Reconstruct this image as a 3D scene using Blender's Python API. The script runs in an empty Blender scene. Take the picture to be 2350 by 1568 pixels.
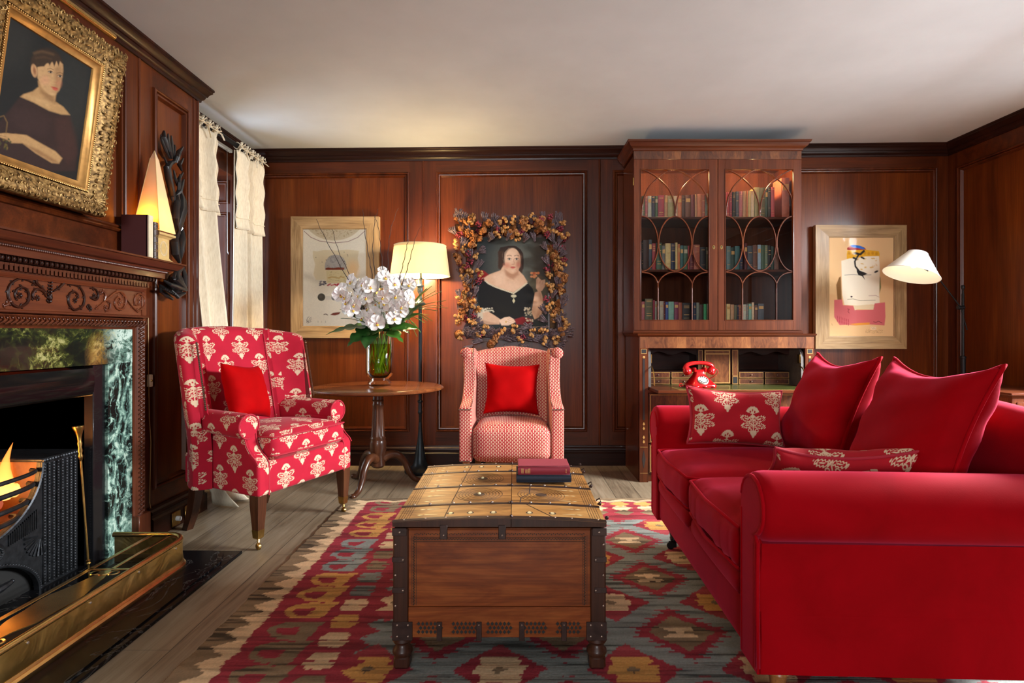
import bpy, bmesh, math, random
import numpy as np
from mathutils import Vector, Matrix, Euler

PI = math.pi
SC = bpy.context.scene
COL = SC.collection
rnd = random.Random(11)

# ------------------------------------------------------------------ camera model (20 mm lens on a 36 mm wide frame, level, 1.0 m high)
F, U0, V0, CH = 1306.0, 1180.0, 766.0, 1.0

def onX(u, v, x):
    y = F * x / (u - U0)
    return Vector((x, y, CH - (v - V0) * y / F))

def onY(u, v, y):
    return Vector(((u - U0) * y / F, y, CH - (v - V0) * y / F))

def onZ(u, v, z):
    y = (CH - z) * F / (v - V0)
    return Vector(((u - U0) * y / F, y, z))

def srgb(r, g, b):
    def f(c):
        c /= 255.0
        return c / 12.92 if c <= 0.04045 else ((c + 0.055) / 1.055) ** 2.4
    return (f(r), f(g), f(b))

def lerp(a, b, t):
    return a + (b - a) * t

def smooth01(t):
    t = max(0.0, min(1.0, t))
    return t * t * (3 - 2 * t)

# ------------------------------------------------------------------ mesh builder
class MB:
    def __init__(s):
        s.v, s.f, s.m = [], [], []

    def add(s, vs, fs, m=0):
        b = len(s.v)
        s.v += [(p[0], p[1], p[2]) for p in vs]
        s.f += [tuple(b + i for i in f) for f in fs]
        s.m += [m] * len(fs)
        return s

    def join(s, o, M=None):
        vs = o.v if M is None else [tuple(M @ Vector(p)) for p in o.v]
        b = len(s.v)
        s.v += vs
        s.f += [tuple(b + i for i in f) for f in o.f]
        s.m += o.m
        return s

    def box(s, x0, x1, y0, y1, z0, z1, bev=0.0, m=0, M=None):
        lo, hi = (x0, y0, z0), (x1, y1, z1)
        bev = min(bev, 0.45 * min(x1 - x0, y1 - y0, z1 - z0))
        if bev <= 0:
            vs = [((x0, x1)[i & 1], (y0, y1)[i >> 1 & 1], (z0, z1)[i >> 2 & 1]) for i in range(8)]
            fs = [(0, 2, 3, 1), (4, 5, 7, 6), (0, 1, 5, 4), (2, 6, 7, 3), (0, 4, 6, 2), (1, 3, 7, 5)]
        else:
            vs, ix = [], {}
            for c in range(8):
                sg = (c & 1, c >> 1 & 1, c >> 2 & 1)
                for a in range(3):
                    p = []
                    for k in range(3):
                        e = hi[k] if sg[k] else lo[k]
                        if k != a:
                            e += -bev if sg[k] else bev
                        p.append(e)
                    ix[(sg, a)] = len(vs)
                    vs.append(tuple(p))
            fs = []
            def S(**k):
                return (k['a0'], k['a1'], k['a2'])
            for a in range(3):
                b, c = (a + 1) % 3, (a + 2) % 3
                for sa in (0, 1):
                    q = []
                    for sb, sc_ in ((0, 0), (1, 0), (1, 1), (0, 1)):
                        t = [0, 0, 0]; t[a], t[b], t[c] = sa, sb, sc_
                        q.append(ix[(tuple(t), a)])
                    fs.append(tuple(q) if sa else tuple(reversed(q)))
                for sa in (0, 1):
                    for sb in (0, 1):
                        q = []
                        for sc_, ax in ((0, a), (0, b), (1, b), (1, a)):
                            t = [0, 0, 0]; t[a], t[b], t[c] = sa, sb, sc_
                            q.append(ix[(tuple(t), ax)])
                        fs.append(tuple(q) if (sa ^ sb) else tuple(reversed(q)))
            for cc in range(8):
                sg = (cc & 1, cc >> 1 & 1, cc >> 2 & 1)
                q = [ix[(sg, 0)], ix[(sg, 1)], ix[(sg, 2)]]
                fs.append(tuple(q) if sum(sg) % 2 else tuple(reversed(q)))
        if M is not None:
            vs = [M @ Vector(p) for p in vs]
        return s.add(vs, fs, m)

    def grid(s, nu, nv, fn, cu=False, cv=False, m=0):
        vs = [fn(i / (nu if cu else nu - 1), j / (nv if cv else nv - 1)) for i in range(nu) for j in range(nv)]
        fs = []
        for i in range(nu if cu else nu - 1):
            for j in range(nv if cv else nv - 1):
                a, b = i, (i + 1) % nu
                c, d = j, (j + 1) % nv
                fs.append((a * nv + c, b * nv + c, b * nv + d, a * nv + d))
        return s.add(vs, fs, m)

    def loft(s, secs, cap=True, closed=True, m=0, loop=False):
        n = len(secs[0])
        vs = [p for q in secs for p in q]
        fs = []
        k = len(secs)
        for i in range(k if loop else k - 1):
            i2 = (i + 1) % k
            for j in range(n if closed else n - 1):
                j2 = (j + 1) % n
                fs.append((i * n + j, i * n + j2, i2 * n + j2, i2 * n + j))
        if cap and not loop:
            fs.append(tuple(reversed(range(n))))
            fs.append(tuple((k - 1) * n + j for j in range(n)))
        return s.add(vs, fs, m)

    def lathe(s, prof, seg=24, o=(0, 0, 0), m=0, M=None, a0=0.0, a1=2 * PI):
        full = abs(a1 - a0 - 2 * PI) < 1e-6
        secs = []
        n = seg if full else seg + 1
        for i in range(n):
            a = a0 + (a1 - a0) * i / seg
            q = [Vector((o[0] + r * math.cos(a), o[1] + r * math.sin(a), o[2] + z)) for r, z in prof]
            if M is not None:
                q = [M @ p for p in q]
            secs.append(q)
        return s.loft(secs, cap=False, closed=False, m=m, loop=full)

    def tube(s, pts, r, seg=8, cap=True, closed=False, m=0, flat=1.0, up=None):
        pts = [Vector(p) for p in pts]
        n = len(pts)
        rs = r if isinstance(r, (list, tuple)) else [r] * n
        tang = []
        for i in range(n):
            a = pts[(i - 1) % n] if (closed or i > 0) else pts[i]
            b = pts[(i + 1) % n] if (closed or i < n - 1) else pts[i]
            t = (b - a)
            tang.append(t.normalized() if t.length > 1e-9 else Vector((0, 0, 1)))
        t0 = tang[0]
        ref = Vector(up) if up is not None else (Vector((0, 0, 1)) if abs(t0.z) < 0.9 else Vector((1, 0, 0)))
        nrm = (ref - t0 * ref.dot(t0)).normalized()
        secs = []
        for i in range(n):
            t = tang[i]
            q = nrm - t * nrm.dot(t)
            nrm = q.normalized() if q.length > 1e-6 else nrm
            bn = t.cross(nrm)
            secs.append([pts[i] + (nrm * math.cos(2 * PI * k / seg) * flat + bn * math.sin(2 * PI * k / seg)) * rs[i] for k in range(seg)])
        return s.loft(secs, cap=cap, m=m, loop=closed)

    def prism(s, poly, plane, lo, hi, m=0):
        def P(a, b, h):
            return {'xz': (a, h, b), 'yz': (h, a, b), 'xy': (a, b, h)}[plane]
        n = len(poly)
        vs = [P(a, b, lo) for a, b in poly] + [P(a, b, hi) for a, b in poly]
        fs = [tuple(range(n)), tuple(n + i for i in reversed(range(n)))]
        fs += [(i, n + i, n + (i + 1) % n, (i + 1) % n) for i in range(n)]
        return s.add(vs, fs, m)

    def frame(s, prof, corners, fn, m=0):
        sg = ((1, 1), (-1, 1), (-1, -1), (1, -1))
        secs = [[fn(a + d * sa, b + d * sb, h) for d, h in prof] for (a, b), (sa, sb) in zip(corners, sg)]
        return s.loft(secs, cap=False, closed=False, m=m, loop=True)

    def sphere(s, c, r, seg=12, rings=8, sc=(1, 1, 1), m=0, M=None):
        vs, fs = [], []
        c = Vector(c)
        top = Vector((0, 0, r * sc[2]))
        pts = [top]
        for j in range(1, rings):
            t = PI * j / rings
            for i in range(seg):
                a = 2 * PI * i / seg
                pts.append(Vector((r * math.sin(t) * math.cos(a) * sc[0], r * math.sin(t) * math.sin(a) * sc[1], r * math.cos(t) * sc[2])))
        pts.append(-top)
        if M is not None:
            pts = [M @ p for p in pts]
        vs = [c + p for p in pts]
        for i in range(seg):
            fs.append((0, 1 + i, 1 + (i + 1) % seg))
        for j in range(rings - 2):
            for i in range(seg):
                a = 1 + j * seg
                fs.append((a + i, a + seg + i, a + seg + (i + 1) % seg, a + (i + 1) % seg))
        a = 1 + (rings - 2) * seg
        L = len(vs) - 1
        for i in range(seg):
            fs.append((a + i, L, a + (i + 1) % seg))
        return s.add(vs, fs, m)

def boxuv(me, scale=1.0):
    lay = me.uv_layers.new(name='cloth')
    n = len(me.loops)
    vi = np.empty(n, np.int32); me.loops.foreach_get('vertex_index', vi)
    co = np.empty(len(me.vertices) * 3, np.float32); me.vertices.foreach_get('co', co); co = co.reshape(-1, 3)
    nf = len(me.polygons)
    fn_ = np.empty(nf * 3, np.float32); me.polygons.foreach_get('normal', fn_); fn_ = np.abs(fn_.reshape(-1, 3))
    tot = np.empty(nf, np.int32); me.polygons.foreach_get('loop_total', tot)
    dom = np.repeat(np.argmax(fn_ * np.array([1, 1.02, 0.9]), axis=1), tot)
    p = co[vi]
    u = np.where(dom == 0, p[:, 1], p[:, 0])
    v = np.where(dom == 2, p[:, 1], p[:, 2])
    uv = np.stack([u, v], 1).astype(np.float32) * scale
    lay.data.foreach_set('uv', uv.ravel())

def obj(name, mb, mat, parent=None, smooth=40, rec=True, uv=False, loc=None, rot=None, sub=0):
    me = bpy.data.meshes.new(name)
    me.from_pydata(mb.v, [], mb.f)
    if rec:
        bm = bmesh.new(); bm.from_mesh(me)
        bmesh.ops.recalc_face_normals(bm, faces=bm.faces)
        bm.to_mesh(me); bm.free()
    for k in (mat if isinstance(mat, (list, tuple)) else [mat]):
        me.materials.append(k)
    if any(mb.m):
        me.polygons.foreach_set('material_index', mb.m)
    if smooth:
        me.polygons.foreach_set('use_smooth', [True] * len(me.polygons))
        if smooth < 180:
            me.set_sharp_from_angle(angle=math.radians(smooth))
    if uv:
        boxuv(me)
    o = bpy.data.objects.new(name, me)
    COL.objects.link(o)
    if parent is not None:
        o.parent = parent
    if loc is not None:
        o.location = loc
    if rot is not None:
        o.rotation_euler = rot
    if sub:
        md = o.modifiers.new('soft', 'SUBSURF'); md.levels = sub; md.render_levels = sub
    return o

def tag(o, label, cat, group=None, kind=None):
    o['label'] = label; o['category'] = cat
    if group: o['group'] = group
    if kind: o['kind'] = kind
    return o

def thing(name, label, cat, loc=(0, 0, 0), rotz=0.0, group=None, rot=None):
    o = bpy.data.objects.new(name, None)
    o.empty_display_size = 0.05
    COL.objects.link(o)
    o.location = loc
    o.rotation_euler = rot if rot is not None else (0, 0, rotz)
    return tag(o, label, cat, group)

def struct(name, mb, mat, **k):
    o = obj(name, mb, mat, **k)
    if k.get('parent') is None:
        o['kind'] = 'structure'
    return o

def dup(o, parent=None):
    c = o.copy(); COL.objects.link(c); c.parent = parent
    for ch in list(o.children):
        dup(ch, c)
    return c

# ------------------------------------------------------------------ node expressions
NT = None

class E:
    def __init__(s, sock): s.k = sock
    def __add__(a, b): return op('ADD', a, b)
    __radd__ = __add__
    def __sub__(a, b): return op('SUBTRACT', a, b)
    def __rsub__(a, b): return op('SUBTRACT', b, a)
    def __mul__(a, b): return op('MULTIPLY', a, b)
    __rmul__ = __mul__
    def __truediv__(a, b): return op('DIVIDE', a, b)
    def __neg__(a): return op('MULTIPLY', a, -1.0)
    def __lt__(a, b): return op('LESS_THAN', a, b)
    def __gt__(a, b): return op('GREATER_THAN', a, b)

def plug(sock, a):
    if isinstance(a, E): NT.links.new(a.k, sock)
    else:
        sock.default_value = a

def op(kind, *args):
    n = NT.nodes.new('ShaderNodeMath'); n.operation = kind
    for i, a in enumerate(args): plug(n.inputs[i], a)
    return E(n.outputs[0])

def nabs(a): return op('ABSOLUTE', a)
def nfloor(a): return op('FLOOR', a)
def nmin(a, *bs):
    for b in bs: a = op('MINIMUM', a, b)
    return a
def nmax(a, *bs):
    for b in bs: a = op('MAXIMUM', a, b)
    return a
def nsqrt(a): return op('SQRT', a)
def nmod(a, b): return op('FLOORED_MODULO', a, b)
def nstep(d, soft): # 1 inside (d<0)
    n = NT.nodes.new('ShaderNodeMapRange'); n.clamp = True
    plug(n.inputs[0], d); n.inputs[1].default_value = -soft; n.inputs[2].default_value = soft
    n.inputs[3].default_value = 1.0; n.inputs[4].default_value = 0.0
    return E(n.outputs[0])

def new_mat(name):
    global NT
    m = bpy.data.materials.new(name); m.use_nodes = True
    NT = m.node_tree
    bs = NT.nodes['Principled BSDF']
    return m, bs

def N(kind, **k):
    n = NT.nodes.new(kind)
    for a, b in k.items(): setattr(n, a, b)
    return n

def coords(kind='Object'):
    return E(N('ShaderNodeTexCoord').outputs[kind])

def mapping(vec, scale=(1, 1, 1), loc=(0, 0, 0), rnd_off=False):
    n = N('ShaderNodeMapping'); plug(n.inputs['Vector'], vec)
    n.inputs['Scale'].default_value = scale; n.inputs['Location'].default_value = loc
    if rnd_off:
        oi = N('ShaderNodeObjectInfo')
        vm = N('ShaderNodeVectorMath', operation='MULTIPLY_ADD')
        NT.links.new(oi.outputs['Random'], vm.inputs[0]); vm.inputs[1].default_value = (13, 7, 11); vm.inputs[2].default_value = (0, 0, 0)
        NT.links.new(vm.outputs[0], n.inputs['Location'])
    return E(n.outputs[0])

def noise(vec, scale=1.0, detail=4.0, rough=0.55, dist=0.0, out='Fac'):
    n = N('ShaderNodeTexNoise'); plug(n.inputs['Vector'], vec)
    n.inputs['Scale'].default_value = scale; n.inputs['Detail'].default_value = detail
    n.inputs['Roughness'].default_value = rough; n.inputs['Distortion'].default_value = dist
    return E(n.outputs[out])

def voro(vec, scale=1.0, feature='F1', out='Distance', rand=1.0):
    n = N('ShaderNodeTexVoronoi'); n.feature = feature; plug(n.inputs['Vector'], vec)
    n.inputs['Scale'].default_value = scale; n.inputs['Randomness'].default_value = rand
    return E(n.outputs[out])

def ramp(fac, stops):
    n = N('ShaderNodeValToRGB'); plug(n.inputs[0], fac)
    el = n.color_ramp.elements
    while len(el) < len(stops): el.new(0.5)
    for e, (p, c) in zip(el, stops):
        e.position = p; e.color = (c[0], c[1], c[2], 1)
    return E(n.outputs[0])

def mixc(fac, a, b, mode='MIX'):
    n = N('ShaderNodeMix', data_type='RGBA', blend_type=mode)
    plug(n.inputs[0], fac)
    for k, c in ((6, a), (7, b)):
        if isinstance(c, E): NT.links.new(c.k, n.inputs[k])
        else: n.inputs[k].default_value = (c[0], c[1], c[2], 1)
    return E(n.outputs[2])

def sep(vec):
    n = N('ShaderNodeSeparateXYZ'); plug(n.inputs[0], vec)
    return [E(o) for o in n.outputs]

def bump(bs, h, strength=0.3, dist=0.002):
    n = N('ShaderNodeBump'); n.inputs['Strength'].default_value = strength; n.inputs['Distance'].default_value = dist
    plug(n.inputs['Height'], h)
    NT.links.new(n.outputs[0], bs.inputs['Normal'])

def setc(bs, c):
    if isinstance(c, E): NT.links.new(c.k, bs.inputs['Base Color'])
    else: bs.inputs['Base Color'].default_value = (c[0], c[1], c[2], 1)

def plain(name, c, rough=0.5, metal=0.0, coat=0.0, sheen=0.0, spec=0.5, var=0.0, vscale=20, bmp=0.0, bscale=60, emit=None):
    m, bs = new_mat(name)
    bs.inputs['Roughness'].default_value = rough; bs.inputs['Metallic'].default_value = metal
    bs.inputs['Coat Weight'].default_value = coat; bs.inputs['Specular IOR Level'].default_value = spec
    bs.inputs['Sheen Weight'].default_value = sheen
    co = coords()
    if var > 0:
        nz = noise(co, vscale, 5)
        setc(bs, ramp(nz, [(0.3, [x * (1 - var) for x in c]), (0.7, [min(1, x * (1 + var)) for x in c])]))
    else:
        setc(bs, c)
    if bmp > 0:
        bump(bs, noise(co, bscale, 4), bmp, 0.003)
    if emit:
        bs.inputs['Emission Color'].default_value = (*emit[0], 1); bs.inputs['Emission Strength'].default_value = emit[1]
    return m

def wood(name, dark, mid, light, axis='z', rough=0.3, coat=0.5, across=14, along=0.7, fine=170, bmp=0.05, spec=0.28, swirl=0.8):
    m, bs = new_mat(name)
    k = 'xyz'.index(axis)
    s1 = [across] * 3; s1[k] = along
    s2 = [fine] * 3; s2[k] = 4
    s3 = [2.2] * 3; s3[k] = 0.5
    co = coords()
    a = noise(mapping(co, s1, rnd_off=True), 1.0, 5, 0.6, swirl)
    b = noise(mapping(co, s2, rnd_off=True), 1.0, 3, 0.6)
    c = noise(mapping(co, s3, rnd_off=True), 1.0, 3, 0.5, 0.5)
    base = ramp(a * 0.62 + c * 0.45 - 0.04, [(0.3, dark), (0.52, mid), (0.74, light)])
    base = mixc(0.55, base, ramp(b, [(0.32, (0.45, 0.4, 0.38)), (0.6, (1, 1, 1))]), 'MULTIPLY')
    setc(bs, base)
    bs.inputs['Roughness'].default_value = rough
    bs.inputs['Specular IOR Level'].default_value = spec
    bs.inputs['Coat Weight'].default_value = coat * .5; bs.inputs['Coat Roughness'].default_value = 0.15
    if bmp: bump(bs, b * 0.4 + a, bmp, 0.002)
    return m

def paint_mat(name, rough=0.5, coat=0.0, bmp=0.0, bscale=300, spec=0.25):
    m, bs = new_mat(name)
    at = N('ShaderNodeAttribute'); at.attribute_name = 'paint'
    NT.links.new(at.outputs['Color'], bs.inputs['Base Color'])
    bs.inputs['Roughness'].default_value = rough; bs.inputs['Coat Weight'].default_value = coat; bs.inputs['Specular IOR Level'].default_value = spec
    if bmp: bump(bs, noise(coords(), bscale, 3), bmp, 0.002)
    return m

# mahogany family
MH = dict(dark=(0.03, 0.0060, 0.0016), mid=(0.084, 0.0165, 0.0034), light=(0.17, 0.040, 0.007))
MAH = {a: wood('mahogany_' + a, axis=a, rough=0.34, coat=0.25, spec=.22, **MH) for a in 'xyz'}
MAHP = wood('mahogany_panel', (0.052, 0.0088, 0.002), (0.122, 0.025, 0.0040), (0.21, 0.053, 0.0075), 'z', 0.30, 0.2, across=9, spec=.2)
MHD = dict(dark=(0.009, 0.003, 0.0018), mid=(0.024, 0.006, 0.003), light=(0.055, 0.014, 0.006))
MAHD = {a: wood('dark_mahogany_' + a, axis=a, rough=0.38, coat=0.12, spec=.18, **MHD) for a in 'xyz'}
MBK = dict(dark=(0.035, 0.008, 0.003), mid=(0.105, 0.024, 0.007), light=(0.20, 0.055, 0.016))
BKW = {a: wood('bookcase_wood_' + a, axis=a, rough=0.3, coat=0.5, **MBK) for a in 'xyz'}
MTL = dict(dark=(0.04, 0.009, 0.0035), mid=(0.115, 0.026, 0.0085), light=(0.20, 0.052, 0.016))
MANT = {a: wood('mantel_wood_' + a, axis=a, rough=0.38, coat=0.35, **MTL) for a in 'xyz'}
OAK = {a: wood('limed_oak_' + a, (0.19, 0.105, 0.04), (0.42, 0.27, 0.125), (0.56, 0.39, 0.21), a, 0.5, 0.1, across=22, along=2.5, fine=90) for a in 'xz'}
TABLEW = wood('table_wood', (0.06, 0.014, 0.005), (0.2, 0.06, 0.018), (0.33, 0.12, 0.036), 'x', 0.24, 0.7)
LEGW = wood('tapered_leg_wood', (0.02, 0.007, 0.004), (0.07, 0.022, 0.009), (0.15, 0.055, 0.02), 'z', 0.32, 0.5)
HONEY = wood('honey_leg_wood', (0.22, 0.07, 0.02), (0.4, 0.16, 0.05), (0.5, 0.22, 0.08), 'z', 0.35, 0.4)
EBON = plain('ebonised_wood', (0.012, 0.011, 0.011), 0.42, coat=0.25, var=0.35, vscale=30, bmp=0.2, bscale=70)
BLACKM = plain('black_metal', (0.006, 0.006, 0.007), 0.45, spec=.25)
BRASS = plain('polished_brass', (0.80, 0.55, 0.20), 0.24, metal=1.0, var=0.18, vscale=9)
AGEBR = plain('aged_brass', (0.42, 0.26, 0.08), 0.3, metal=1.0, var=0.3, vscale=25)
IRON = plain('cast_iron', (0.03, 0.032, 0.036), 0.42, metal=0.75, var=0.4, vscale=40, bmp=0.25, bscale=110)
SOOT_SHADE = plain('soot_shade_black', (0.006, 0.0055, 0.005), 0.6)  # soot in the fireplace; also painted shade on fender and chest
SLIPS = plain('black_slate', (0.008, 0.008, 0.009), 0.22, coat=0.4)
CREAMP = plain('cream_paper', (0.72, 0.6, 0.4), 0.7, var=0.1)
WHITEM = plain('white_enamel', (0.75, 0.74, 0.7), 0.35)
STRAPM = plain('strap_iron', (0.045, 0.022, 0.017), 0.45, metal=0.45, var=0.4, vscale=40)
STUDM = plain('stud_metal', (0.4, 0.3, 0.24), 0.3, metal=0.85)
BONE = plain('bone_inlay', (0.82, 0.66, 0.36), 0.35)
NAILM = plain('nail_head', (0.16, 0.10, 0.07), 0.3, metal=0.8)

def fabric(bs, rough=0.85, sheen=0.25, tint=(1, 0.8, 0.8)):
    bs.inputs['Roughness'].default_value = rough
    bs.inputs['Specular IOR Level'].default_value = 0.2
    bs.inputs['Sheen Weight'].default_value = sheen; bs.inputs['Sheen Roughness'].default_value = 0.4
    bs.inputs['Sheen Tint'].default_value = (*tint, 1)

def velvet(name, c, dark, sheen=0.5):
    m, bs = new_mat(name)
    co = coords()
    nz = noise(co, 5, 4, 0.6, 0.6)
    setc(bs, ramp(nz, [(0.34, dark), (0.66, c)]))
    fabric(bs, 0.8, sheen, (1.0, 0.10, 0.22))
    bs.inputs['Specular IOR Level'].default_value = 0.06
    bump(bs, noise(co, 260, 2), 0.12, 0.0015)
    return m

VELV = velvet('crimson_velvet', (0.33, 0.0003, 0.004), (0.26, 0.0002, 0.0025), 0.42)
SCAR = velvet('scarlet_velvet', (0.40, 0.0006, 0.0012), (0.33, 0.0004, 0.0008), 0.06)
PIPE = velvet('velvet_piping', (0.37, 0.0004, 0.005), (0.31, 0.0003, 0.004), 0.3)

def floral_cloth(name, red, cream, sc=1.0):
    m, bs = new_mat(name)
    uvn = N('ShaderNodeUVMap'); uvn.uv_map = 'cloth'
    uv = E(uvn.outputs[0])
    wob = noise(uv, 150, 2)
    u, v, _ = sep(uv)
    u = u / sc * 100.0 + (wob - 0.5) * 0.55
    v = v / sc * 100.0 + (wob - 0.5) * 0.5
    HW, H = 10.8, 20.6
    col = nfloor(u / HW)
    x = nabs(nmod(u, HW) - HW / 2)
    y = nmod(v + nmod(col, 2.0) * (H / 2), H) - H / 2
    def ell(cx, cy, rx, ry, rot=0.0):
        dx, dy = x - cx, y - cy
        if rot:
            c_, s_ = math.cos(rot), math.sin(rot)
            dx, dy = dx * c_ + dy * s_, dy * c_ - dx * s_
        dx, dy = dx / rx, dy / ry
        return (nsqrt(dx * dx + dy * dy) - 1.0) * min(rx, ry)
    saw = nabs(nmod(u * 1.3 + v * 0.9, 1.1) - 0.55) * 0.9
    saw2 = nabs(nmod(u * 1.1 - v * 1.1, 1.2) - 0.6) * 0.9
    crown = nmax(ell(0, 2.4, 3.1, 4.0), 2.9 - y + x * 0.35) + saw * 0.45
    dots = nmin(ell(0.9, 4.0, 0.32, 0.5), ell(0, 4.7, 0.25, 0.5))
    crown = nmax(crown, -dots)
    bud = ell(0, 2.0, 0.95, 0.7)
    def leaf(cx, cy, rx, ry, rot):
        d = ell(cx, cy, rx, ry, rot) + saw2 * 0.9
        return nabs(d) - 0.2
    l1 = leaf(2.75, 1.0, 2.7, 1.3, 0.34)
    l2 = leaf(2.65, -1.8, 2.7, 1.2, -0.08)
    v1 = nmax(nabs(ell(0.2, -1.6, 2.6, 3.6)) - 0.16, -(y + 1.0), x - 2.3)
    stem = nmax(x - 0.2, nabs(y - 0.0) - 3.9)
    curl = nabs(ell(1.5, -3.7, 0.62, 0.6)) - 0.18
    bulb = ell(0, -4.9, 1.45, 1.25) + saw * 0.35
    tip = ell(0, -6.0, 0.55, 0.9)
    inner = ell(2.7, 1.05, 0.9, 0.3, 0.32)
    inner2 = ell(2.6, -1.75, 0.9, 0.28, -0.1)
    d = nmin(crown, bud, l1, l2, v1, stem, curl, bulb, tip, inner, inner2)
    mask = nstep(d, 0.1)
    cv = noise(uv, 14, 3)
    rc = ramp(cv, [(0.3, [k * 0.86 for k in red]), (0.7, red)])
    setc(bs, mixc(mask, rc, cream))
    fabric(bs, 0.85, 0.1, (1, 0.7, 0.7))
    bump(bs, noise(uv, 700, 2), 0.1, 0.001)
    return m

FLOR = floral_cloth('floral_red_cloth', (0.44, 0.010, 0.030), (0.66, 0.50, 0.34))
FLORD = floral_cloth('floral_cushion_cloth', (0.42, 0.008, 0.017), (0.66, 0.49, 0.32))

def drop_cloth(name):
    m, bs = new_mat(name)
    uvn = N('ShaderNodeUVMap'); uvn.uv_map = 'cloth'
    u, v, _ = sep(E(uvn.outputs[0]))
    HW, H = 0.0108, 0.0215
    col = nfloor(u / HW)
    x = nabs(nmod(u, HW) - HW / 2) * 1000.0
    y = (nmod(v + nmod(col, 2.0) * (H / 2), H) - H / 2) * 1000.0
    w = 3.9 - op('POWER', nabs(y + 2.5) / 9.5, 2.0) * 3.4
    notch = (x < 0.9) * (y < -1.5)
    ins = nstep(x - w, 0.5) * (1.0 - notch)
    dk = nstep(nabs(x - w - 0.9) - 0.5, 0.4)
    red = mixc(dk * 0.6, (0.40, 0.010, 0.022), (0.22, 0.004, 0.010))
    setc(bs, mixc(ins, red, (0.66, 0.49, 0.35)))
    fabric(bs, 0.9, 0.05)
    return m

DROP = drop_cloth('flame_weave_cloth')
# ================================================================== SETTING
YB, XL, XW, XR, YR = 4.34, -1.78, -2.03, 3.31, -4.5     # back wall, chimney breast, window wall, right wall, rear wall
YC = 3.209                                                # corner of the chimney breast
def zt(x): return 2.3915 + 0.0096 * (x + 1.98)            # the old ceiling runs slightly uphill to the right

# ---- floor
def floor_mat():
    m, bs = new_mat('old_floorboards')
    x, y, z = sep(coords())
    W = 0.155
    bi = nfloor(x / W)
    wn = N('ShaderNodeTexWhiteNoise'); wn.noise_dimensions = '1D'; plug(wn.inputs['W'], bi)
    rv = E(wn.outputs['Value'])
    yy = nmod(y + rv * 3.1, 2.3)
    gap = nstep(nmin(nabs(nmod(x, W)), nabs(W - nmod(x, W)), yy) - 0.0016, 0.0012)
    cv = N('ShaderNodeCombineXYZ'); plug(cv.inputs[0], x + rv * 7.0); plug(cv.inputs[1], y + rv * 3.0); plug(cv.inputs[2], rv)
    cv = E(cv.outputs[0])
    g = noise(mapping(cv, (34, 2.0, 1)), 1.0, 6, 0.62, 1.4)
    st = noise(mapping(cv, (5, 2.5, 1)), 1.0, 4, 0.6, 0.6)
    c = ramp(g * 0.6 + rv * 0.1 + st * 0.3, [(0.3, (0.09, 0.06, 0.036)), (0.5, (0.235, 0.175, 0.11)), (0.72, (0.34, 0.27, 0.185))])
    k = nstep(voro(mapping(cv, (4.2, 1.8, 1)), 1.0) - 0.055, 0.05)
    c = mixc(k * 0.8, c, (0.05, 0.03, 0.018))
    c = mixc(gap * 0.85, c, (0.02, 0.014, 0.01))
    setc(bs, c)
    bs.inputs['Roughness'].default_value = 0.42
    bs.inputs['Specular IOR Level'].default_value = 0.4
    bump(bs, g - gap * 1.5, 0.15, 0.003)
    return m
mb = MB().box(-2.5, 3.6, YR - 0.2, 4.6, -0.1, 0.0)
struct('floor', mb, floor_mat(), smooth=0)

# ---- ceiling
CEILM = plain('ceiling_plaster', (0.66, 0.72, 0.755), 0.9, var=0.05, vscale=2.5, bmp=0.12, bscale=14)
vs = []
for z in (0, 0.12):
    for x, y in ((-2.6, YR - 0.2), (3.6, YR - 0.2), (3.6, 4.6), (-2.6, 4.6)):
        vs.append((x, y, zt(x) + z))
mb = MB().add(vs, [(0, 1, 2, 3), (7, 6, 5, 4), (0, 4, 5, 1), (1, 5, 6, 2), (2, 6, 7, 3), (3, 7, 4, 0)])
struct('ceiling', mb, CEILM, smooth=0)

MOULD = [(0, 0.0), (0.003, 0.011), (0.010, 0.015), (0.016, 0.012), (0.018, 0.004), (0.024, 0.009), (0.031, 0.007), (0.036, -0.004), (0.04, -0.012)]
WMATS = [MAHP, MAH['z'], MAH['x']]
# ---- back wall
def Xb(px): return (px - U0) * YB / F
mb = MB().box(XW - 0.5, XR + 0.3, YB + 0.012, YB + 0.15, -0.05, 2.52, m=0)
panels = [(Xb(595), Xb(940)), (Xb(1000), Xb(1348)), (Xb(1406), 0.96), (2.0, Xb(2150))]
edges = [XW] + [e for p in panels for e in p] + [XR]
for i in range(0, len(edges), 2):
    mb.box(edges[i], edges[i + 1], YB, YB + 0.02, 0.1, 2.5, m=1)
for a, b in panels:
    mb.add([(a, YB, zt(a) - .17), (b, YB, zt(b) - .17), (b, YB, 2.5), (a, YB, 2.5), (a, YB + .02, zt(a) - .17), (b, YB + .02, zt(b) - .17), (b, YB + .02, 2.5), (a, YB + .02, 2.5)],
           [(0, 1, 2, 3), (0, 4, 5, 1), (4, 7, 6, 5), (3, 2, 6, 7), (0, 3, 7, 4), (1, 5, 6, 2)], m=2)
    mb.box(a, b, YB, YB + .02, 0.1, 0.25, m=2)
    mb.frame(MOULD, [(a, 0.25), (b, 0.25), (b, zt(b) - .17), (a, zt(a) - .17)], lambda p, q, h: (p, YB - h, q), m=1)
for bx in (Xb(971), Xb(1376)):
    mb.tube([(bx, YB, 0.14), (bx, YB, 2.36)], 0.008, 8, m=1)
struct('wall_back', mb, WMATS, smooth=30)

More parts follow.
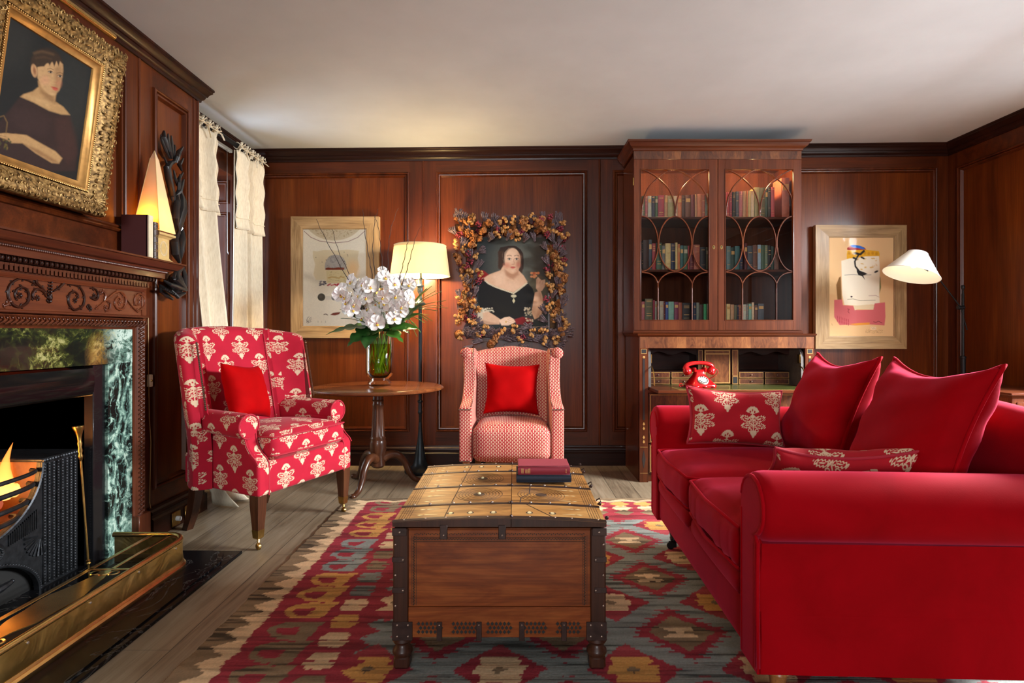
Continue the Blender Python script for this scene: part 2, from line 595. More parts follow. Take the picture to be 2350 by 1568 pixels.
# ---- chimney breast (left wall) with its fire opening, and the window wall beyond it
mb = MB()
FO0, FO1, FOZ = 1.32, 2.405, 0.90
mb.box(-2.25, XL - 0.012, FO1, YC, -0.05, 2.5, m=0)
mb.box(-2.25, XL - 0.012, YR, FO0, -0.05, 2.5, m=0)
mb.box(-2.25, XL - 0.012, FO0, FO1, FOZ, 2.5, m=0)
lp = [(1.42, 2.602, 1.455, 2.216), (2.80, 3.105, 0.23, 2.216), (0.2, 1.2, 0.23, 2.216)]
def lw(y0, y1, z0, z1, m=1): mb.box(XL - 0.02, XL, y0, y1, z0, z1, m=m)
lw(3.105, YC, 0, 2.5); lw(2.602, 2.80, 0, 2.5); lw(1.2, 1.42, 1.3, 2.5); lw(YR, 0.2, 0, 2.5)
lw(1.42, 2.602, 1.2, 1.455, 2); lw(1.42, 2.602, 2.216, 2.5, 2); lw(2.80, 3.105, 0, 0.23, 2); lw(2.80, 3.105, 2.216, 2.5, 2)
lw(0.2, 1.2, 0, 0.23, 2); lw(0.2, 1.2, 2.216, 2.5, 2); lw(1.2, 1.32, 0, 1.3)
for y0, y1, z0, z1 in lp:
    mb.frame(MOULD, [(y0, z0), (y1, z0), (y1, z1), (y0, z1)], lambda p, q, h: (XL + h, p, q), m=1)
mb.tube([(XL, 2.70, 1.35), (XL, 2.70, 2.33)], 0.007, 8, m=1)
mb.tube([(XL, YC - .012, 0.14), (XL, YC - .012, 2.33)], 0.009, 8, m=1)
mb.tube([(XL, YC - .05, 0.14), (XL, YC - .05, 2.33)], 0.006, 8, m=1)
# return and window wall: opening Y 3.36..4.14, Z 0.35..2.12
WY0, WY1, WZ0, WZ1 = 3.36, 4.14, 0.42, 2.14
mb.box(XW - 0.3, XW, YC - 0.1, WY0, -0.05, 2.5, m=1)
mb.box(XW - 0.3, XW, WY1, YB + .02, -0.05, 2.5, m=1)
mb.box(XW - 0.3, XW, WY0, WY1, WZ1, 2.5, m=2)
mb.box(XW - 0.3, XW, WY0, WY1, -0.05, WZ0, m=2)
struct('wall_left', mb, WMATS, smooth=30)

# fire recess lining
mb = MB()
mb.box(-2.45, -2.25, FO0 - .1, FO1 + .1, -0.05, 1.2)
mb.box(-2.3, -1.80, FO0 - .06, FO0, 0, FOZ + .1)
mb.box(-2.3, -1.80, FO1, FO1 + .004, 0, FOZ + .1)
mb.box(-2.3, -1.80, FO0, FO1, FOZ + .05, FOZ + .12)
struct('trim_1', mb, SOOT_SHADE, smooth=0)

# ---- right wall with its window (daylight), rear wall with an unseen window added for fill
RY0, RY1, RZ0, RZ1 = 1.42, 3.12, 0.62, 2.2
mb = MB()
mb.box(XR + .012, XR + 0.3, YR, RY0, -0.05, 2.55, m=0)
mb.box(XR + .012, XR + 0.3, RY1, YB + .1, -0.05, 2.55, m=0)
mb.box(XR + .012, XR + 0.3, RY0, RY1, RZ1, 2.55, m=2)
mb.box(XR + .012, XR + 0.3, RY0, RY1, -0.05, RZ0, m=2)
def rw(y0, y1, z0, z1, m=1): mb.box(XR, XR + .02, y0, y1, z0, z1, m=m)
rw(4.246, YB, 0, 2.5); rw(3.12, 3.18, 0, 2.5); rw(3.18, 4.246, 0, 0.23, 2); rw(3.18, 4.246, 2.245, 2.5, 2)
rw(-0.1, 1.36, 0, 0.23, 2); rw(-.1, 1.36, 2.245, 2.5, 2); rw(1.36, 1.42, 0, 2.5); rw(YR, -0.1, 0, 2.5)
for y0, y1 in ((3.18, 4.246), (-0.1, 1.36)):
    mb.frame(MOULD, [(y0, .23), (y1, .23), (y1, 2.245), (y0, 2.245)], lambda p, q, h: (XR - h, p, q), m=1)
struct('wall_right', mb, WMATS, smooth=30)
mb = MB()
WX = [(-1.1, 0.93)]
mb.box(XW - .5, WX[0][0], YR - .25, YR, -.05, 2.55, m=0); mb.box(WX[0][1], XR + .3, YR - .25, YR, -.05, 2.55, m=0)
for a, b in WX:
    mb.box(a, b, YR - .25, YR, -.05, 1.1, m=2); mb.box(a, b, YR - .25, YR, 2.3, 2.55, m=2)
struct('wall_front', mb, WMATS, smooth=30)

def thin_glass(name, tint=(1, 1, 1), ior=1.45, rough=0.005):
    global NT
    m = bpy.data.materials.new(name); m.use_nodes = True; NT = m.node_tree
    NT.nodes.clear()
    out = N('ShaderNodeOutputMaterial'); mx = N('ShaderNodeMixShader'); fr = N('ShaderNodeFresnel'); fr.inputs[0].default_value = ior
    tr = N('ShaderNodeBsdfTransparent'); tr.inputs[0].default_value = (*tint, 1)
    gl = N('ShaderNodeBsdfGlossy'); gl.inputs['Roughness'].default_value = rough
    NT.links.new(fr.outputs[0], mx.inputs[0]); NT.links.new(tr.outputs[0], mx.inputs[1]); NT.links.new(gl.outputs[0], mx.inputs[2]); NT.links.new(mx.outputs[0], out.inputs[0])
    return m
PANE = thin_glass('window_glass', ior=1.3)
ARTGL = thin_glass('picture_glass', ior=1.1)
BKPANE = thin_glass('bookcase_glass', ior=1.52)

def window(name, axis, at, a0, a1, z0, z1, cols, rows, side):
    mb = MB()
    def bx(p0, p1, q0, q1, t=0.03):
        if axis == 'x': mb.box(at - t, at + t, p0, p1, q0, q1, 0.004)
        else: mb.box(p0, p1, at - t, at + t, q0, q1, 0.004)
    w = 0.05
    bx(a0, a0 + w, z0, z1); bx(a1 - w, a1, z0, z1); bx(a0, a1, z0, z0 + w); bx(a0, a1, z1 - w, z1)
    zm = (z0 + z1) / 2
    bx(a0, a1, zm - .022, zm + .022)
    for i in range(1, cols):
        p = lerp(a0, a1, i / cols); bx(p - .011, p + .011, z0, z1, 0.018)
    for i in range(1, rows):
        q = lerp(z0, z1, i / rows); bx(a0, a1, q - .011, q + .011, 0.018)
    o = struct(name, mb, plain(name + '_paint', (0.7, 0.68, 0.62), 0.4) if name != 'window_1' else MAH['z'], smooth=30)
    g = MB()
    if axis == 'x': g.add([(at, a0, z0), (at, a1, z0), (at, a1, z1), (at, a0, z1)], [(0, 1, 2, 3)])
    else: g.add([(a0, at, z0), (a1, at, z0), (a1, at, z1), (a0, at, z1)], [(0, 1, 2, 3)])
    obj('glass_pane', g, PANE, o, smooth=0)
    return o
window('window_1', 'x', XW - 0.27, WY0, WY1, WZ0, WZ1, 2, 4, 1)
window('window_2', 'x', XR + 0.24, RY0, RY1, RZ0, RZ1, 3, 4, -1)
window('added_fill_window', 'y', YR - 0.2, WX[0][0], WX[0][1], 1.1, 2.3, 4, 3, 1)  # unseen window added behind the camera for fill light
# panelled reveal of the left window
mb = MB()
mb.box(XW - 0.24, XW - 0.01, WY1 - 0.02, WY1 + 0.0, WZ0, WZ1)
mb.frame(MOULD, [(XW - .225, WZ0 + .04), (XW - .03, WZ0 + .04), (XW - .03, 1.88), (XW - .225, 1.88)], lambda p, q, h: (p, WY1 - .02 - h, q))
mb.frame(MOULD, [(XW - .225, 1.94), (XW - .03, 1.94), (XW - .03, WZ1 - .03), (XW - .225, WZ1 - .03)], lambda p, q, h: (p, WY1 - .02 - h, q))
mb.box(XW - 0.3, XW + 0.03, WY0 - .03, WY1 + .03, WZ0 - .03, WZ0)
struct('trim_2', mb, MAH['z'], smooth=30)

# ---- cornice and skirting swept round the room
def sweep(prof, path, zf, closed=False, mb=None):
    mb = mb or MB()
    secs = []
    n = len(path)
    for i, p in enumerate(path):
        p = Vector(p)
        nn = []
        if i > 0: d = (p - Vector(path[i - 1])).normalized(); nn.append(Vector((d.y, -d.x)))
        if i < n - 1: d = (Vector(path[i + 1]) - p).normalized(); nn.append(Vector((d.y, -d.x)))
        if len(nn) == 2:
            mt = (nn[0] + nn[1]).normalized(); mt = mt / max(0.2, mt.dot(nn[0]))
        else: mt = nn[0]
        secs.append([(p.x + mt.x * q, p.y + mt.y * q, zf(p.x) + z) for q, z in prof])
    return mb.loft(secs, cap=True)
COR = [(-0.01, -0.088), (0.010, -0.088), (0.012, -0.076), (0.020, -0.070), (0.026, -0.060), (0.028, -0.052), (0.034, -0.050), (0.040, -0.036), (0.050, -0.026), (0.054, -0.022), (0.054, -0.014), (0.060, -0.010), (0.060, 0.02), (-0.01, 0.02)]
path = [(XL, YR), (XL, YC), (XW, YC), (XW, YB), (XR, YB), (XR, YR)]
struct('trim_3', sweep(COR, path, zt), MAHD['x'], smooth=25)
BASE = [(-0.005, 0), (0.032, 0), (0.032, 0.092), (0.026, 0.097), (0.022, 0.1), (0.022, 0.112), (0.026, 0.118), (0.024, 0.13), (0.014, 0.138), (0.012, 0.148), (-0.005, 0.15)]
z0f = lambda x: 0.0
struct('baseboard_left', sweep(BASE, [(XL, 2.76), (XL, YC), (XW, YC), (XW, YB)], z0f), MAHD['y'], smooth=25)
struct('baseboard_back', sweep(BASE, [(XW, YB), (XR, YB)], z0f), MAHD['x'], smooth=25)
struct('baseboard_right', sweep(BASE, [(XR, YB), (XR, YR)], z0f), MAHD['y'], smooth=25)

# ---- rug: a flat-woven kilim, its colours computed on a fine grid
RS = np.random.RandomState(5)
def vnoise(X, Y, sx, sy, seed=0, octv=3):
    out = np.zeros_like(X); amp = 0.5; tot = 0
    for o in range(octv):
        rs = np.random.RandomState(seed + o * 17)
        T = rs.rand(64, 64)
        x = X / sx * 2 ** o; y = Y / sy * 2 ** o
        xi = np.floor(x).astype(int); yi = np.floor(y).astype(int)
        fx = x - xi; fy = y - yi
        fx = fx * fx * (3 - 2 * fx); fy = fy * fy * (3 - 2 * fy)
        a = T[xi % 64, yi % 64]; b = T[(xi + 1) % 64, yi % 64]; c = T[xi % 64, (yi + 1) % 64]; d = T[(xi + 1) % 64, (yi + 1) % 64]
        out += amp * ((a * (1 - fx) + b * fx) * (1 - fy) + (c * (1 - fx) + d * fx) * fy); tot += amp
        amp *= 0.5
    return out / tot

def lin(c):
    c = np.asarray(c, float) / 255.0
    return np.where(c <= 0.04045, c / 12.92, ((c + 0.055) / 1.055) ** 2.4)

def color_mesh(me, col):
    at = me.color_attributes.new('paint', 'FLOAT_COLOR', 'POINT')
    n = len(me.vertices)
    a = np.ones((n, 4), np.float32); a[:, :3] = col.reshape(-1, 3)
    at.data.foreach_set('color', a.ravel())

def sheet_mesh(nx, ny, fn, thick_fn=None):
    """regular nx*ny sheet; fn gives (ny,nx,3) numpy positions"""
    P = fn
    idx = np.arange(nx * ny).reshape(ny, nx)
    q = np.stack([idx[:-1, :-1], idx[:-1, 1:], idx[1:, 1:], idx[1:, :-1]], -1).reshape(-1, 4)
    return P.reshape(-1, 3), q

def np_mesh(name, V, Q):
    me = bpy.data.meshes.new(name)
    me.vertices.add(len(V)); me.vertices.foreach_set('co', np.asarray(V, np.float32).ravel())
    me.loops.add(Q.size); me.loops.foreach_set('vertex_index', Q.astype(np.int32).ravel())
    me.polygons.add(len(Q)); me.polygons.foreach_set('loop_start', np.arange(0, Q.size, Q.shape[1], dtype=np.int32))
    me.update(calc_edges=True); me.validate()
    return me

def make_rug():
    x0, x1, y0, y1 = -1.0, 2.05, 1.05, 3.43
    nx, ny = 760, 600
    xs = np.linspace(x0, x1, nx); ys = np.linspace(y0, y1, ny)
    X, Y = np.meshgrid(xs, ys)
    weft = 0.0085
    Yq = np.floor(Y / weft) * weft
    j = vnoise(X * 0 + 3.3, Yq, 1, 0.004, 3, 1) - 0.5
    wob = (vnoise(X, Yq, 0.05, 0.02, 9) - 0.5)
    x = X + j * 0.014 + wob * 0.018; y = Yq + wob * 0.008
    RED, RED2, CRM, YEL, BRN, DBR, BLU, DBL = (lin(c) for c in ((150, 50, 60), (164, 66, 72), (214, 182, 142), (202, 148, 82), (132, 110, 84), (66, 46, 33), (134, 138, 132), (58, 64, 66)))
    C = np.zeros((ny, nx, 3)) + BLU
    def put(mask, col): C[mask] = col
    # ---- field
    tri = lambda t: np.abs((t % 1.0) - 0.5) * 2
    PX, PY = 0.395, 0.42
    u = (x - 0.55) / PX; w = (y - 2.303) / PY
    def cell(u, w, ou, ow):
        uu = (u - ou); ww = (w - ow)
        return (uu - np.round(uu)) * PX, (ww - np.round(ww)) * PY
    hx, hy = cell(u, w, 0, 0); sx, sy = cell(u, w, .5, .5)
    st = 0.030
    step = (np.floor(np.abs(hy) / st)) * st
    tooth = tri(np.abs(hy) / st) * 0.035
    ring = (np.abs(hx) + step * 0.95) < (0.150 + tooth * 0.9 - 0.02)
    put(ring, RED)
    put((np.abs(hx) + np.abs(hy)) < 0.112, BRN)
    H = ((np.abs(np.abs(hy) - 0.022) < 0.0125) & (np.abs(hx) < 0.032 + np.abs(hy) * 0.75)) | ((np.abs(hx) < 0.014) & (np.abs(hy) < 0.025))
    put(H, CRM)
    put((np.abs(sx) + np.abs(sy)) < 0.14, RED)
    put(((np.abs(sx) + np.abs(sy)) < 0.14) & (np.abs(sy) > 0.075), RED2)
    star = (np.maximum(np.abs(sx) * 0.75, np.abs(sy)) < 0.035 + 0.012 * (np.abs(sy) < .014)) | ((np.abs(np.abs(sx) - 0.028) < 0.034 - np.abs(np.abs(sy) - 0.045) * .2) & (np.abs(sy) < 0.066))
    star |= (np.abs(sx) < 0.075) & (np.abs(sy) < 0.02)
    par = ((np.round(u - .5) + np.round(w - .5)) % 2) > 0.5
    put(star, CRM); put(star & par, YEL)
    put((np.abs(sx) + np.abs(sy) * 1.4) < 0.026, BRN)
    # ---- side border
    lb = x < -0.48 + (tri(y / 0.09) - .5) * 0.05
    put(lb, RED)
    grp = np.floor((y + 0.012) / 0.395); gm = (grp % 4)
    hue = [BRN, YEL, BLU, YEL]
    hookc = np.zeros_like(C)
    for i, c in enumerate(hue): hookc[(gm == (i + 0) % 4)] = c
    ph = ((y + 0.012) % 0.395) / 0.395
    k = (ph * 3) % 1.0
    ax = -0.735
    spine = np.abs(x - (ax + 0.045 + (k - .5) * 0.03)) < 0.028
    r = np.sqrt(((x - (ax - 0.01)) / 0.075) ** 2 + ((k - 0.52) / 0.46) ** 2)
    hook = (r < 1.0) & ~((r < 0.62) & (k < 0.62)) & ~((k > 0.5) & (k < .64) & (x > ax + 0.0) & (r < .9))
    reg = (ph > 0.03) & (ph < 0.97)
    put((hook | spine) & reg & lb, 0)
    msk = (hook | spine) & reg & lb
    C[msk] = hookc[msk]
    # flowers
    fy = (y - 1.955) / 0.1185; fk = np.round(fy)
    fx, fyy = (x + 0.585), (fy - fk) * 0.1185
    fl = (np.abs(fx) < 0.05 - 0.35 * np.abs(fyy)) & (np.abs(fyy) < 0.044) & ~((np.abs(fyy) < 0.005) & (np.abs(fx) > 0.022))
    pal = [YEL, CRM, BLU, BLU, BRN, BRN, CRM, CRM]
    for i, c in enumerate(pal):
        C[fl & lb & ((fk % 8) == i)] = c
    # cream zigzag and brown outer band, left edge and far edge
    zz = (tri(y / 0.092)) * 0.06
    put(x < -0.862 + j * 0.03, CRM)
    put(x < -0.955 + zz, BRN)
    e = 3.43 - Y
    fz = (1 - tri(x / 0.16)) * 0.035
    put((e < 0.40) & (x > -0.45), RED)
    f2 = np.abs(((x + 0.02) % 0.14) - .07) + np.abs(e - 0.2) * 0.9
    put((f2 < 0.058) & (x > -.45), CRM)
    f3 = np.abs(((x + 0.02) % 0.14) - .07) + np.abs(e - 0.12) * 1.1
    put((f3 < 0.06) & (x > -.45), YEL)
    f4 = np.abs(((x + 0.02) % 0.14) - .07) + np.abs(e - 0.28) * 1.1
    put((f4 < 0.055) & (x > -.45), BRN)
    put((e < 0.07 + fz * .7) & (x > -0.93), CRM)
    put(e < 0.028 + fz, BRN)
    # abrash: dark weft streaks
    s1 = vnoise(X, Yq, 0.20, 0.0125, 21, 2)
    s2 = vnoise(X, Yq, 0.5, 0.03, 33, 2)
    dark = np.clip((s1 - 0.56) * 6, 0, 1)
    isb = (np.abs(C - BLU).sum(-1) < 1e-6) | (np.abs(C - BRN).sum(-1) < 1e-6)
    amt = np.where(isb, 0.75, 0.42)
    C = C * (1 - (dark * amt)[..., None])
    C = C * (0.78 + 0.5 * s2)[..., None]
    C *= (0.9 + 0.2 * RS.rand(ny, nx))[..., None]
    Z = 0.009 + 0.0012 * np.sin(Y / weft * 2 * PI) + 0.0008 * RS.rand(ny, nx)
    edge = (X < x0 + .004) | (X > x1 - .004) | (Y < y0 + .004) | (Y > y1 - .004)
    Z[edge] = 0.0004
    xe = X + (vnoise(X * 0, Y, 1, .05, 4, 2) - .5) * 0.02 * (X < x0 + .3)
    V, Q = sheet_mesh(nx, ny, np.stack([xe, Y, Z], -1))
    me = np_mesh('kilim_rug', V, Q)
    color_mesh(me, C)
    m = paint_mat('kilim_wool', 0.95)
    me.materials.append(m)
    o = bpy.data.objects.new('kilim_rug', me); COL.objects.link(o)
    tag(o, 'red, blue and cream kilim rug with diamonds and a zigzag border on the floorboards', 'rug')
make_rug()

# ---- camera
cam = bpy.data.cameras.new('camera'); cam.lens = 36.0 * F / 2350.0; cam.sensor_width = 36.0; cam.sensor_fit = 'HORIZONTAL'
cam.shift_x = (1175.0 - U0) / 2350.0
cam.shift_y = (V0 - 784.0) / 2350.0
cam.clip_start = 0.05
co = bpy.data.objects.new('camera', cam); COL.objects.link(co)
co.location = (0, 0, CH); co.rotation_euler = (PI / 2, 0, 0)
SC.camera = co

# ---- light
SC.view_settings.view_transform = 'Standard'; SC.view_settings.look = 'None'
SC.view_settings.exposure = 0.4; SC.view_settings.gamma = 1.0; SC.view_settings.use_curve_mapping = False
w = bpy.data.worlds.new('daylight'); SC.world = w; w.use_nodes = True
w.node_tree.nodes['Background'].inputs[0].default_value = (0.72, 0.82, 1.0, 1); w.node_tree.nodes['Background'].inputs[1].default_value = 0.6
SC.cycles.max_bounces = 8; SC.cycles.diffuse_bounces = 4; SC.cycles.glossy_bounces = 4; SC.cycles.transmission_bounces = 8; SC.cycles.transparent_max_bounces = 12
SC.cycles.sample_clamp_indirect = 4.0; SC.cycles.caustics_reflective = False; SC.cycles.caustics_refractive = False
SC.cycles.use_denoising = True

def area(name, loc, rot, sx, sy, energy, col):
    l = bpy.data.lights.new(name, 'AREA'); l.shape = 'RECTANGLE'; l.size = sx; l.size_y = sy; l.energy = energy; l.color = col
    o = bpy.data.objects.new(name, l); COL.objects.link(o); o.location = loc; o.rotation_euler = rot
    return o
def bulb(name, loc, energy, col, r=0.03):
    l = bpy.data.lights.new(name, 'POINT'); l.energy = energy; l.color = col; l.shadow_soft_size = r
    o = bpy.data.objects.new(name, l); COL.objects.link(o); o.location = loc
    return o
DAY = (0.93, 0.97, 1.0)
area('daylight_right_window', (XR + 0.95, (RY0 + RY1) / 2, 2.4), (0, PI / 2 - .6, 0), 1.3, 2.4, 1400, DAY)
area('daylight_ground_bounce', (XR + 0.36, (RY0 + RY1) / 2, (RZ0 + RZ1) / 2), (0, PI / 2, 0), RZ1 - RZ0, RY1 - RY0, 24, (.95, .98, 1))
for i, (a, b) in enumerate(WX):
    area('added_rear_fill', ((a + b) / 2, YR - .3, 1.7), (PI / 2, 0, 0), b - a, 1.2, 200, DAY)  # fill lamp added outside the unseen rear window
area('daylight_left_window', (XW - 0.36, (WY0 + WY1) / 2, (WZ0 + WZ1) / 2), (0, -PI / 2, 0), WZ1 - WZ0, WY1 - WY0, 24, (0.75, 0.85, 1.0))
# ================================================================== FIREPLACE
HZ = 0.02
def marble_mat(name, kind):
    m, bs = new_mat(name)
    co = coords()
    d = noise(co, 3.0, 5, 0.6, 0.5, 'Color')
    vm = N('ShaderNodeVectorMath', operation='MULTIPLY_ADD'); NT.links.new(d.k, vm.inputs[0]); vm.inputs[1].default_value = (0.22, 0.22, 0.22); NT.links.new(co.k, vm.inputs[2])
    wc = E(vm.outputs[0])
    e1 = voro(mapping(wc, (1, 6.0, 1.7) if kind == 'leg' else (1, 4.5, 6.5)), 2.4, 'DISTANCE_TO_EDGE')
    e2 = voro(mapping(wc, (1, 10, 2.6) if kind == 'leg' else (1, 8, 9)), 3.6, 'DISTANCE_TO_EDGE')
    v = nmax(nstep(e1 - 0.07, 0.07), nstep(e2 - 0.035, 0.035) * 0.75)
    fr = noise(wc, 34, 6, 0.72)
    cl = noise(co, 5.5, 4)
    if kind == 'leg':
        k = v * 0.85 * nstep(0.40 - fr, 0.14) + nstep(0.56 - fr, 0.05) * nstep(0.50 - cl, 0.12) * 0.8
        c = ramp(k, [(0.0, (0.006, 0.009, 0.008)), (0.3, (0.05, 0.10, 0.085)), (0.62, (0.20, 0.34, 0.27)), (1.0, (0.46, 0.60, 0.50))])
    else:
        k = v * 0.4 * nstep(0.45 - fr, .15) + nstep(0.50 - fr, 0.14) * nstep(0.52 - cl, 0.10)
        x, y, z = sep(co)
        rt = nstep((0.60 - y) + (fr - .5) * 0.25, 0.05)
        g1 = ramp(k, [(0.12, (0.006, 0.009, 0.007)), (0.45, (0.03, 0.038, 0.010)), (0.8, (0.15, 0.155, 0.04)), (1.0, (0.34, 0.32, 0.13))])
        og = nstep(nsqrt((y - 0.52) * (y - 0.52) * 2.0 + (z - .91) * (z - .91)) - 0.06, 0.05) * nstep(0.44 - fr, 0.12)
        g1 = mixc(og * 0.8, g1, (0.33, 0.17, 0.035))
        g2 = ramp(nmin(k * 1.5 + nstep(0.46 - fr, 0.12) * 0.4, 1.0), [(0.05, (0.008, 0.014, 0.012)), (0.5, (0.13, 0.24, 0.19)), (1.0, (0.52, 0.66, 0.58))])
        c = mixc(rt, g1, g2)
    setc(bs, c)
    bs.inputs['Roughness'].default_value = 0.12; bs.inputs['Coat Weight'].default_value = 0.3
    return m
MARL, MARH = marble_mat('green_marble_upright', 'leg'), marble_mat('green_marble_lintel', 'head')
HEARTHM = None
def hearth_mat():
    m, bs = new_mat('black_hearth_marble')
    co = coords()
    n = noise(co, 2.2, 6, 0.6, 1.6)
    v = nstep(nabs(n - 0.5) - 0.004, 0.004)
    setc(bs, mixc(v * 0.5, (0.006, 0.006, 0.007), (0.14, 0.13, 0.12)))
    bs.inputs['Roughness'].default_value = 0.22; bs.inputs['Specular IOR Level'].default_value = 0.15
    return m

YM0 = 0.9     # near end of everything on the breast, well outside the picture
mant = thing('fireplace_mantelpiece', 'carved mahogany mantelpiece with dentils and scroll frieze round green marble', 'mantelpiece', (XL, 1.9, 0))
OY = 1.9
def L(p): return (p[0] - XL, p[1] - OY, p[2])
class MBL(MB):                       # world coordinates in, mantel coordinates out
    pass
def mobj(name, mb, mat, **k):
    mb.v = [(x - XL, y - OY, z) for x, y, z in mb.v]
    return obj(name, mb, mat, mant, **k)

def run(prof, y1, ret=True, mb=None, y0=YM0):   # profile (projection, z) along Y with a mitred return at the far end
    mb = mb or MB()
    secs = [[(XL + p, y0, z) for p, z in prof], [(XL + p, y1 + (p if ret else 0), z) for p, z in prof]]
    if ret: secs.append([(XL - 0.0, y1 + p, z) for p, z in prof])
    return mb.loft(secs, cap=True)

ZS = 1.341
SHP = [(0, 1.265), (0.09, 1.265), (0.09, 1.288), (0.094, 1.292), (0.094, 1.296), (0.106, 1.298), (0.112, 1.304), (0.128, 1.308), (0.14, 1.318), (0.148, 1.332), (0.156, 1.334), (0.156, ZS), (0, ZS)]
sh = run(SHP, 2.665)
mobj('shelf', sh, MANT['y'], smooth=25)
mb = MB()
y = 1.55
while y < 2.76:
    mb.sphere((XL + 0.0965, y, 1.2945), 0.0042, 6, 4); y += 0.0085
b = mobj('bead_row', mb, MANT['y']); b['kind'] = 'stuff'
# egg and dart, dentils, ovolo
mobj('egg_moulding', run([(0, 1.246), (0.062, 1.246), (0.066, 1.25), (0.07, 1.265), (0, 1.265)], 2.655), MAHD['y'])
mb = MB(); y = 1.58
while y < 2.70:
    mb.sphere((XL + 0.071, y, 1.2555), 0.0085, 8, 6, (0.6, 0.85, 1.15)); mb.box(XL + .06, XL + .076, y + .0105, y + .0125, 1.247, 1.264); y += 0.0228
e = mobj('egg_and_dart', mb, MAHD['y']); e['kind'] = 'stuff'
mobj('dentil_bed', run([(0, 1.212), (0.038, 1.212), (0.038, 1.246), (0, 1.246)], 2.658), MANT['y'])
mb = MB(); y = 1.62
k = 0
while y < 2.69:
    mb.box(XL + .036, XL + .055, y, y + .0125, 1.218, 1.243); mb.box(XL + .036, XL + .054, y + .0125, y + .020, 1.2345, 1.243); y += 0.0192
mobj('dentil_row', mb, MANT['y'])['kind'] = 'stuff'
mobj('ovolo', run([(0, 1.196), (0.028, 1.196), (0.03, 1.2), (0.036, 1.206), (0.037, 1.212), (0, 1.212)], 2.66), MANT['y'])
fr = MB().box(XL, XL + 0.022, YM0, 2.695, 1.085, 1.20, 0.001).box(XL, XL + 0.026, 2.682, 2.697, 1.085, 1.20, 0.002)
mobj('frieze', fr, MANT['y'])
mobj('frieze_bead', run([(0, 1.073), (0.03, 1.073), (0.034, 1.076), (0.034, 1.081), (0.03, 1.085), (0, 1.085)], 2.685), MANT['y'])
# scroll carving on the frieze, laid out on its plane
XF = XL + 0.022
def FP(px, py): # crop pixels of the frieze -> (y,z) on the plane
    p = onX(px / 5.341, 540 + py / 5.341, XF); return p.y, p.z
def leafblob(mb, y, z, s, a):
    mb.sphere((XF + s * .35, y, z), s, 7, 5, (0.55, 1.4, 0.7), M=Matrix.Rotation(a, 3, 'X'))
def scroll(pts, r0=0.0042, leaves=6, seed=0):
    mb = MB(); rs = random.Random(seed)
    q = []
    P3 = [FP(*p) for p in pts]
    n = len(P3)
    for i in range(n - 1):          # Catmull-Rom
        p0, p1, p2, p3 = P3[max(0, i - 1)], P3[i], P3[i + 1], P3[min(n - 1, i + 2)]
        for t in [k / 6 for k in range(6)]:
            q.append(tuple(0.5 * ((2 * b) + (c - a) * t + (2 * a - 5 * b + 4 * c - d) * t * t + (3 * b - a - 3 * c + d) * t ** 3) for a, b, c, d in zip(p0, p1, p2, p3)))
    q.append(P3[-1])
    m = len(q)
    mb.tube([(XF + 0.003, a, b) for a, b in q], [r0 * (0.55 + 0.6 * math.sin(PI * (i + .5) / m)) for i in range(m)], 7)
    for k in range(leaves):
        i = int((k + .5) / leaves * (m - 2)); a, b = q[i]; c, d = q[i + 1]
        ang = math.atan2(d - b, c - a)
        for sgn in (1, -1):
            leafblob(mb, a - math.sin(ang) * .006 * sgn, b + math.cos(ang) * .006 * sgn, rs.uniform(.0032, .0055), ang + sgn * .7)
    a, b = q[-1]
    for k in range(7):
        t = k * 2 * PI / 7; leafblob(mb, a + .007 * math.cos(t), b + .007 * math.sin(t), .0042, t)
    mb.sphere((XF + .005, a, b), .005, 8, 6)
    return mb
SCR = [[(445, 620), (350, 560), (235, 535), (130, 590), (90, 690), (120, 820), (220, 880), (320, 830), (345, 740), (310, 660), (240, 640), (180, 690), (185, 770), (240, 740)],
       [(560, 760), (520, 690), (450, 660), (400, 700), (400, 770), (455, 770)],
       [(560, 700), (500, 640), (440, 580), (440, 520), (480, 510)], [(640, 690), (720, 640), (770, 580), (750, 535), (710, 545)],
       [(820, 610), (900, 610), (980, 650), (1025, 760), (1000, 870), (900, 915), (835, 830), (840, 730), (900, 690), (950, 740), (915, 800)],
       [(1095, 650), (1160, 660), (1195, 730), (1170, 790), (1120, 770), (1150, 745)],
       [(1070, 860), (1100, 900)], [(1160, 905), (1230, 850), (1330, 760), (1430, 690), (1510, 720), (1535, 810), (1500, 900), (1430, 900), (1400, 820), (1440, 760), (1480, 800), (1460, 830)],
       [(1270, 800), (1285, 740), (1260, 690), (1235, 700)], [(1270, 800), (1340, 830), (1330, 910), (1290, 920), (1290, 890)],
       [(1470, 700), (1550, 790), (1620, 880), (1680, 925), (1750, 870), (1760, 770), (1700, 720), (1645, 770), (1650, 850), (1700, 850), (1705, 800)],
       [(30, 870), (80, 850), (110, 810)]]
for i, s_ in enumerate(SCR):
    mobj('scroll_carving', scroll(s_, 0.0044, max(2, len(s_) - 3), i), MAHD['y'] if i < 7 else MANT['y'])
mb = MB()
for k in range(9):       # central palmette
    t = k / 8
    a, b = FP(595 + 25 * t, 810 - 310 * t)
    for sgn in (-1, 1):
        leafblob(mb, a + sgn * .006, b, .0068 * (1 - .45 * t), sgn * 0.9)
    mb.sphere((XF + .007, a, b), .006 * (1 - .4 * t), 7, 5)
a, b = FP(600, 760); mb.sphere((XF + .006, a, b), .011, 8, 6, (.5, .8, 1.3))
mobj('palmette_carving', mb, MAHD['y'])
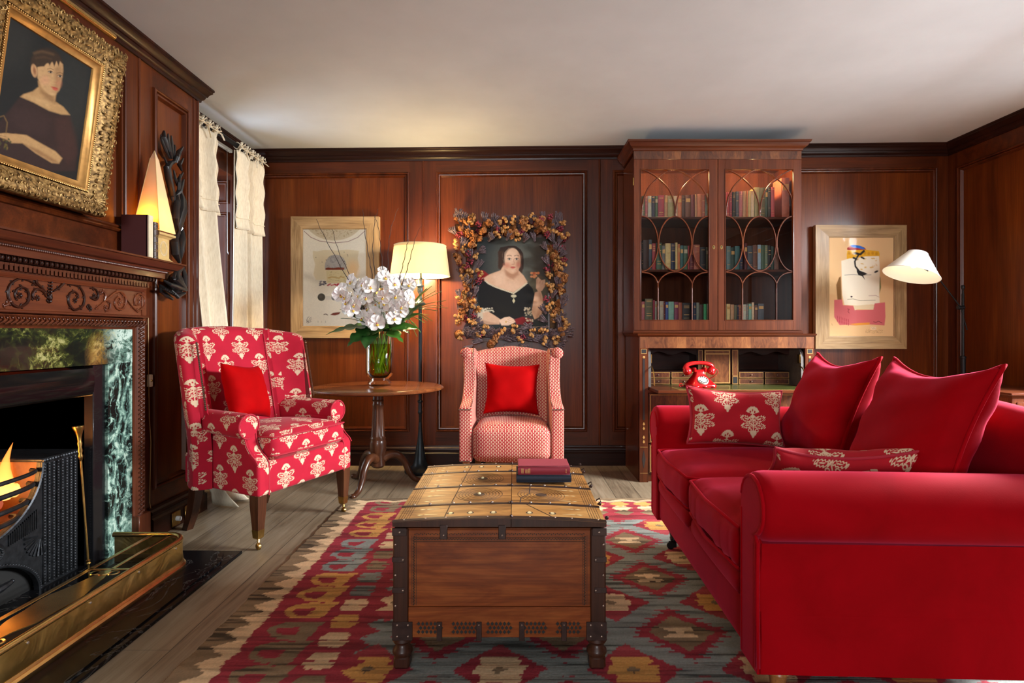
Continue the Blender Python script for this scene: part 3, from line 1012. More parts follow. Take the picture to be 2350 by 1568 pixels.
# architrave: carved ribbon round the marble, with outer fillet, down to a plinth
ARCH = [(-0.0, 0), (0.0, 0.012), (0.006, 0.014), (0.012, 0.02), (0.022, 0.03), (0.036, 0.034), (0.05, 0.03), (0.056, 0.02), (0.06, 0.014), (0.066, 0.012), (0.07, 0.0)]
AY0, AY1, AZ = 2.639, 2.71, 1.02
mb = MB()
mb.loft([[(XL + h, AY0 + d, 0.15) for d, h in ARCH], [(XL + h, AY0 + d, AZ + d * .76) for d, h in ARCH], [(XL + h, YM0, AZ + d * .76) for d, h in ARCH]])
mobj('architrave', mb, MANT['z'], smooth=30)
mb = MB(); z = 0.16
while z < AZ + .02:
    mb.tube([(XL + .03, AY0 + .018, z), (XL + .039, AY0 + .035, z + .012), (XL + .031, AY0 + .053, z + .016)], [.003, .0055, .003], 6)
    mb.sphere((XL + .033, AY0 + .028, z + .016), .0048, 6, 4); mb.sphere((XL + .033, AY0 + .045, z + .004), .0042, 6, 4)
    z += 0.021
y = 1.45
while y < AY1 - .02:
    mb.tube([(XL + .03, y, AZ + .014), (XL + .039, y + .012, AZ + .026), (XL + .031, y + .014, AZ + .04)], [.003, .006, .003], 6)
    mb.sphere((XL + .034, y + .004, AZ + .035), .0042, 6, 4)
    y += 0.022
mobj('ribbon_carving', mb, MANT['z'])['kind'] = 'stuff'
mobj('plinth', MB().box(XL, XL + .042, AY0 - .002, AY1 + .014, HZ, 0.152, 0.003), MANT['z'])
mobj('outer_fillet', MB().box(XL, XL + .012, AY1, AY1 + .02, 0.15, 1.20, 0.002).box(XL, XL + .01, 2.708, 2.74, 1.07, 1.265, 0.002), MANT['z'])
# marble slips (parts), black inner frame
mobj('marble_upright', MB().box(XL - .01, XL + .008, 2.482, 2.642, HZ, 0.868), MARL, smooth=0)
mobj('marble_lintel', MB().box(XL - .01, XL + .009, YM0 + .2, 2.642, 0.868, AZ + .004), MARH, smooth=0)
mobj('inner_frame', MB().box(XL - .04, XL - .004, 2.405, 2.482, HZ, 0.868, .003).box(XL - .035, XL + .004, 2.40, 2.412, HZ, .868, .002), SLIPS)
mb = MB()
hood = [(-.03, .862), (.004, .855), (.010, .82), (.012, .79), (.006, .755), (-.004, .74), (-.03, .735)]
mb.loft([[(XL + p, YM0 + .3, z) for p, z in hood], [(XL + p, 2.40, z) for p, z in hood]])
STEEL = plain('burnished_steel', (0.035, 0.033, 0.033), 0.09, metal=0.85)
mobj('steel_hood', mb, STEEL, smooth=60)

# ---- hearth slab
mb = MB().box(XL - .5, -1.235, YM0, 2.586, 0.0, HZ - .006, 0.002)
pl = [(-2.2, YM0), (-1.262, YM0), (-1.262, 2.45), (-1.30, 2.545), (-1.36, 2.572), (-2.2, 2.572)]
mb.prism(pl, 'xy', HZ - .006, HZ)
struct_h = obj('hearth_slab', mb, hearth_mat(), smooth=20)
tag(struct_h, 'black marble hearth slab with a chamfered edge under the brass fender', 'hearth')

# ---- cast iron grate
gr = thing('fire_grate', 'black cast iron hob grate with arched front, bow bars and burning fuel', 'grate', (-1.84, 1.9, HZ))
def gobj(name, mb, mat, **k):
    mb.v = [(x + 1.84, y - 1.9, z - HZ) for x, y, z in mb.v]
    return obj(name, mb, mat, gr, **k)
GX, GC, GA, GB, GZ = -1.82, 1.90, 0.287, 0.239, 0.505
# front plate outline for right half and left half: panel minus basket curve and ash arch
def half(sg):
    pts = [(GC + sg * 0.472, HZ), (GC + sg * 0.472, GZ), (GC + sg * GA, GZ)]
    for i in range(1, 13):
        t = i / 12 * PI / 2
        pts.append((GC + sg * GA * math.cos(t), GZ - GB * math.sin(t)))
    for i in range(0, 13):
        t = PI / 2 * (1 - i / 12)
        pts.append((GC + sg * 0.275 * math.cos(t), HZ + 0.165 * math.sin(t)))
    return pts
for sg in (1, -1):
    gobj('hob_front', MB().prism(half(sg), 'yz', GX - .015, GX), IRON, smooth=30)
    mb = MB(); lo, hi = sorted((GC + sg * GA, GC + sg * .475))
    mb.box(-2.2, GX + .008, lo, hi, GZ, GZ + .014, 0.004)
    for k in range(14):
        yy = lerp(lo, hi, (k + .5) / 14); mb.sphere((GX + .008, yy, GZ + .005), .007, 6, 4)
    gobj('hob_top', mb, IRON)
mb = MB()
for c in range(8):
    y = 2.205 + c * 0.0218
    zb = HZ + .012
    mb.box(GX, GX + .004, y - .0095, y - .0065, zb, GZ - .01)
    z = zb
    while z < GZ - .012:
        if (y - GC) / .3 > 1 or z < GZ - GB * math.sqrt(max(0, 1 - ((y - GC) / GA) ** 2)) - .01:
            mb.sphere((GX + .001, y, z), .0052, 6, 4, (0.8, 0.8, 1))
        z += .0115
gobj('beaded_ribs', mb, IRON)['kind'] = 'stuff'
mb = MB()
mb.tube([(GX + .003, GC + (GA + .006) * math.cos(t), GZ - (GB + .006) * math.sin(t)) for t in [i / 40 * PI for i in range(41)]], .006, 6)
mb.tube([(GX + .003, GC + .279 * math.cos(t), HZ + .169 * math.sin(t)) for t in [i / 40 * PI for i in range(41)]], .006, 6)
for i in range(60):
    t = (i + .5) / 60 * PI
    mb.sphere((GX + .006, GC + .283 * math.cos(t), HZ + .173 * math.sin(t)), .0045, 5, 4)
    mb.sphere((GX + .006, GC + .296 * math.cos(t), GZ - .247 * math.sin(t)), .004, 5, 4)
gobj('arch_border', mb, IRON)
mb = MB()
mb.lathe([(0, .012), (.006, .012), (.008, .005), (.024, .008), (.03, .004), (.034, 0)], 20, M=Matrix.Translation((GX, 2.00, .226)) @ Matrix.Rotation(PI / 2, 4, 'Y'))
for k in range(12):
    t = k * PI / 6; mb.sphere((GX + .007, 2.00 + .017 * math.cos(t), .226 + .017 * math.sin(t)), .0048, 5, 4)
for k in range(15):
    y = 2.045 + k * .0085; mb.box(GX, GX + .006, y, y + .004, .235 + k * .0016, .275 + k * .004)
for k in range(9):
    t = PI * (.95 + .08 * k); c, s_ = math.cos(t), math.sin(t)
    mb.tube([(GX + .002, 2.185 + .012 * c, .225 + .012 * s_), (GX + .004, 2.185 + .075 * c, .225 + .075 * s_)], [.002, .0045], 5)
gobj('plate_ornament', mb, IRON)
# bow bars
for i, z in enumerate((.478, .43, .375, .33)):
    mb = MB(); w_ = GA * math.sqrt(max(.05, 1 - ((GZ - z) / GB) ** 2)) * .97
    mb.tube([(GX - .03 + .075 * math.cos(t) ** .8 if abs(t) < PI / 2 else GX - .03, GC + w_ * math.sin(t), z) for t in [(-.5 + j / 20) * PI * .995 for j in range(21)]], .0095 if i else .008, 8)
    gobj('fire_bar', mb, IRON)
mb = MB().box(-2.24, -2.2, GC - .45, GC + .45, HZ, .75)
for sg in (1, -1):
    mb.box(-2.2, GX - .02, *sorted((GC + sg * .30, GC + sg * .31)), .15, GZ)
mb.box(-2.2, GX - .05, GC - .3, GC + .3, .262, .27)
FIREB = plain('fire_brick', (0.35, 0.16, 0.06), 0.85, var=0.4, vscale=14)
gobj('fireback', mb, FIREB, smooth=0)
mb = MB()
rs = random.Random(4)
for k in range(34):
    mb.sphere((rs.uniform(-2.12, -1.88), GC + rs.uniform(-.24, .24), .31 + rs.uniform(-.02, .09)), rs.uniform(.03, .045), 8, 6, (1, rs.uniform(.7, 1.2), .8))
COALM = plain('glowing_coal', (0.03, 0.02, 0.018), 0.9, var=.5, emit=((1.0, 0.12, 0.01), 0.35))
gobj('coals', mb, COALM)['kind'] = 'stuff'
def flame_mat():
    global NT
    m = bpy.data.materials.new('flame'); m.use_nodes = True; NT = m.node_tree; NT.nodes.clear()
    out = N('ShaderNodeOutputMaterial'); mx = N('ShaderNodeMixShader'); tr = N('ShaderNodeBsdfTransparent'); em = N('ShaderNodeEmission')
    x, y, z = sep(coords())
    c = ramp((z - .3) * 3.2, [(0.0, (1, .55, .16)), (.45, (1, .32, .06)), (1, (1, .2, .03))])
    NT.links.new(c.k, em.inputs[0]); em.inputs[1].default_value = 2.6
    lw_ = N('ShaderNodeLayerWeight'); lw_.inputs[0].default_value = .35
    plug(mx.inputs[0], (1.0 - E(lw_.outputs['Facing'])) * (1.25 - (z - .3) * 3.2) * 0.8)
    NT.links.new(tr.outputs[0], mx.inputs[1]); NT.links.new(em.outputs[0], mx.inputs[2]); NT.links.new(mx.outputs[0], out.inputs[0])
    return m
FLM = flame_mat()
for (u, v, h, r, lean) in ((8, 1050, .21, .03, .01), (35, 1085, .12, .022, .02), (44, 1092, .09, .028, 0.01), (-30, 1070, .2, .035, 0), (25, 1075, .10, .02, -.02)):
    p = onX(u, v, -1.93); p.z = .37
    mb = MB()
    mb.loft([[(p.x + r * s_ * math.cos(a) + .01 * math.sin(6 * t), p.y + lean * t * 3 + .014 * math.sin(5 * t + r * 90) + r * s_ * math.sin(a), p.z + h * t) for a in [k * PI / 5 for k in range(10)]]
             for t, s_ in ((0, .5), (.1, .9), (.22, 1), (.38, .85), (.55, .6), (.72, .36), (.88, .16), (1, .02))])
    gobj('flame', mb, FLM, smooth=180)
bulb('fire_glow', (-1.95, 1.98, .47), 6, (1.0, .42, .1), .05)
mb = MB()
a = onX(0, 1335, -1.80); bb = onX(28, 1328, -1.80)
mb.tube([(-1.8, 1.85, .10), (-1.8, a.y, .105), (-1.80, bb.y - .01, .11), (-1.80, bb.y, .112)], [.016, .014, .009, .006], 8)
mb.sphere((-1.8, bb.y, .112), .008, 8, 6)
gobj('ash_door_catch', mb, IRON)
gobj('ash_pit', MB().box(-2.1, GX - .03, GC - .28, GC + .28, HZ, HZ + .18), SOOT_SHADE, smooth=0)

# ---- brass poker leaning against the inner frame
top, bot = onX(180, 978, -1.735), onX(205, 1297, -1.70)
bot.z = HZ + .002
ln = (top - bot).length
pk = thing('brass_poker', 'slim brass poker with a flared knob leaning upright against the black grate', 'poker', tuple(bot))
dq = Vector((0, 0, 1)).rotation_difference((top - bot).normalized()).to_matrix().to_4x4()
obj('shaft', MB().lathe([(0, 0), (.0035, .002), (.0042, .05), (.0042, ln - .14), (.0042, ln - .1)], 12, M=dq), AGEBR, pk)
obj('collar', MB().lathe([(.004, 0), (.0085, .004), (.006, .01), (.0085, .016), (.004, .02)], 14, M=dq @ Matrix.Translation((0, 0, .055))), AGEBR, pk)
obj('knob', MB().lathe([(.004, -.14), (.007, -.13), (.009, -.12), (.006, -.11), (.009, -.1), (.0065, -.085), (.009, -.07), (.007, -.06), (.008, -.045), (.013, -.022), (.021, -.006), (.021, 0), (0, 0)], 18, M=dq @ Matrix.Translation((0, 0, ln))), AGEBR, pk)

# ---- brass fender
FX, FY0, FY1, FZ0, FZ1 = -1.385, 0.95, 2.452, HZ, 0.148
fd = thing('brass_fender', 'long polished brass fender with a pierced top standing on the hearth', 'fender', (FX, 1.7, HZ))
def fobj(name, mb, mat, **k):
    mb.v = [(x - FX, y - 1.7, z - HZ) for x, y, z in mb.v]
    return obj(name, mb, mat, fd, **k)
FR = 0.10
def fpath(off=0.0, n=10):    # plan path: along the front, rounded corner, back to the breast
    pts = [(FX - off, FY0)]
    for i in range(n + 1):
        a = PI / 2 * i / n
        pts.append((FX - FR + (FR - off) * math.cos(a), FY1 - FR + (FR - off) * math.sin(a)))
    pts.append((-1.72, FY1 - off))
    return pts
def fsweep(prof, closed_prof=True):
    P = fpath(); out = []
    n = len(P)
    secs = []
    for i, (x, y) in enumerate(P):
        if i == 0: nx_, ny_ = 1, 0
        elif i == n - 1: nx_, ny_ = 0, 1
        else:
            a = PI / 2 * (i - 1) / 10; nx_, ny_ = math.cos(a), math.sin(a)
        secs.append([(x + nx_ * d, y + ny_ * d, z) for d, z in prof])
    return MB().loft(secs)
def fender_mat():
    m, bs = new_mat('hammered_brass')
    co = coords()
    n = noise(co, 5.5, 4, 0.55, 1.2)
    setc(bs, ramp(n, [(0.3, (0.5, 0.32, 0.09)), (0.55, (0.80, 0.56, 0.19)), (0.75, (0.92, 0.70, 0.30))]))
    bs.inputs['Metallic'].default_value = 1.0; bs.inputs['Roughness'].default_value = 0.3
    bump(bs, noise(co, 9, 3, 0.5, .6), 0.35, 0.02)
    return m
FBR = fender_mat()
fobj('front_panel', fsweep([(-.003, .045), (0, .045), (.002, .06), (0, .08), (0, .135), (-.003, .135)]), FBR, smooth=60)
fobj('top_rail', fsweep([(-.008 + .011 * math.cos(a), .137 + .011 * math.sin(a)) for a in [k * PI / 6 for k in range(12)]]), BRASS, smooth=60)
fobj('base_moulding', fsweep([(-.004, HZ), (.010, HZ), (.013, .028), (.012, .036), (.004, .042), (.006, .046), (.002, .052), (-.004, .052)]), plain('rosy_brass', (0.80, 0.52, 0.22), 0.26, metal=1.0, var=.15), smooth=40)
TZ = .142
mb = MB()
mb.box(-1.555, -1.537, FY0, 2.44, TZ - .003, TZ, .001)
mb.prism([(-1.555, 2.425), (-1.49, 2.425), (-1.42, 2.39), (-1.40, 2.36), (-1.395, 2.40), (-1.43, 2.436), (-1.555, 2.445)], 'xy', TZ - .003, TZ)
fobj('inner_rail', mb, BRASS, smooth=30)
for (a, b_) in ((2.075, 2.43), (0.95, 1.545)):
    fobj('middle_strip', MB().box(-1.475, -1.46, a, b_, TZ - .003, TZ, .001), BRASS, smooth=30)
for yc in (2.075, 1.545):
    fobj('cross_strip', MB().box(-1.55, -1.392, yc - .007, yc + .007, TZ - .003, TZ, .001), BRASS, smooth=30)
# ornamental cartouche between the cross strips
cp = []
for i in range(96):
    t = i / 96 * 2 * PI
    yy = 1.81 + .245 * math.cos(t); xx = -1.468 + .058 * math.sin(t)
    k = .75 + .25 * abs(math.cos(2 * t)) + .07 * math.cos(9 * t)
    cp.append((-1.468 + (xx + 1.468) * k * (1.0 - .45 * abs(math.cos(t)) ** 4), yy))
fobj('cartouche_plate', MB().prism(cp, 'xy', TZ - .003, TZ), BRASS, smooth=30)
mb = MB()
for yc in (2.04, 1.58):
    mb.lathe([(0, .004), (.02, .003), (.022, 0)], 20, (-1.468, yc, TZ))
    for dx in (-.032, .032): mb.lathe([(.012, .001), (.018, .002), (.02, 0)], 16, (-1.468 + dx, yc, TZ))
fobj('scroll_ends', mb, BRASS)
for y in (1.2, 1.62, 1.86, 2.10, 2.33):
    fobj('rivet', MB().lathe([(0, .003), (.003, .0025), (.0045, 0)], 12, M=Matrix.Translation((FX + .0005, y, .120)) @ Matrix.Rotation(PI / 2, 4, 'Y')), WHITEM if False else STUDM)
mb = MB().box(-1.70, -1.40, FY0, 2.42, HZ + .0005, HZ + .004)
fobj('under_fender_shade', mb, SOOT_SHADE, smooth=0)  # black sheet painting the shadow under the pierced top

# ---- wall switch with flex by the mantel, brass sockets on the skirting
sw = thing('wall_switch', 'small cream switch on a thin cream flex beside the marble surround', 'switch', (XL + .001, 2.755, .80))
p = onX(339, 874, XL)
zc = p.z - .80; yc = p.y - 2.755
obj('housing', MB().box(0, .018, yc - .012, yc + .012, zc - .03, zc + .03, .003), CREAMP, sw)
obj('rocker', MB().lathe([(0, .005), (.004, .004), (.006, 0)], 12, M=Matrix.Translation((.018, yc, zc)) @ Matrix.Rotation(PI / 2, 4, 'Y')), AGEBR, sw)
fl = [(.004, yc, zc + .03)]
obj('flex', MB().tube([(.004, yc - .004, .28), (.004, yc - .002, zc + .03)], .0022, 6).tube([(.004, yc, zc - .03), (.004, yc + .004, zc - .18), (.004, yc + .016, zc - .3), (.004, yc + .012, -.45), (.004, yc + .006, -.62), (.012, yc + .03, -.755)], .0022, 6), plain('old_flex', (.45, .3, .12), .5), sw)

def socket(name, label, loc, rotz, knob=False, plug_=False):
    t = thing(name, label, 'socket', loc, rotz)
    w = .036 if knob else .072
    obj('face_plate', MB().box(-w, w, -.007, 0, -.036, .036, .003), AGEBR, t)
    if knob:
        obj('dimmer_knob', MB().lathe([(.013, 0), (.0135, .016), (.012, .02), (0, .02)], 20, M=Matrix.Translation((0, -.007, 0)) @ Matrix.Rotation(PI / 2, 4, 'X')), WHITEM, t)
    else:
        for cx in (-.034, .034):
            obj('outlet', MB().box(cx - .017, cx + .017, -.0085, -.006, -.022, .014, .001), BLACKM, t)
            obj('rocker_switch', MB().box(cx - .006 + (.02 if cx < 0 else -.02), cx + .006 + (.02 if cx < 0 else -.02), -.0095, -.006, .018, .03, .001), AGEBR, t)
        if plug_:
            obj('plug', MB().box(-.054, -.018, -.034, -.008, -.026, .016, .008).sphere((-.036, -.036, -.014), .006, 8, 6, (1, .4, 1)), BLACKM, t)
    return t
p1_, p2_ = onX(404, 1195, XL + .036), onX(433, 1180, XL + .036)
socket('dimmer_switch', 'small brass dimmer plate with a white knob on the dark skirting', (XL + .033, p1_.y, .047), PI / 2, True)
socket('double_socket', 'brass double socket on the skirting behind the floral armchair leg', (XL + .033, p2_.y + .035, .05), PI / 2)
ps = onY(1120, 1058, YB - .033)
socket('double_socket', 'brass double socket with a black plug under the small patterned chair', (ps.x, YB - .033, .047), 0, False, True)
# ================================================================== PAINTING BY NUMBERS (numpy canvases)
class Paint:
    def __init__(s, x0, x1, y0, y1, nx, ny, bg):
        X, Y = np.meshgrid(np.linspace(x0, x1, nx), np.linspace(y0, y1, ny))
        s.X, s.Y, s.nx, s.ny = X, Y, nx, ny
        s.c = np.zeros((ny, nx, 3)) + lin(bg)
    def blend(s, m, col, a=1.0):
        m = (np.clip(m, 0, 1) * a)[..., None]
        c = col if isinstance(col, np.ndarray) and col.ndim == 3 else lin(col)
        s.c = s.c * (1 - m) + c * m
    def ell(s, cx, cy, rx, ry, col, soft=6, rot=0, a=1.0):
        dx, dy = s.X - cx, s.Y - cy
        c_, q = math.cos(rot), math.sin(rot)
        u, v = (dx * c_ + dy * q) / rx, (dy * c_ - dx * q) / ry
        d = (np.sqrt(u * u + v * v) - 1) * min(rx, ry)
        s.blend(0.5 - d / soft, col, a)
    def poly(s, pts, col, soft=5, a=1.0):
        P = np.array(pts, float); d2 = np.full(s.X.shape, 1e18); ins = np.zeros(s.X.shape, bool)
        for i in range(len(P)):
            ax, ay = P[i]; bx, by = P[(i + 1) % len(P)]
            ex, ey = bx - ax, by - ay
            wx, wy = s.X - ax, s.Y - ay
            t = np.clip((wx * ex + wy * ey) / (ex * ex + ey * ey + 1e-12), 0, 1)
            d2 = np.minimum(d2, (wx - ex * t) ** 2 + (wy - ey * t) ** 2)
            c1 = (ay <= s.Y) != (by <= s.Y)
            with np.errstate(divide='ignore', invalid='ignore'):
                xi = ax + (s.Y - ay) * ex / (ey if ey else 1e-12)
            ins ^= c1 & (s.X < xi)
        d = np.sqrt(d2) * np.where(ins, -1, 1)
        s.blend(0.5 - d / soft, col, a)
    def line(s, pts, w, col, soft=3, a=1.0):
        d2 = np.full(s.X.shape, 1e18)
        for (ax, ay), (bx, by) in zip(pts[:-1], pts[1:]):
            ex, ey = bx - ax, by - ay
            wx, wy = s.X - ax, s.Y - ay
            t = np.clip((wx * ex + wy * ey) / (ex * ex + ey * ey + 1e-12), 0, 1)
            d2 = np.minimum(d2, (wx - ex * t) ** 2 + (wy - ey * t) ** 2)
        s.blend(0.5 - (np.sqrt(d2) - w / 2) / soft, col, a)
    def grain(s, amt, seed=1, scale=25):
        n = vnoise(s.X, s.Y, scale, scale, seed, 3) - .5
        s.c = np.clip(s.c * (1 + amt * n[..., None]), 0, 1)

def canvas(name, p, pos_fn, mat, parent):
    """pos_fn(s,t)->xyz arrays, s left..right, t top..bottom"""
    S_, T_ = np.meshgrid(np.linspace(0, 1, p.nx), np.linspace(0, 1, p.ny))
    x, y, z = pos_fn(S_, T_)
    V, Q = sheet_mesh(p.nx, p.ny, np.stack([x + 0 * S_, y + 0 * S_, z + 0 * S_], -1))
    me = np_mesh(name, V, Q); color_mesh(me, p.c)
    me.materials.append(mat)
    o = bpy.data.objects.new(name, me); COL.objects.link(o); o.parent = parent
    return o
OILP = paint_mat('oil_paint', 0.6, 0.0, 0.12, 700)
PRINT = paint_mat('print_paper', 0.75, 0.0, spec=.1)

# ---- the child's portrait in a carved gilt frame over the mantel
PY0, PY1 = 1.765, 2.372                     # along the wall (Y)
B0 = Vector((-1.752, 0, 1.488)); T0 = Vector((-1.66, 0, 2.168))
up = (T0 - B0); PH = up.length; up.normalize()
nr = Vector((up.z, 0, -up.x))               # out of the frame's face
pf = thing('portrait_painting', 'oil portrait of a dark-haired child in a carved gilt frame over the mantel', 'painting', (B0.x, (PY0 + PY1) / 2, B0.z))
def PP(y, q, h):                            # along wall, up the frame, out of it
    p = up * q + nr * h
    return (p.x, y, p.z)
hw = (PY1 - PY0) / 2
def gilt(name, c1, c2, c3):
    m, bs = new_mat(name)
    co = coords()
    d = noise(co, 50, 3, 0.5, 1.5)
    v = voro(co, 95, 'SMOOTH_F1')
    k = v * 0.9 + (d - 0.5) * 0.7
    setc(bs, ramp(k, [(0.18, c3), (0.4, c2), (0.72, c1)]))
    bs.inputs['Metallic'].default_value = 0.6; bs.inputs['Roughness'].default_value = 0.45
    bump(bs, 1.0 - k, 0.2, 0.003)
    return m
GILT = gilt('carved_gilt', (0.07, 0.038, 0.012), (0.24, 0.135, 0.042), (0.44, 0.27, 0.095))
GILTP = plain('plain_gilt', (0.50, 0.26, 0.075), 0.38, metal=0.7, var=0.2, vscale=30)
cs = lambda i: [(-hw + i, i), (hw - i, i), (hw - i, PH - i), (-hw + i, PH - i)]
mb = MB().frame([(0, -.0), (0, .03), (.006, .046), (.02, .056), (.045, .05), (.07, .032), (.082, .026), (.084, .0)], cs(0), PP)
obj('outer_frame', mb, GILT, pf, smooth=50)
mb = MB()
rs = random.Random(3)
def along(k):  # perimeter walk
    W_, H_ = 2 * hw, PH
    per = 2 * (W_ + H_); q = k % per
    if q < W_: return (-hw + q, 0, 0)
    q -= W_
    if q < H_: return (hw, q, 1)
    q -= H_
    if q < W_: return (hw - q, PH, 2)
    q -= W_
    return (-hw, PH - q, 3)
def cpoint(k, ins):
    a, b, s_ = along(k)
    a = max(-hw + ins, min(hw - ins, a)) if s_ in (0, 2) else (hw - ins if s_ == 1 else -hw + ins)
    b = max(ins, min(PH - ins, b)) if s_ in (1, 3) else (ins if s_ == 0 else PH - ins)
    return a, b
per = 2 * (2 * hw + PH)
hprof = lambda d: np.interp(d, [0, .006, .02, .045, .07, .082], [.03, .046, .056, .05, .032, .026])
k = 0.0
while k < per:                      # leafy C-scrolls worked over the broad moulding
    for row in range(3):
        ins = .012 + row * .024 + rs.uniform(-.004, .004)
        a, b = cpoint(k + row * .007, ins)
        R_ = rs.uniform(.008, .0125); a0 = rs.uniform(0, 2 * PI); sg = rs.choice((-1, 1))
        mb.tube([PP(a + R_ * (1 - .12 * j) * math.cos(a0 + sg * j * .62), b + R_ * (1 - .12 * j) * math.sin(a0 + sg * j * .62), float(hprof(ins)) + .002) for j in range(8)], [.0012, .0024, .0032, .0034, .003, .0026, .0026, .0036], 6)
    k += .0215
for cx_ in (-hw, hw):               # corner acanthus leaves
    for cy_ in (0, PH):
        sx_, sy_ = (1 if cx_ < 0 else -1), (1 if cy_ == 0 else -1)
        for j in range(7):
            a = math.radians(-20 + 130 * j / 6)
            p0 = (cx_ + sx_ * .062, cy_ + sy_ * .062); 
            q0 = (p0[0] - sx_ * .062 * math.cos(math.radians(45) + (a - math.radians(45)) ), p0[1] - sy_ * .062 * math.sin(a))
            mb.tube([PP(*p0, .036), PP((p0[0] + q0[0]) / 2, (p0[1] + q0[1]) / 2, .058), PP(*q0, .05)], [.003, .0062, .004], 6)
obj('carved_scrolls', mb, GILT, pf)['kind'] = 'stuff'
obj('gilt_slip', MB().frame([(.086, .024), (.09, .028), (.096, .026), (.1, .018), (.118, .010), (.12, .004), (.12, -.004)], cs(0), PP), GILTP, pf, smooth=40)
mb = MB(); k = 0
while k < per:
    a, b = cpoint(k, .088); mb.sphere(PP(a, b, .028), .0036, 6, 4); k += .0085
obj('bead_border', mb, GILTP, pf)['kind'] = 'stuff'
mb = MB().frame([(.004, -.06), (.004, 0), (.03, 0), (.03, -.06)], cs(0), PP)
mb.frame([(.0, -.062), (.0, -.05), (.008, -.046), (.02, -.05), (.02, -.062)], cs(.006), PP)
obj('frame_back', mb, GILT, pf, smooth=40)
# figure, drawn in the crop's own pixels through the perspective of the photographed canvas
def homog(src, dst):
    A = []
    for (x, y), (u, v) in zip(src, dst):
        A.append([x, y, 1, 0, 0, 0, -u * x, -u * y, -u]); A.append([0, 0, 0, x, y, 1, -v * x, -v * y, -v])
    return np.linalg.svd(np.array(A))[2][-1].reshape(3, 3)
p = Paint(0, 1, 0, 1, 190, 250, (20, 22, 23))
Hm = homog([(0, 0), (1, 0), (1, 1), (0, 1)], [(58, 78), (530, 375), (447, 1062), (-22, 902)])
den = Hm[2, 0] * p.X + Hm[2, 1] * p.Y + Hm[2, 2]
p.X, p.Y = (Hm[0, 0] * p.X + Hm[0, 1] * p.Y + Hm[0, 2]) / den, (Hm[1, 0] * p.X + Hm[1, 1] * p.Y + Hm[1, 2]) / den
p.ell(420, 520, 150, 260, (38, 42, 42), 160, a=.7); p.ell(60, 250, 130, 160, (44, 44, 40), 120, a=.5)
DRS = (46, 28, 26)
p.poly([(130, 575), (215, 610), (290, 650), (350, 668), (405, 672), (425, 760), (450, 880), (440, 1000), (300, 1010), (60, 940), (-20, 900), (0, 760), (70, 660)], DRS, 14)
p.poly([(330, 690), (405, 680), (440, 800), (450, 900), (400, 960), (350, 900), (330, 800)], (62, 36, 32), 30, .7)
p.poly([(100, 640), (220, 650), (300, 700), (270, 800), (150, 780), (80, 720)], (56, 36, 34), 40, .6)
SK, SKS, SKL = (182, 142, 94), (118, 78, 48), (204, 166, 116)
p.poly([(132, 572), (150, 555), (200, 535), (232, 505), (228, 470), (330, 540), (325, 590), (370, 620), (408, 668), (360, 668), (290, 648), (210, 605)], SK, 10)
p.poly([(232, 470), (250, 520), (320, 560), (330, 600), (290, 590), (240, 540)], SKS, 22, .55)
p.poly([(160, 560), (230, 570), (300, 600), (290, 630), (210, 592)], SKL, 20, .5)
# head
p.ell(275, 365, 92, 105, (40, 28, 20), 12, -.1)
p.poly([(222, 380), (300, 350), (345, 335), (366, 360), (368, 400), (358, 470), (348, 520), (318, 556), (285, 545), (248, 505), (225, 450)], (190, 150, 104), 10)
p.poly([(318, 380), (362, 370), (366, 420), (356, 480), (340, 530), (318, 555), (322, 480)], SKS, 22, .45)
p.ell(268, 462, 24, 28, (206, 148, 112), 26, a=.6); p.ell(345, 480, 14, 22, (190, 122, 92), 20, a=.5)
p.poly([(192, 330), (215, 285), (280, 272), (340, 300), (366, 345), (350, 338), (342, 372), (330, 340), (318, 375), (305, 340), (292, 372), (280, 345), (262, 378), (240, 380), (222, 385), (205, 380), (190, 365)], (52, 36, 24), 7)
p.line([(205, 300), (250, 285), (310, 300)], 14, (98, 72, 46), 14, .6); p.line([(215, 330), (260, 320), (300, 330)], 10, (84, 60, 38), 12, .5)
p.ell(206, 408, 17, 40, (190, 146, 102), 6, -.15); p.ell(208, 408, 8, 26, (140, 92, 60), 8, -.15)
for ex, ey in ((297, 412), (350, 434)):
    p.line([(ex - 18, ey - 18), (ex, ey - 24), (ex + 16, ey - 16)], 4, (92, 62, 40), 4, .8)
    p.ell(ex, ey + 1, 14, 9, (150, 108, 76), 8, .15, .7); p.ell(ex, ey, 12, 5.5, (186, 166, 138), 4, .15); p.ell(ex + 1, ey, 6, 6, (30, 22, 18), 3); p.line([(ex - 13, ey - 3), (ex, ey - 8), (ex + 13, ey - 2)], 3, (60, 38, 26), 3)
p.line([(330, 425), (338, 465), (330, 474), (318, 472)], 4, (160, 112, 78), 6, .8)
p.ell(322, 508, 20, 6, (168, 66, 52), 5, .28); p.ell(324, 517, 15, 6, (186, 88, 70), 5, .25); p.ell(312, 545, 16, 8, SKL, 10, a=.5)
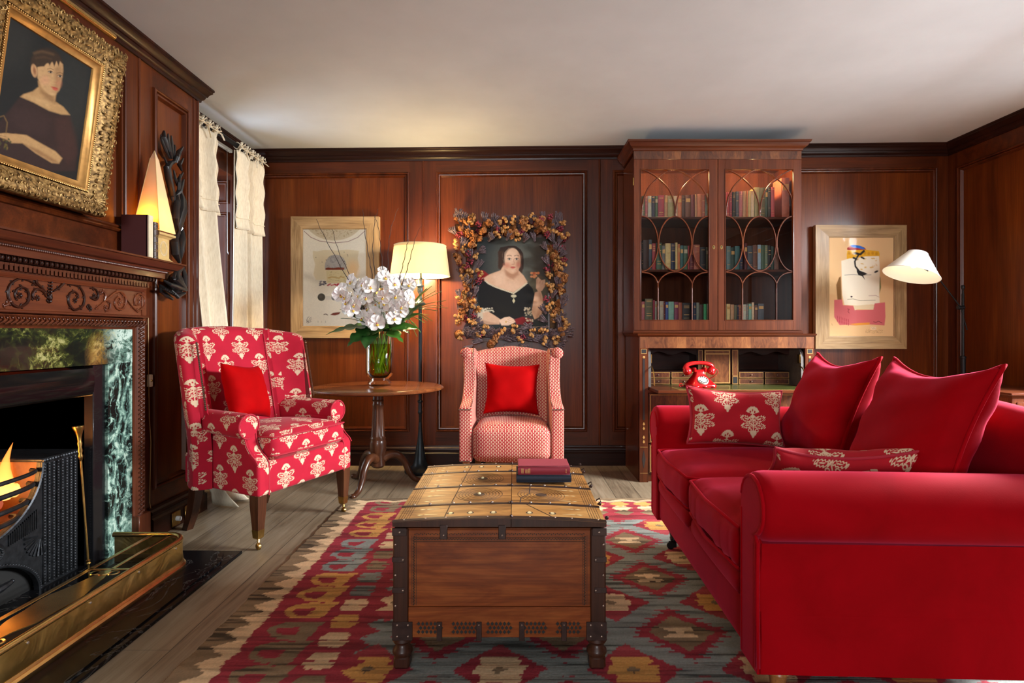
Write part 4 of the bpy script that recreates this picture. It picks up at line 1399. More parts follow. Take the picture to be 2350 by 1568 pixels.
# arm and hand, basket
p.poly([(60, 805), (110, 795), (170, 800), (230, 835), (330, 890), (368, 930), (350, 962), (310, 960), (220, 905), (150, 850), (90, 850)], SK, 9)
p.poly([(150, 850), (220, 900), (310, 955), (350, 960), (330, 940), (230, 880)], SKS, 14, .6)
p.poly([(5, 800), (60, 792), (130, 800), (150, 835), (90, 850), (60, 832), (10, 815)], SK, 7)
for q in ((20, 806, 60, 815), (30, 822, 75, 832), (45, 835, 95, 845)): p.line([(q[0], q[1]), (q[2], q[3])], 3, SKS, 4, .7)
p.line([(0, 760), (20, 700), (45, 690), (65, 730), (60, 790)], 7, (104, 78, 44), 6)
for i in range(22):
    p.ell(rs.uniform(-15, 95), rs.uniform(825, 885), rs.uniform(6, 13), rs.uniform(4, 8), rs.choice([(96, 82, 34), (64, 68, 40), (112, 92, 44), (46, 50, 34)]), 6, rs.uniform(0, 3))
p.grain(.30, 3, 14); p.c *= .82
cin = .118
canvas('canvas', p, lambda s, t: (up.x * (PH - cin - t * (PH - 2 * cin)) + nr.x * .003, -hw + cin + s * 2 * (hw - cin), up.z * (PH - cin - t * (PH - 2 * cin)) + nr.z * .003), OILP, pf)
# ---- picture light
pl_ = thing('picture_light', 'slim brass picture light above the gilt-framed portrait', 'lamp', (-1.60, 2.03, 2.187))
obj('reflector_tube', MB().tube([(0, -.24, 0), (0, .244, 0)], .0115, 14).sphere((0, .244, 0), .0115, 12, 8, (1, .5, 1)), BRASS, pl_)
for dy in (-.10, 0.0):
    obj('bracket_arm', MB().tube([(0, dy, .008), (-.015, dy - .012, .04), (-.05, dy - .03, .05), (-.085, dy - .04, .03), (-.09, dy - .045, -.002)], .0045, 8), BRASS, pl_)

# ---- books and obelisk lamp on the mantel shelf
def book_mesh(w, h, t, r=.003):
    """standing book: spine at +Y... returns cover MB and page MB; w depth (x), t thickness (y), h height"""
    c = MB()
    c.box(0, w, 0, .0028, 0, h, .001); c.box(0, w, t - .0028, t, 0, h, .001)
    n = 8
    c.loft([[(w - .002 + .006 * math.sin(PI * j / n), t * j / n, z) for j in range(n + 1)] + [(w - .006, t, z), (w - .006, 0, z)] for z in (0, h)])
    pg = MB().box(.004, w - .004, .0029, t - .0029, .004, h - .004)
    return c, pg
PAGES = plain('book_pages', (.62, .5, .33), .8, var=.12, vscale=60)
def shelf_book(label, y0, t, w, h, mat, sp=None, x1=-1.642, group=None):
    tb = thing('book', label, 'book', (x1 - w, y0, ZS + .001), group=group)
    c, pg = book_mesh(w, h, t)
    obj('cover', c, mat, tb, smooth=40); obj('pages', pg, PAGES, tb, smooth=0)
    if sp:
        m_ = MB()
        for (z0, z1, ins, k) in sp: m_.box(w + .0005, w + .0052, t * ins, t * (1 - ins), h * z0, h * z1, m=0)
        obj('spine_lettering', m_, sp[0][3], tb, smooth=0)
    return tb
GOLD = plain('gold_tooling', (.5, .32, .1), .4, metal=.6)
LAB = plain('green_title_label', (.04, .09, .05), .6)
shelf_book('large maroon book with a cream spine, first on the mantel shelf', 2.548, .032, .118, .192, [plain('maroon_cloth', (.07, .008, .007), .6, bmp=.1, bscale=400)], [(.72, .93, .25, LAB)])
bk = bpy.data.objects['book']
obj('spine', MB().box(.1165, .125, .001, .031, .001, .191, .002), CREAMP, bk)
shelf_book('brown tooled leather book between the maroon book and the obelisk lamp', 2.596, .03, .115, .168, plain('brown_leather', (.05, .02, .012), .45, var=.3, bmp=.2), [(z, z + .008, .08, GOLD) for z in (.06, .2, .24, .4, .44, .6, .64, .8, .84, .94)])
ob = thing('obelisk_lamp', 'glowing cream obelisk lamp on a square base at the end of the mantel shelf', 'lamp', (-1.712, 2.708, ZS))
def shade_mat(name, c, tr, em=None):
    global NT
    m = bpy.data.materials.new(name); m.use_nodes = True; NT = m.node_tree; NT.nodes.clear()
    out = N('ShaderNodeOutputMaterial'); ad = N('ShaderNodeMixShader'); ad.inputs[0].default_value = tr
    d = N('ShaderNodeBsdfDiffuse'); d.inputs[0].default_value = (*c, 1)
    t = N('ShaderNodeBsdfTranslucent'); t.inputs[0].default_value = (*(em or c), 1)
    NT.links.new(d.outputs[0], ad.inputs[1]); NT.links.new(t.outputs[0], ad.inputs[2]); NT.links.new(ad.outputs[0], out.inputs[0])
    return m
OBS = shade_mat('vellum_shade', (.78, .66, .42), .3, (.98, .40, .035))
PARCH = plain('parchment_board', (.62, .42, .16), .55, var=.12, vscale=25)
s0, s1, hz0, hz1, hzt = .063, .0125, .143, .49, .53
def sq(s_, z): return [(s_, -s_, z), (s_, s_, z), (-s_, s_, z), (-s_, -s_, z)]
mb = MB().loft([sq(s0, hz0), sq(s1, hz1)], cap=False); mb.loft([sq(s1, hz1), sq(.0008, hzt)], cap=True)
obj('shade', mb, OBS, ob, smooth=0, rec=False)
obj('shade_edges', MB().tube([sq(s0, hz0)[0], sq(s1, hz1)[0], (0, 0, hzt)], .0013, 6).tube([sq(s0, hz0)[3], sq(s1, hz1)[3]], .0013, 6).tube([sq(s0, hz0)[1], sq(s1, hz1)[1]], .0013, 6), PARCH, ob)
obj('silver_band', MB().box(-s0 + .004, s0 - .004, -s0 + .004, s0 - .004, .134, .143), plain('silver_foil', (.7, .7, .7), .2, metal=1), ob)
obj('cap_moulding', MB().loft([sq(.046, .112), sq(.054, .120), sq(.064, .124), sq(.064, .134)]), PARCH, ob, smooth=0)
obj('pedestal', MB().box(-.044, .044, -.044, .044, .014, .113, .001).loft([sq(.058, 0), sq(.058, .006), sq(.05, .012), sq(.045, .02)]), PARCH, ob, smooth=0)
mb = MB()
for i in range(30):
    t = i / 30 * 2 * PI; mb.sphere((.0445, .026 * math.cos(t), .064 + .033 * math.sin(t)), .0028, 5, 4, (.4, 1, 1))
mb.tube([(.0445, .020 * math.cos(t), .064 + .027 * math.sin(t)) for t in [i / 24 * 2 * PI for i in range(24)]], .0008, 5, closed=True)
obj('laurel_oval', mb, CREAMP, ob)
bulb('obelisk_bulb', (-1.712, 2.700, ZS + .20), 2.4, (1.0, .62, .22), .012)

# ---- black carved foliage drop with a mask, hung on the panel beyond the lamp
XO = XL + .003
oz = onX(400, 690, XO)
orn = thing('wall_carving', 'tall black carved wood drop of leaves ending in a grotesque mask', 'carving', (XL + .001, 2.96, .55 + .6))
mb = MB()
def OP(px, py, x=.02):    # crop px (340,280 scale 3.567)
    p = onX(340 + px / 3.567, 280 + py / 3.567, XL + x); return (p.x - XL - .001, p.y - 2.96, p.z - 1.15)
def oleaf(pts, rr, x0=.015, x1=.035, seg=8, m=None):
    n = len(pts)
    (m or mb).tube([OP(a, b, lerp(x0, x1, math.sin(PI * (i + .3) / n))) for i, (a, b) in enumerate(pts)], rr, seg, flat=0.8)
oleaf([(130, 75), (125, 130), (150, 200), (185, 290)], [.006, .015, .014, .006])
oleaf([(105, 105), (115, 160), (145, 230), (180, 300)], [.004, .009, .010, .005], .02, .03)
oleaf([(165, 100), (165, 170), (180, 240), (195, 300)], [.005, .012, .012, .006], .02, .04)
oleaf([(190, 115), (195, 180), (200, 250), (205, 300)], [.005, .01, .01, .006])
oleaf([(218, 190), (215, 240), (210, 300)], [.004, .007, .005])
oleaf([(285, 205), (250, 250), (235, 310), (190, 340)], [.005, .014, .014, .008], .02, .04)
oleaf([(255, 230), (240, 290), (225, 330)], [.004, .011, .01], .02, .05)
oleaf([(235, 320), (185, 335), (155, 375), (165, 450), (190, 560), (200, 640)], [.006, .014, .018, .018, .016, .009], .02, .045)
oleaf([(130, 290), (145, 320), (160, 360)], [.004, .006, .006])
oleaf([(285, 300), (255, 350), (275, 400)], [.006, .012, .005], .02, .04)
oleaf([(285, 415), (262, 450), (245, 470)], [.004, .009, .007], .015, .03)
oleaf([(210, 400), (225, 470), (240, 520)], [.006, .01, .008], .02, .04)
oleaf([(290, 470), (270, 520), (255, 570), (225, 600)], [.005, .014, .015, .008], .02, .045)
oleaf([(262, 430), (255, 500), (250, 560)], [.004, .009, .008], .03, .05)
oleaf([(270, 570), (285, 640), (285, 720), (262, 800), (240, 880), (235, 950)], [.008, .02, .025, .024, .02, .012], .02, .05)
oleaf([(205, 520), (210, 620), (215, 700)], [.005, .014, .007], .02, .04)
oleaf([(245, 580), (230, 680), (225, 790), (230, 880)], [.008, .017, .018, .01], .025, .06)
oleaf([(290, 845), (270, 870), (250, 900)], [.005, .011, .008])
oleaf([(225, 900), (215, 990), (225, 1080), (255, 1150)], [.01, .022, .02, .008], .02, .045)
oleaf([(280, 880), (280, 960), (270, 1060), (260, 1140)], [.008, .018, .016, .006], .02, .05)
obj('leaf_carving', mb, EBON, orn)
mb = MB()
for i in range(46):
    t = i / 46
    a, b = lerp(235, 262, math.sin(t * 8) * .5 + .5), 600 + 320 * t
    mb.sphere(OP(a, b, .062), .005, 6, 4, (.5, 1, 1.1))
obj('scale_pattern', mb, EBON, orn)['kind'] = 'stuff'
mb = MB()
mb.sphere(OP(225, 1330, .03), .062, 16, 12, (.62, .72, 1.0))
oleaf([(285, 1190), (235, 1240), (230, 1290), (275, 1330), (310, 1370)], [.008, .017, .02, .018, .01], .03, .085, m=mb)
oleaf([(225, 1220), (205, 1270), (235, 1330)], [.006, .012, .01], .05, .085, m=mb)
oleaf([(130, 1300), (180, 1330), (240, 1350), (310, 1375)], [.006, .012, .014, .01], .05, .09, m=mb)
oleaf([(95, 1335), (110, 1390), (150, 1420), (200, 1450)], [.006, .012, .012, .008], .02, .04, m=mb)
for k in range(7):
    oleaf([(100 + k * 18, 1335 + k * 9), (130 + k * 16, 1365 + k * 9), (175 + k * 14, 1385 + k * 7)], [.005, .009, .004], .04, .075, m=mb)
oleaf([(190, 1380), (240, 1430), (300, 1400)], [.008, .014, .008], .05, .08, m=mb)
oleaf([(285, 1180), (300, 1260), (305, 1350)], [.006, .014, .012], .02, .05, m=mb)
mb.sphere(OP(262, 1300, .085), .009, 8, 6); mb.sphere(OP(215, 1290, .085), .008, 8, 6)
obj('mask_carving', mb, EBON, orn)

# ================================================================== CURTAINS ON THE WINDOW WALL
LINEN = None
def linen_mat():
    m, bs = new_mat('cream_linen')
    co = coords()
    n = noise(mapping(co, (180, 180, 25)), 1.0, 3, .6)
    setc(bs, ramp(n, [(.3, (.68, .58, .42)), (.7, (.83, .74, .57))]))
    bs.inputs['Roughness'].default_value = .9
    bs.inputs['Subsurface Weight'].default_value = 0.0
    bump(bs, n, .15, .001)
    return m
LINEN = linen_mat()
rod = thing('curtain_rod', 'black curtain rod under the cornice by the window', 'curtain rod', (-1.90, 3.75, 2.29))
obj('rod', MB().tube([(0, -.5, 0), (0, .52, 0)], .015, 12), BLACKM, rod)
obj('finial', MB().sphere((0, .535, 0), .022, 12, 8), BLACKM, rod)
for dy in (-.42, .44):
    obj('bracket', MB().box(-.135, .008, dy - .012, dy + .012, -.012, .012, .003).box(-.145, -.125, dy - .02, dy + .02, -.05, .05, .003), BLACKM, rod)
bl = thing('window_blind', 'white roller blind rail with a bead chain in front of the window', 'blind', (-2.0, 3.75, 2.288))
obj('headrail', MB().box(-.012, .012, -.36, .27, -.012, .012, .004), WHITEM, bl)
obj('chain', MB().tube([(.012, .19, -.01), (.013, .19, -.3), (.012, .195, -.72), (.016, .2, -.735), (.016, .2, -.72)], .0022, 6), plain('chain_metal', (.4, .4, .42), .3, metal=.9), bl)

def curtain(name, label, y0, y1, zb, xf, folds, seed, flare, flap):
    """hung from the rod; y0..y1 across at the top; xf(t) pushes it into the room lower down"""
    t_ = thing(name, label, 'curtain', (-1.90, (y0 + y1) / 2, zb))
    yc = (y0 + y1) / 2
    rs = random.Random(seed); ph = [rs.uniform(0, 6) for _ in range(3)]
    ztop = 2.245
    def fn(off):
        def f(u, v):
            z = lerp(ztop, zb + .001, v)
            w = lerp(y0, y1, u)
            fl_ = flare * v * v
            a = folds * 2 * PI * u + ph[0] + .6 * math.sin(2.2 * v + ph[1])
            amp = lerp(.022, .045, v)
            x = -1.90 + amp * math.sin(a) + .018 * math.sin(a * .5 + ph[2]) + xf(v) + off
            y = w + fl_ * (u - .3) + .012 * math.cos(a) 
            if v > .9:
                k = (v - .9) / .1; x += .05 * k * k * math.sin(a) + .06 * k * k
            z -= .012 * math.sin(a * 1.0) * (1 - v) ** 8
            return (x + 1.90, y - yc, z - zb)
        return f
    obj('drape', MB().grid(90, 60, fn(0), ), LINEN, t_, smooth=180, rec=False).modifiers.new('t', 'SOLIDIFY').thickness = .004
    f0 = fn(.016)
    def ff(u, v):
        q = f0(u, v * flap); return (q[0] + .006 * math.sin(v * 20), q[1], q[2])
    o_ = obj('header_flap', MB().grid(90, 24, ff), LINEN, t_, smooth=180, rec=False); o_.modifiers.new('t', 'SOLIDIFY').thickness = .004
    mb = MB()
    for k in (.72, .86, 1.0):
        pts = [f0(u / 40, flap * k) for u in range(41)]
        mb.tube([(p_[0] + .004, p_[1], p_[2]) for p_ in pts], .0035, 5)
    obj('tuck_seams', mb, LINEN, t_)
    nt = max(2, int((y1 - y0) / .075))
    for k in range(nt):
        yy = lerp(y0 + .03, y1 - .03, k / max(1, nt - 1)) - yc
        zt_ = 2.29 - zb
        mb = MB()
        mb.tube([(.0 + .021 * math.cos(a), yy + .004 * math.sin(3 * a), zt_ + .021 * math.sin(a)) for a in [j * PI / 7 for j in range(14)]], .006, 6, closed=True, flat=.5)
        mb.tube([(.01, yy, ztop - zb - .005), (.022, yy, ztop - zb + .02), (.028, yy, zt_ - .015)], .007, 6)
        for sg in (-1, 1):
            L_ = rs.uniform(.03, .045); dz = rs.uniform(-.05, .03)
            mb.tube([(.03, yy, zt_ - .012), (.045, yy + sg * L_ * .5, zt_ + .012), (.05, yy + sg * L_ * .8, zt_ - .012), (.035, yy + sg * .004, zt_ - .018)], [.006, .010, .009, .005], 6, flat=.5)
            mb.tube([(.03, yy, zt_ - .015), (.05, yy + sg * .03, zt_ - .03), (.055, yy + sg * .055, zt_ - .05 + dz)], [.005, .008, .006], 6, flat=.4)
        mb.sphere((.034, yy, zt_ - .014), .011, 8, 6)
        obj('tie', mb, LINEN, t_)
    return t_
curtain('curtain', 'cream linen curtain nearest the back wall, tied to the rod with bows', 3.87, 4.25, .012, lambda v: 0.0, 3.2, 5, .03, .235)
curtain('curtain', 'cream linen curtain beside the chimney breast, pooling behind the floral armchair', 3.30, 3.60, .006, lambda v: .06 * smooth01(v * 1.5) + .11 * v ** 3, 2.6, 9, .12, .22)
# ================================================================== SEATING AND TABLES ON THE LEFT
def puff(x0, x1, y0, y1, z0, z1, r, infl=(0, 0, 0), n=9, fn=None, mb=None):
    """rounded, stuffed block; infl bulges the faces along x, y, z"""
    mb = mb or MB()
    lo, hi = Vector((x0, y0, z0)), Vector((x1, y1, z1))
    c = (lo + hi) / 2; h = (hi - lo) / 2
    ix = {}; vs = []; fs = []
    def V(g):
        k = tuple(round(a, 5) for a in g)
        if k in ix: return ix[k]
        p = Vector([g[i] * h[i] for i in range(3)])
        q = Vector([max(-(h[i] - r), min(h[i] - r, p[i])) for i in range(3)])
        d = p - q
        if d.length > 1e-9: p = q + d.normalized() * r
        for i in range(3):
            a, b = (i + 1) % 3, (i + 2) % 3
            k2 = (1 - g[a] ** 2) * (1 - g[b] ** 2)
            p[i] += infl[i] * k2 ** .6 * g[i]
        p += c
        if fn: p = Vector(fn(*p))
        vs.append(p); ix[k] = len(vs) - 1
        return ix[k]
    def T(i):
        t = -1 + 2 * i / (n - 1)
        return math.copysign(abs(t) ** .75, t)
    for ax in range(3):
        for sg in (-1, 1):
            for i in range(n - 1):
                for j in range(n - 1):
                    q = []
                    for di, dj in ((0, 0), (1, 0), (1, 1), (0, 1)):
                        g = [0, 0, 0]; g[ax] = sg; g[(ax + 1) % 3] = T(i + di); g[(ax + 2) % 3] = T(j + dj); q.append(V(g))
                    fs.append(tuple(q) if sg > 0 else tuple(reversed(q)))
    return mb.add(vs, fs)

def shell(pts, thick, ztop, zbot, rec=lambda z: 0.0, nz=9, r=None, mb=None):
    """upholstered wall standing on a plan polyline; thickness goes to the left of travel"""
    mb = mb or MB(); secs = []
    n = len(pts)
    for i, (x, y) in enumerate(pts):
        a = Vector(pts[max(0, i - 1)]); b = Vector(pts[min(n - 1, i + 1)])
        d = (b - a).normalized(); nl = Vector((-d.y, d.x))
        t, zt_, zb = thick[i], ztop[i], (zbot[i] if isinstance(zbot, (list, tuple)) else zbot)
        rr = t / 2
        q = []
        for k in range(nz):
            z = lerp(zb, zt_ - rr, k / (nz - 1)); q.append((x, y + rec(z), z))
        for k in range(1, 8):
            a_ = PI * k / 8; o = rr * (1 - math.cos(a_)); z = zt_ - rr + rr * math.sin(a_)
            q.append((x + nl.x * o, y + nl.y * o + rec(z), z))
        for k in range(nz):
            z = lerp(zt_ - rr, zb, k / (nz - 1)); q.append((x + nl.x * t, y + nl.y * t + rec(z), z))
        secs.append(q)
    return mb.loft(secs)

def spline(pts, k=8):
    q = []; n = len(pts)
    for i in range(n - 1):
        p0, p1, p2, p3 = (Vector(pts[j]) for j in (max(0, i - 1), i, i + 1, min(n - 1, i + 2)))
        for t in [j / k for j in range(k)]:
            q.append(0.5 * ((2 * p1) + (p2 - p0) * t + (2 * p0 - 5 * p1 + 4 * p2 - p3) * t * t + (3 * p1 - p0 - 3 * p2 + p3) * t ** 3))
    q.append(Vector(pts[-1]))
    return q

def rounded(o, w=.018, seg=3):
    b = o.modifiers.new('soft_edge', 'BEVEL'); b.width = w; b.segments = seg; b.limit_method = 'ANGLE'; b.angle_limit = math.radians(35)
    for p in o.data.polygons: p.use_smooth = True
    return o

def pillow(w, h, d, pull=.10, n=30, seed=0, wr=.004, sag=0.0):
    """stuffed cushion standing in the XZ plane, base at z=0; returns body and its piping path"""
    rs = random.Random(seed); ph = [rs.uniform(0, 6) for _ in range(6)]
    def P(u, v, s):
        x = w / 2 * u * (1 - pull * (1 - v * v) * abs(u) ** 1.5)
        z = h / 2 * v * (1 - pull * (1 - u * u) * abs(v) ** 1.5)
        if v > 0: z -= sag * h * (1 - u * u) * v
        t = d / 2 * max(0.0, (1 - abs(u) ** 3.2) * (1 - abs(v) ** 3.2)) ** .5
        y = s * t
        e = (1 - u * u) * (1 - v * v)
        y += s * wr * e ** .5 * (math.sin(5 * u + 3 * v + ph[0]) + math.sin(9 * v - 4 * u + ph[1]) * .6 + .8 * math.sin(14 * (u * v) + ph[2]))
        return (x, y, z + h / 2)
    mb = MB()
    T = [math.copysign(abs(-1 + 2 * i / (n - 1)) ** .8, -1 + 2 * i / (n - 1)) for i in range(n)]
    ix = {}; vs = []; fs = []
    def V(i, j, s):
        if i in (0, n - 1) or j in (0, n - 1): s = 0
        k = (i, j, s)
        if k not in ix:
            ix[k] = len(vs); vs.append(P(T[i], T[j], s))
        return ix[k]
    for s in (-1, 1):
        for i in range(n - 1):
            for j in range(n - 1):
                q = (V(i, j, s), V(i + 1, j, s), V(i + 1, j + 1, s), V(i, j + 1, s))
                fs.append(q if s < 0 else tuple(reversed(q)))
    mb.add(vs, fs)
    edge = [P(T[i], -1, 0) for i in range(n - 1)] + [P(1, T[j], 0) for j in range(n - 1)] + [P(T[i], 1, 0) for i in range(n - 1, 0, -1)] + [P(-1, T[j], 0) for j in range(n - 1, 0, -1)]
    return mb, edge

def cushion(name, label, w, h, d, loc, rot, mat, pipe=None, pr=.005, group=None, uv=False, **k):
    mb, edge = pillow(w, h, d, **k)
    o = obj(name, mb, mat, smooth=180, uv=uv)
    o.location = loc; o.rotation_euler = rot
    tag(o, label, 'cushion', group)
    if pipe: obj('piping', MB().tube(edge, pr, 7, closed=True), pipe, o, smooth=180)
    return o

# ---------------------------------------------------------------- floral wing armchair
CH_R = math.atan2(.92, .393)
ac = thing('wing_armchair', 'red wing armchair printed with cream flowers, on castors beside the fireplace', 'armchair', (-1.045, 2.905, 0), CH_R)
tap = lambda x, y, z: (x * lerp(1, .84, max(0, y) / .55), y, z)
obj('seat_base', puff(-.325, .325, 0, .56, .245, .405, .016, (0, .006, 0), fn=tap), FLOR, ac, smooth=60, uv=True)
ca = puff(-.258, .258, -.018, .45, .395, .505, .03, (0.0, .012, .042), n=13, fn=lambda x, y, z: (x * lerp(1, .82, max(0, y) / .5), y, z + .012 * (1 - y / .45)))
obj('seat_cushion', ca, FLOR, ac, smooth=180, uv=True)
PIPF = plain('floral_piping', (.40, .012, .03), .85)
mb = MB()
for z in (.4135, .5):
    mb.tube([(x * .995, y, z + .012 * (1 - y / .45)) for x, y in ((-.212, .44), (-.252, .05), (-.25, -.012), (-.235, -.02), (0, -.031), (.235, -.02), (.25, -.012), (.252, .05), (.212, .44))], .0045, 6)
obj('cushion_piping', mb, PIPF, ac)
recl = lambda z: max(0, z - .45) * .20
inn = [(-.215, .40), (-.20, .425), (-.17, .438), (-.09, .448), (0, .452), (.09, .448), (.17, .438), (.20, .425), (.215, .40)]
zt_b = [1.03, 1.032, 1.034, 1.04, 1.043, 1.04, 1.034, 1.032, 1.03]
obj('back', shell(inn, [.05, .075, .09, .10, .10, .10, .09, .075, .05], zt_b, .25, recl), FLOR, ac, smooth=60, uv=True)
for sg in (-1, 1):
    wp = spline([(sg * .205, .428), (sg * .245, .395), (sg * .29, .345), (sg * .325, .29), (sg * .338, .27)], 4)
    wp = [(p.x, p.y) for p in (q.to_2d() if len(q) > 2 else q for q in [Vector((a[0], a[1], 0)) for a in wp])]
    m = len(wp)
    tk = [(.11 * (1 - .25 * i / (m - 1))) * (1 if i < m - 2 else (.75 if i == m - 2 else .45)) for i in range(m)]
    zt_w = [1.03 - .052 * (i / (m - 1)) ** 1.6 - (0 if i < m - 2 else (.004 if i == m - 2 else .016)) for i in range(m)]
    if sg < 0:
        wp, tk, zt_w = wp[::-1], tk[::-1], zt_w[::-1]
    wm = shell(wp, tk, zt_w, .25, recl)
    wm.v = [(x * lerp(.90, 1, smooth01((z - .42) / .2)), y + .05 * (1 - smooth01((z - .42) / .2)), z) for x, y, z in wm.v]
    obj('wing', wm, FLOR, ac, smooth=70, uv=True)
    # seam piping between wing and back
    obj('seam_piping', MB().tube([(sg * .203, .421 + recl(z), z) for z in [lerp(.5, 1.0, i / 10) for i in range(11)]], .004, 6), PIPF, ac)
    # brass nails down the front edge of the wing
    ex, ey = (sg * .356, .262)
    mb = MB()
    for i in range(36):
        z = lerp(.64, .955, i / 35)
        mb.sphere((ex, ey + recl(z), z), .0052, 7, 5)
    obj('nail_trim', mb, NAILM, ac)['kind'] = 'stuff'
    # arm: side panel with a sweeping front, and a scrolled roll
    out = [(.0, .245), (.0, .395), (.012, .415), (.04, .438), (.066, .47), (.082, .51), (.085, .545), (.09, .575), (.48, .60), (.50, .245)]
    a = MB().prism(out, 'yz', *sorted((sg * .256, sg * .326)))
    a.v = [tap(x, y - .0, z) if y > .1 else (x, y, z) for x, y, z in a.v]
    rounded(obj('arm_panel', a, FLOR, ac, uv=True), .014, 3)
    secs = []
    for i in range(11):
        y = lerp(.078, .46, i / 10)
        e = .86 if i == 0 else 1
        rr = .060 * e * lerp(1, .94, i / 10); cx = sg * lerp(.305, .285, i / 10); cz = .565 + .012 * (i / 10)
        secs.append([(cx + rr * math.cos(t), y, cz + rr * math.sin(t)) for t in [k * PI / 10 for k in range(20)]])
    obj('arm_roll', MB().loft(secs), FLOR, ac, smooth=60, uv=True)
    pc = [(sg * .305 + sg * .057 * math.cos(t), .078, .565 + .057 * math.sin(t)) for t in [math.radians(d) for d in range(-95, 206, 15)]]
    obj('arm_piping', MB().tube(pc, .004, 6).tube([(sg * .3265, y, z) for y, z in out[1:8]], .0035, 6).tube([(sg * .262, y - .001, z) for y, z in out[0:7]], .0035, 6), PIPF, ac)
    # legs
    lx = sg * .295
    mb = MB().loft([[(lx + a * s_, .032 + b * s_, z) for a, b in ((-1, -1), (1, -1), (1, 1), (-1, 1))] for s_, z in ((.0265, .25), (.0255, .2), (.018, .085))])
    lg = obj('leg', mb, LEGW, ac, smooth=20)
    mb = MB().loft([[(lx + a * s_, .032 + b * s_, z) for a, b in ((-1, -1), (1, -1), (1, 1), (-1, 1))] for s_, z in ((.0195, .09), (.0165, .052), (.010, .046))])
    mb.tube([(lx, .032, .05), (lx - .004, .026, .038), (lx - .012, .02, .02)], [.007, .006, .005], 8)
    mb.lathe([(0, -.008), (.012, -.008), (.0165, -.005), (.0165, .005), (.012, .008), (0, .008)], 20, M=Matrix.Translation((lx - .012, .018, .0168)) @ Matrix.Rotation(PI / 2, 4, 'Y') @ Matrix.Rotation(.3, 4, 'X'))
    obj('castor', mb, AGEBR, lg, smooth=30)
    bx = sg * .235
    mb = MB().loft([[(bx + sg * dx + a * s_, .52 + dy + b * s_, z) for a, b in ((-1, -1), (1, -1), (1, 1), (-1, 1))] for s_, z, dx, dy in ((.024, .25, 0, 0), (.023, .18, .0, .006), (.021, .09, .002, .024), (.018, 0, .008, .055))])
    obj('leg', mb, LEGW, ac, smooth=40)
lp_ = Vector((-1.045, 2.905, 0))
def chair_pt(x, y, z):
    c_, s_ = math.cos(CH_R), math.sin(CH_R)
    return (-1.045 + x * c_ - y * s_, 2.905 + x * s_ + y * c_, z)
cushion('cushion', 'plain scarlet cushion leaning in the floral armchair', .33, .30, .125, chair_pt(-.06, .325, .553), (-.30, 0.10, CH_R + .28), SCAR, None, pull=.13, seed=2, wr=.002)

# ---------------------------------------------------------------- small patterned chair
pc_ = thing('upholstered_chair', 'small red and white flame-patterned chair with wings under the flower-framed portrait', 'chair', (-.016, 3.53, 0))
def seatfn(x, y, z):
    return (x * lerp(1, .9, max(0, y) / .45), y, z + (.012 * math.cos(x * 5) if z > .35 else 0))
obj('seat', puff(-.252, .252, -.012, .46, .205, .415, .05, (0, .022, .026), n=15, fn=seatfn), DROP, pc_, smooth=180, uv=True)
rec2 = lambda z: max(0, z - .42) * .22
pts = [(-.25, .36), (-.2, .385), (-.1, .40), (0, .404), (.1, .40), (.2, .385), (.25, .36)]
obj('back', shell(pts, [.08, .09, .10, .10, .10, .09, .08], [.872, .884, .903, .912, .903, .884, .872], .21, rec2), DROP, pc_, smooth=70, uv=True)
prof = [(.0, .20), (.0, .53), (.012, .545), (.05, .553), (.10, .562), (.15, .585), (.19, .625), (.225, .69), (.255, .77), (.28, .85), (.30, .885), (.33, .90), (.40, .90), (.47, .885), (.50, .62), (.46, .20)]
for sg in (-1, 1):
    a = MB().prism(prof, 'yz', *sorted((sg * .248, sg * .326)))
    a.v = [(x * lerp(1, .94, max(0, y) / .5) + (sg * .012 * smooth01((z - .72) / .16)), y, z) for x, y, z in a.v]
    rounded(obj('arm_wing', a, DROP, pc_, uv=True), .026, 4)
    rr = .038
    secs = [[(sg * .308 + rr * e * math.cos(t), y, .868 + rr * e * math.sin(t)) for t in [k * PI / 9 for k in range(18)]] for y, e in ((.268, .3), (.272, .75), (.282, 1), (.36, 1.02), (.45, .9))]
    obj('ear_roll', MB().loft(secs), DROP, pc_, smooth=70, uv=True)
    mb = MB()
    for i in range(16): mb.sphere((sg * lerp(.253, .327, i / 15), -.002, .528 + .002 * (i % 2)), .0034, 6, 4)
    for i in range(12): mb.sphere((sg * lerp(.262, .318, i / 11), -.001, .207 + .002 * (i % 2)), .0034, 6, 4)
    cur = spline([(p_[0], p_[1]) for p_ in prof[2:12]], 6)
    for i, q in enumerate(cur):
        y, z = q[0], q[1]
        mb.sphere((sg * .254 * lerp(1, .95, y / .5) + sg * .012 * smooth01((z - .72) / .16), y - .0005, z + .001), .0028, 5, 4)
    obj('nail_trim', mb, NAILM, pc_)['kind'] = 'stuff'
    obj('leg', MB().lathe([(.021, .215), (.0225, .2), (.017, .0), (0, 0)], 16, (sg * .285, .045, 0)), HONEY, pc_)
    obj('leg', MB().loft([[(sg * .24 + a * s_, .46 + dy + b * s_, z) for a, b in ((-1, -1), (1, -1), (1, 1), (-1, 1))] for s_, z, dy in ((.02, .25, 0), (.019, .12, .012), (.016, 0, .045))]), HONEY, pc_)
cushion('cushion', 'plain scarlet square cushion on the small patterned chair', .375, .35, .13, (-.02, 3.79, .460), (-.26, .03, 0.03), SCAR, None, pull=.12, seed=6, wr=.003)

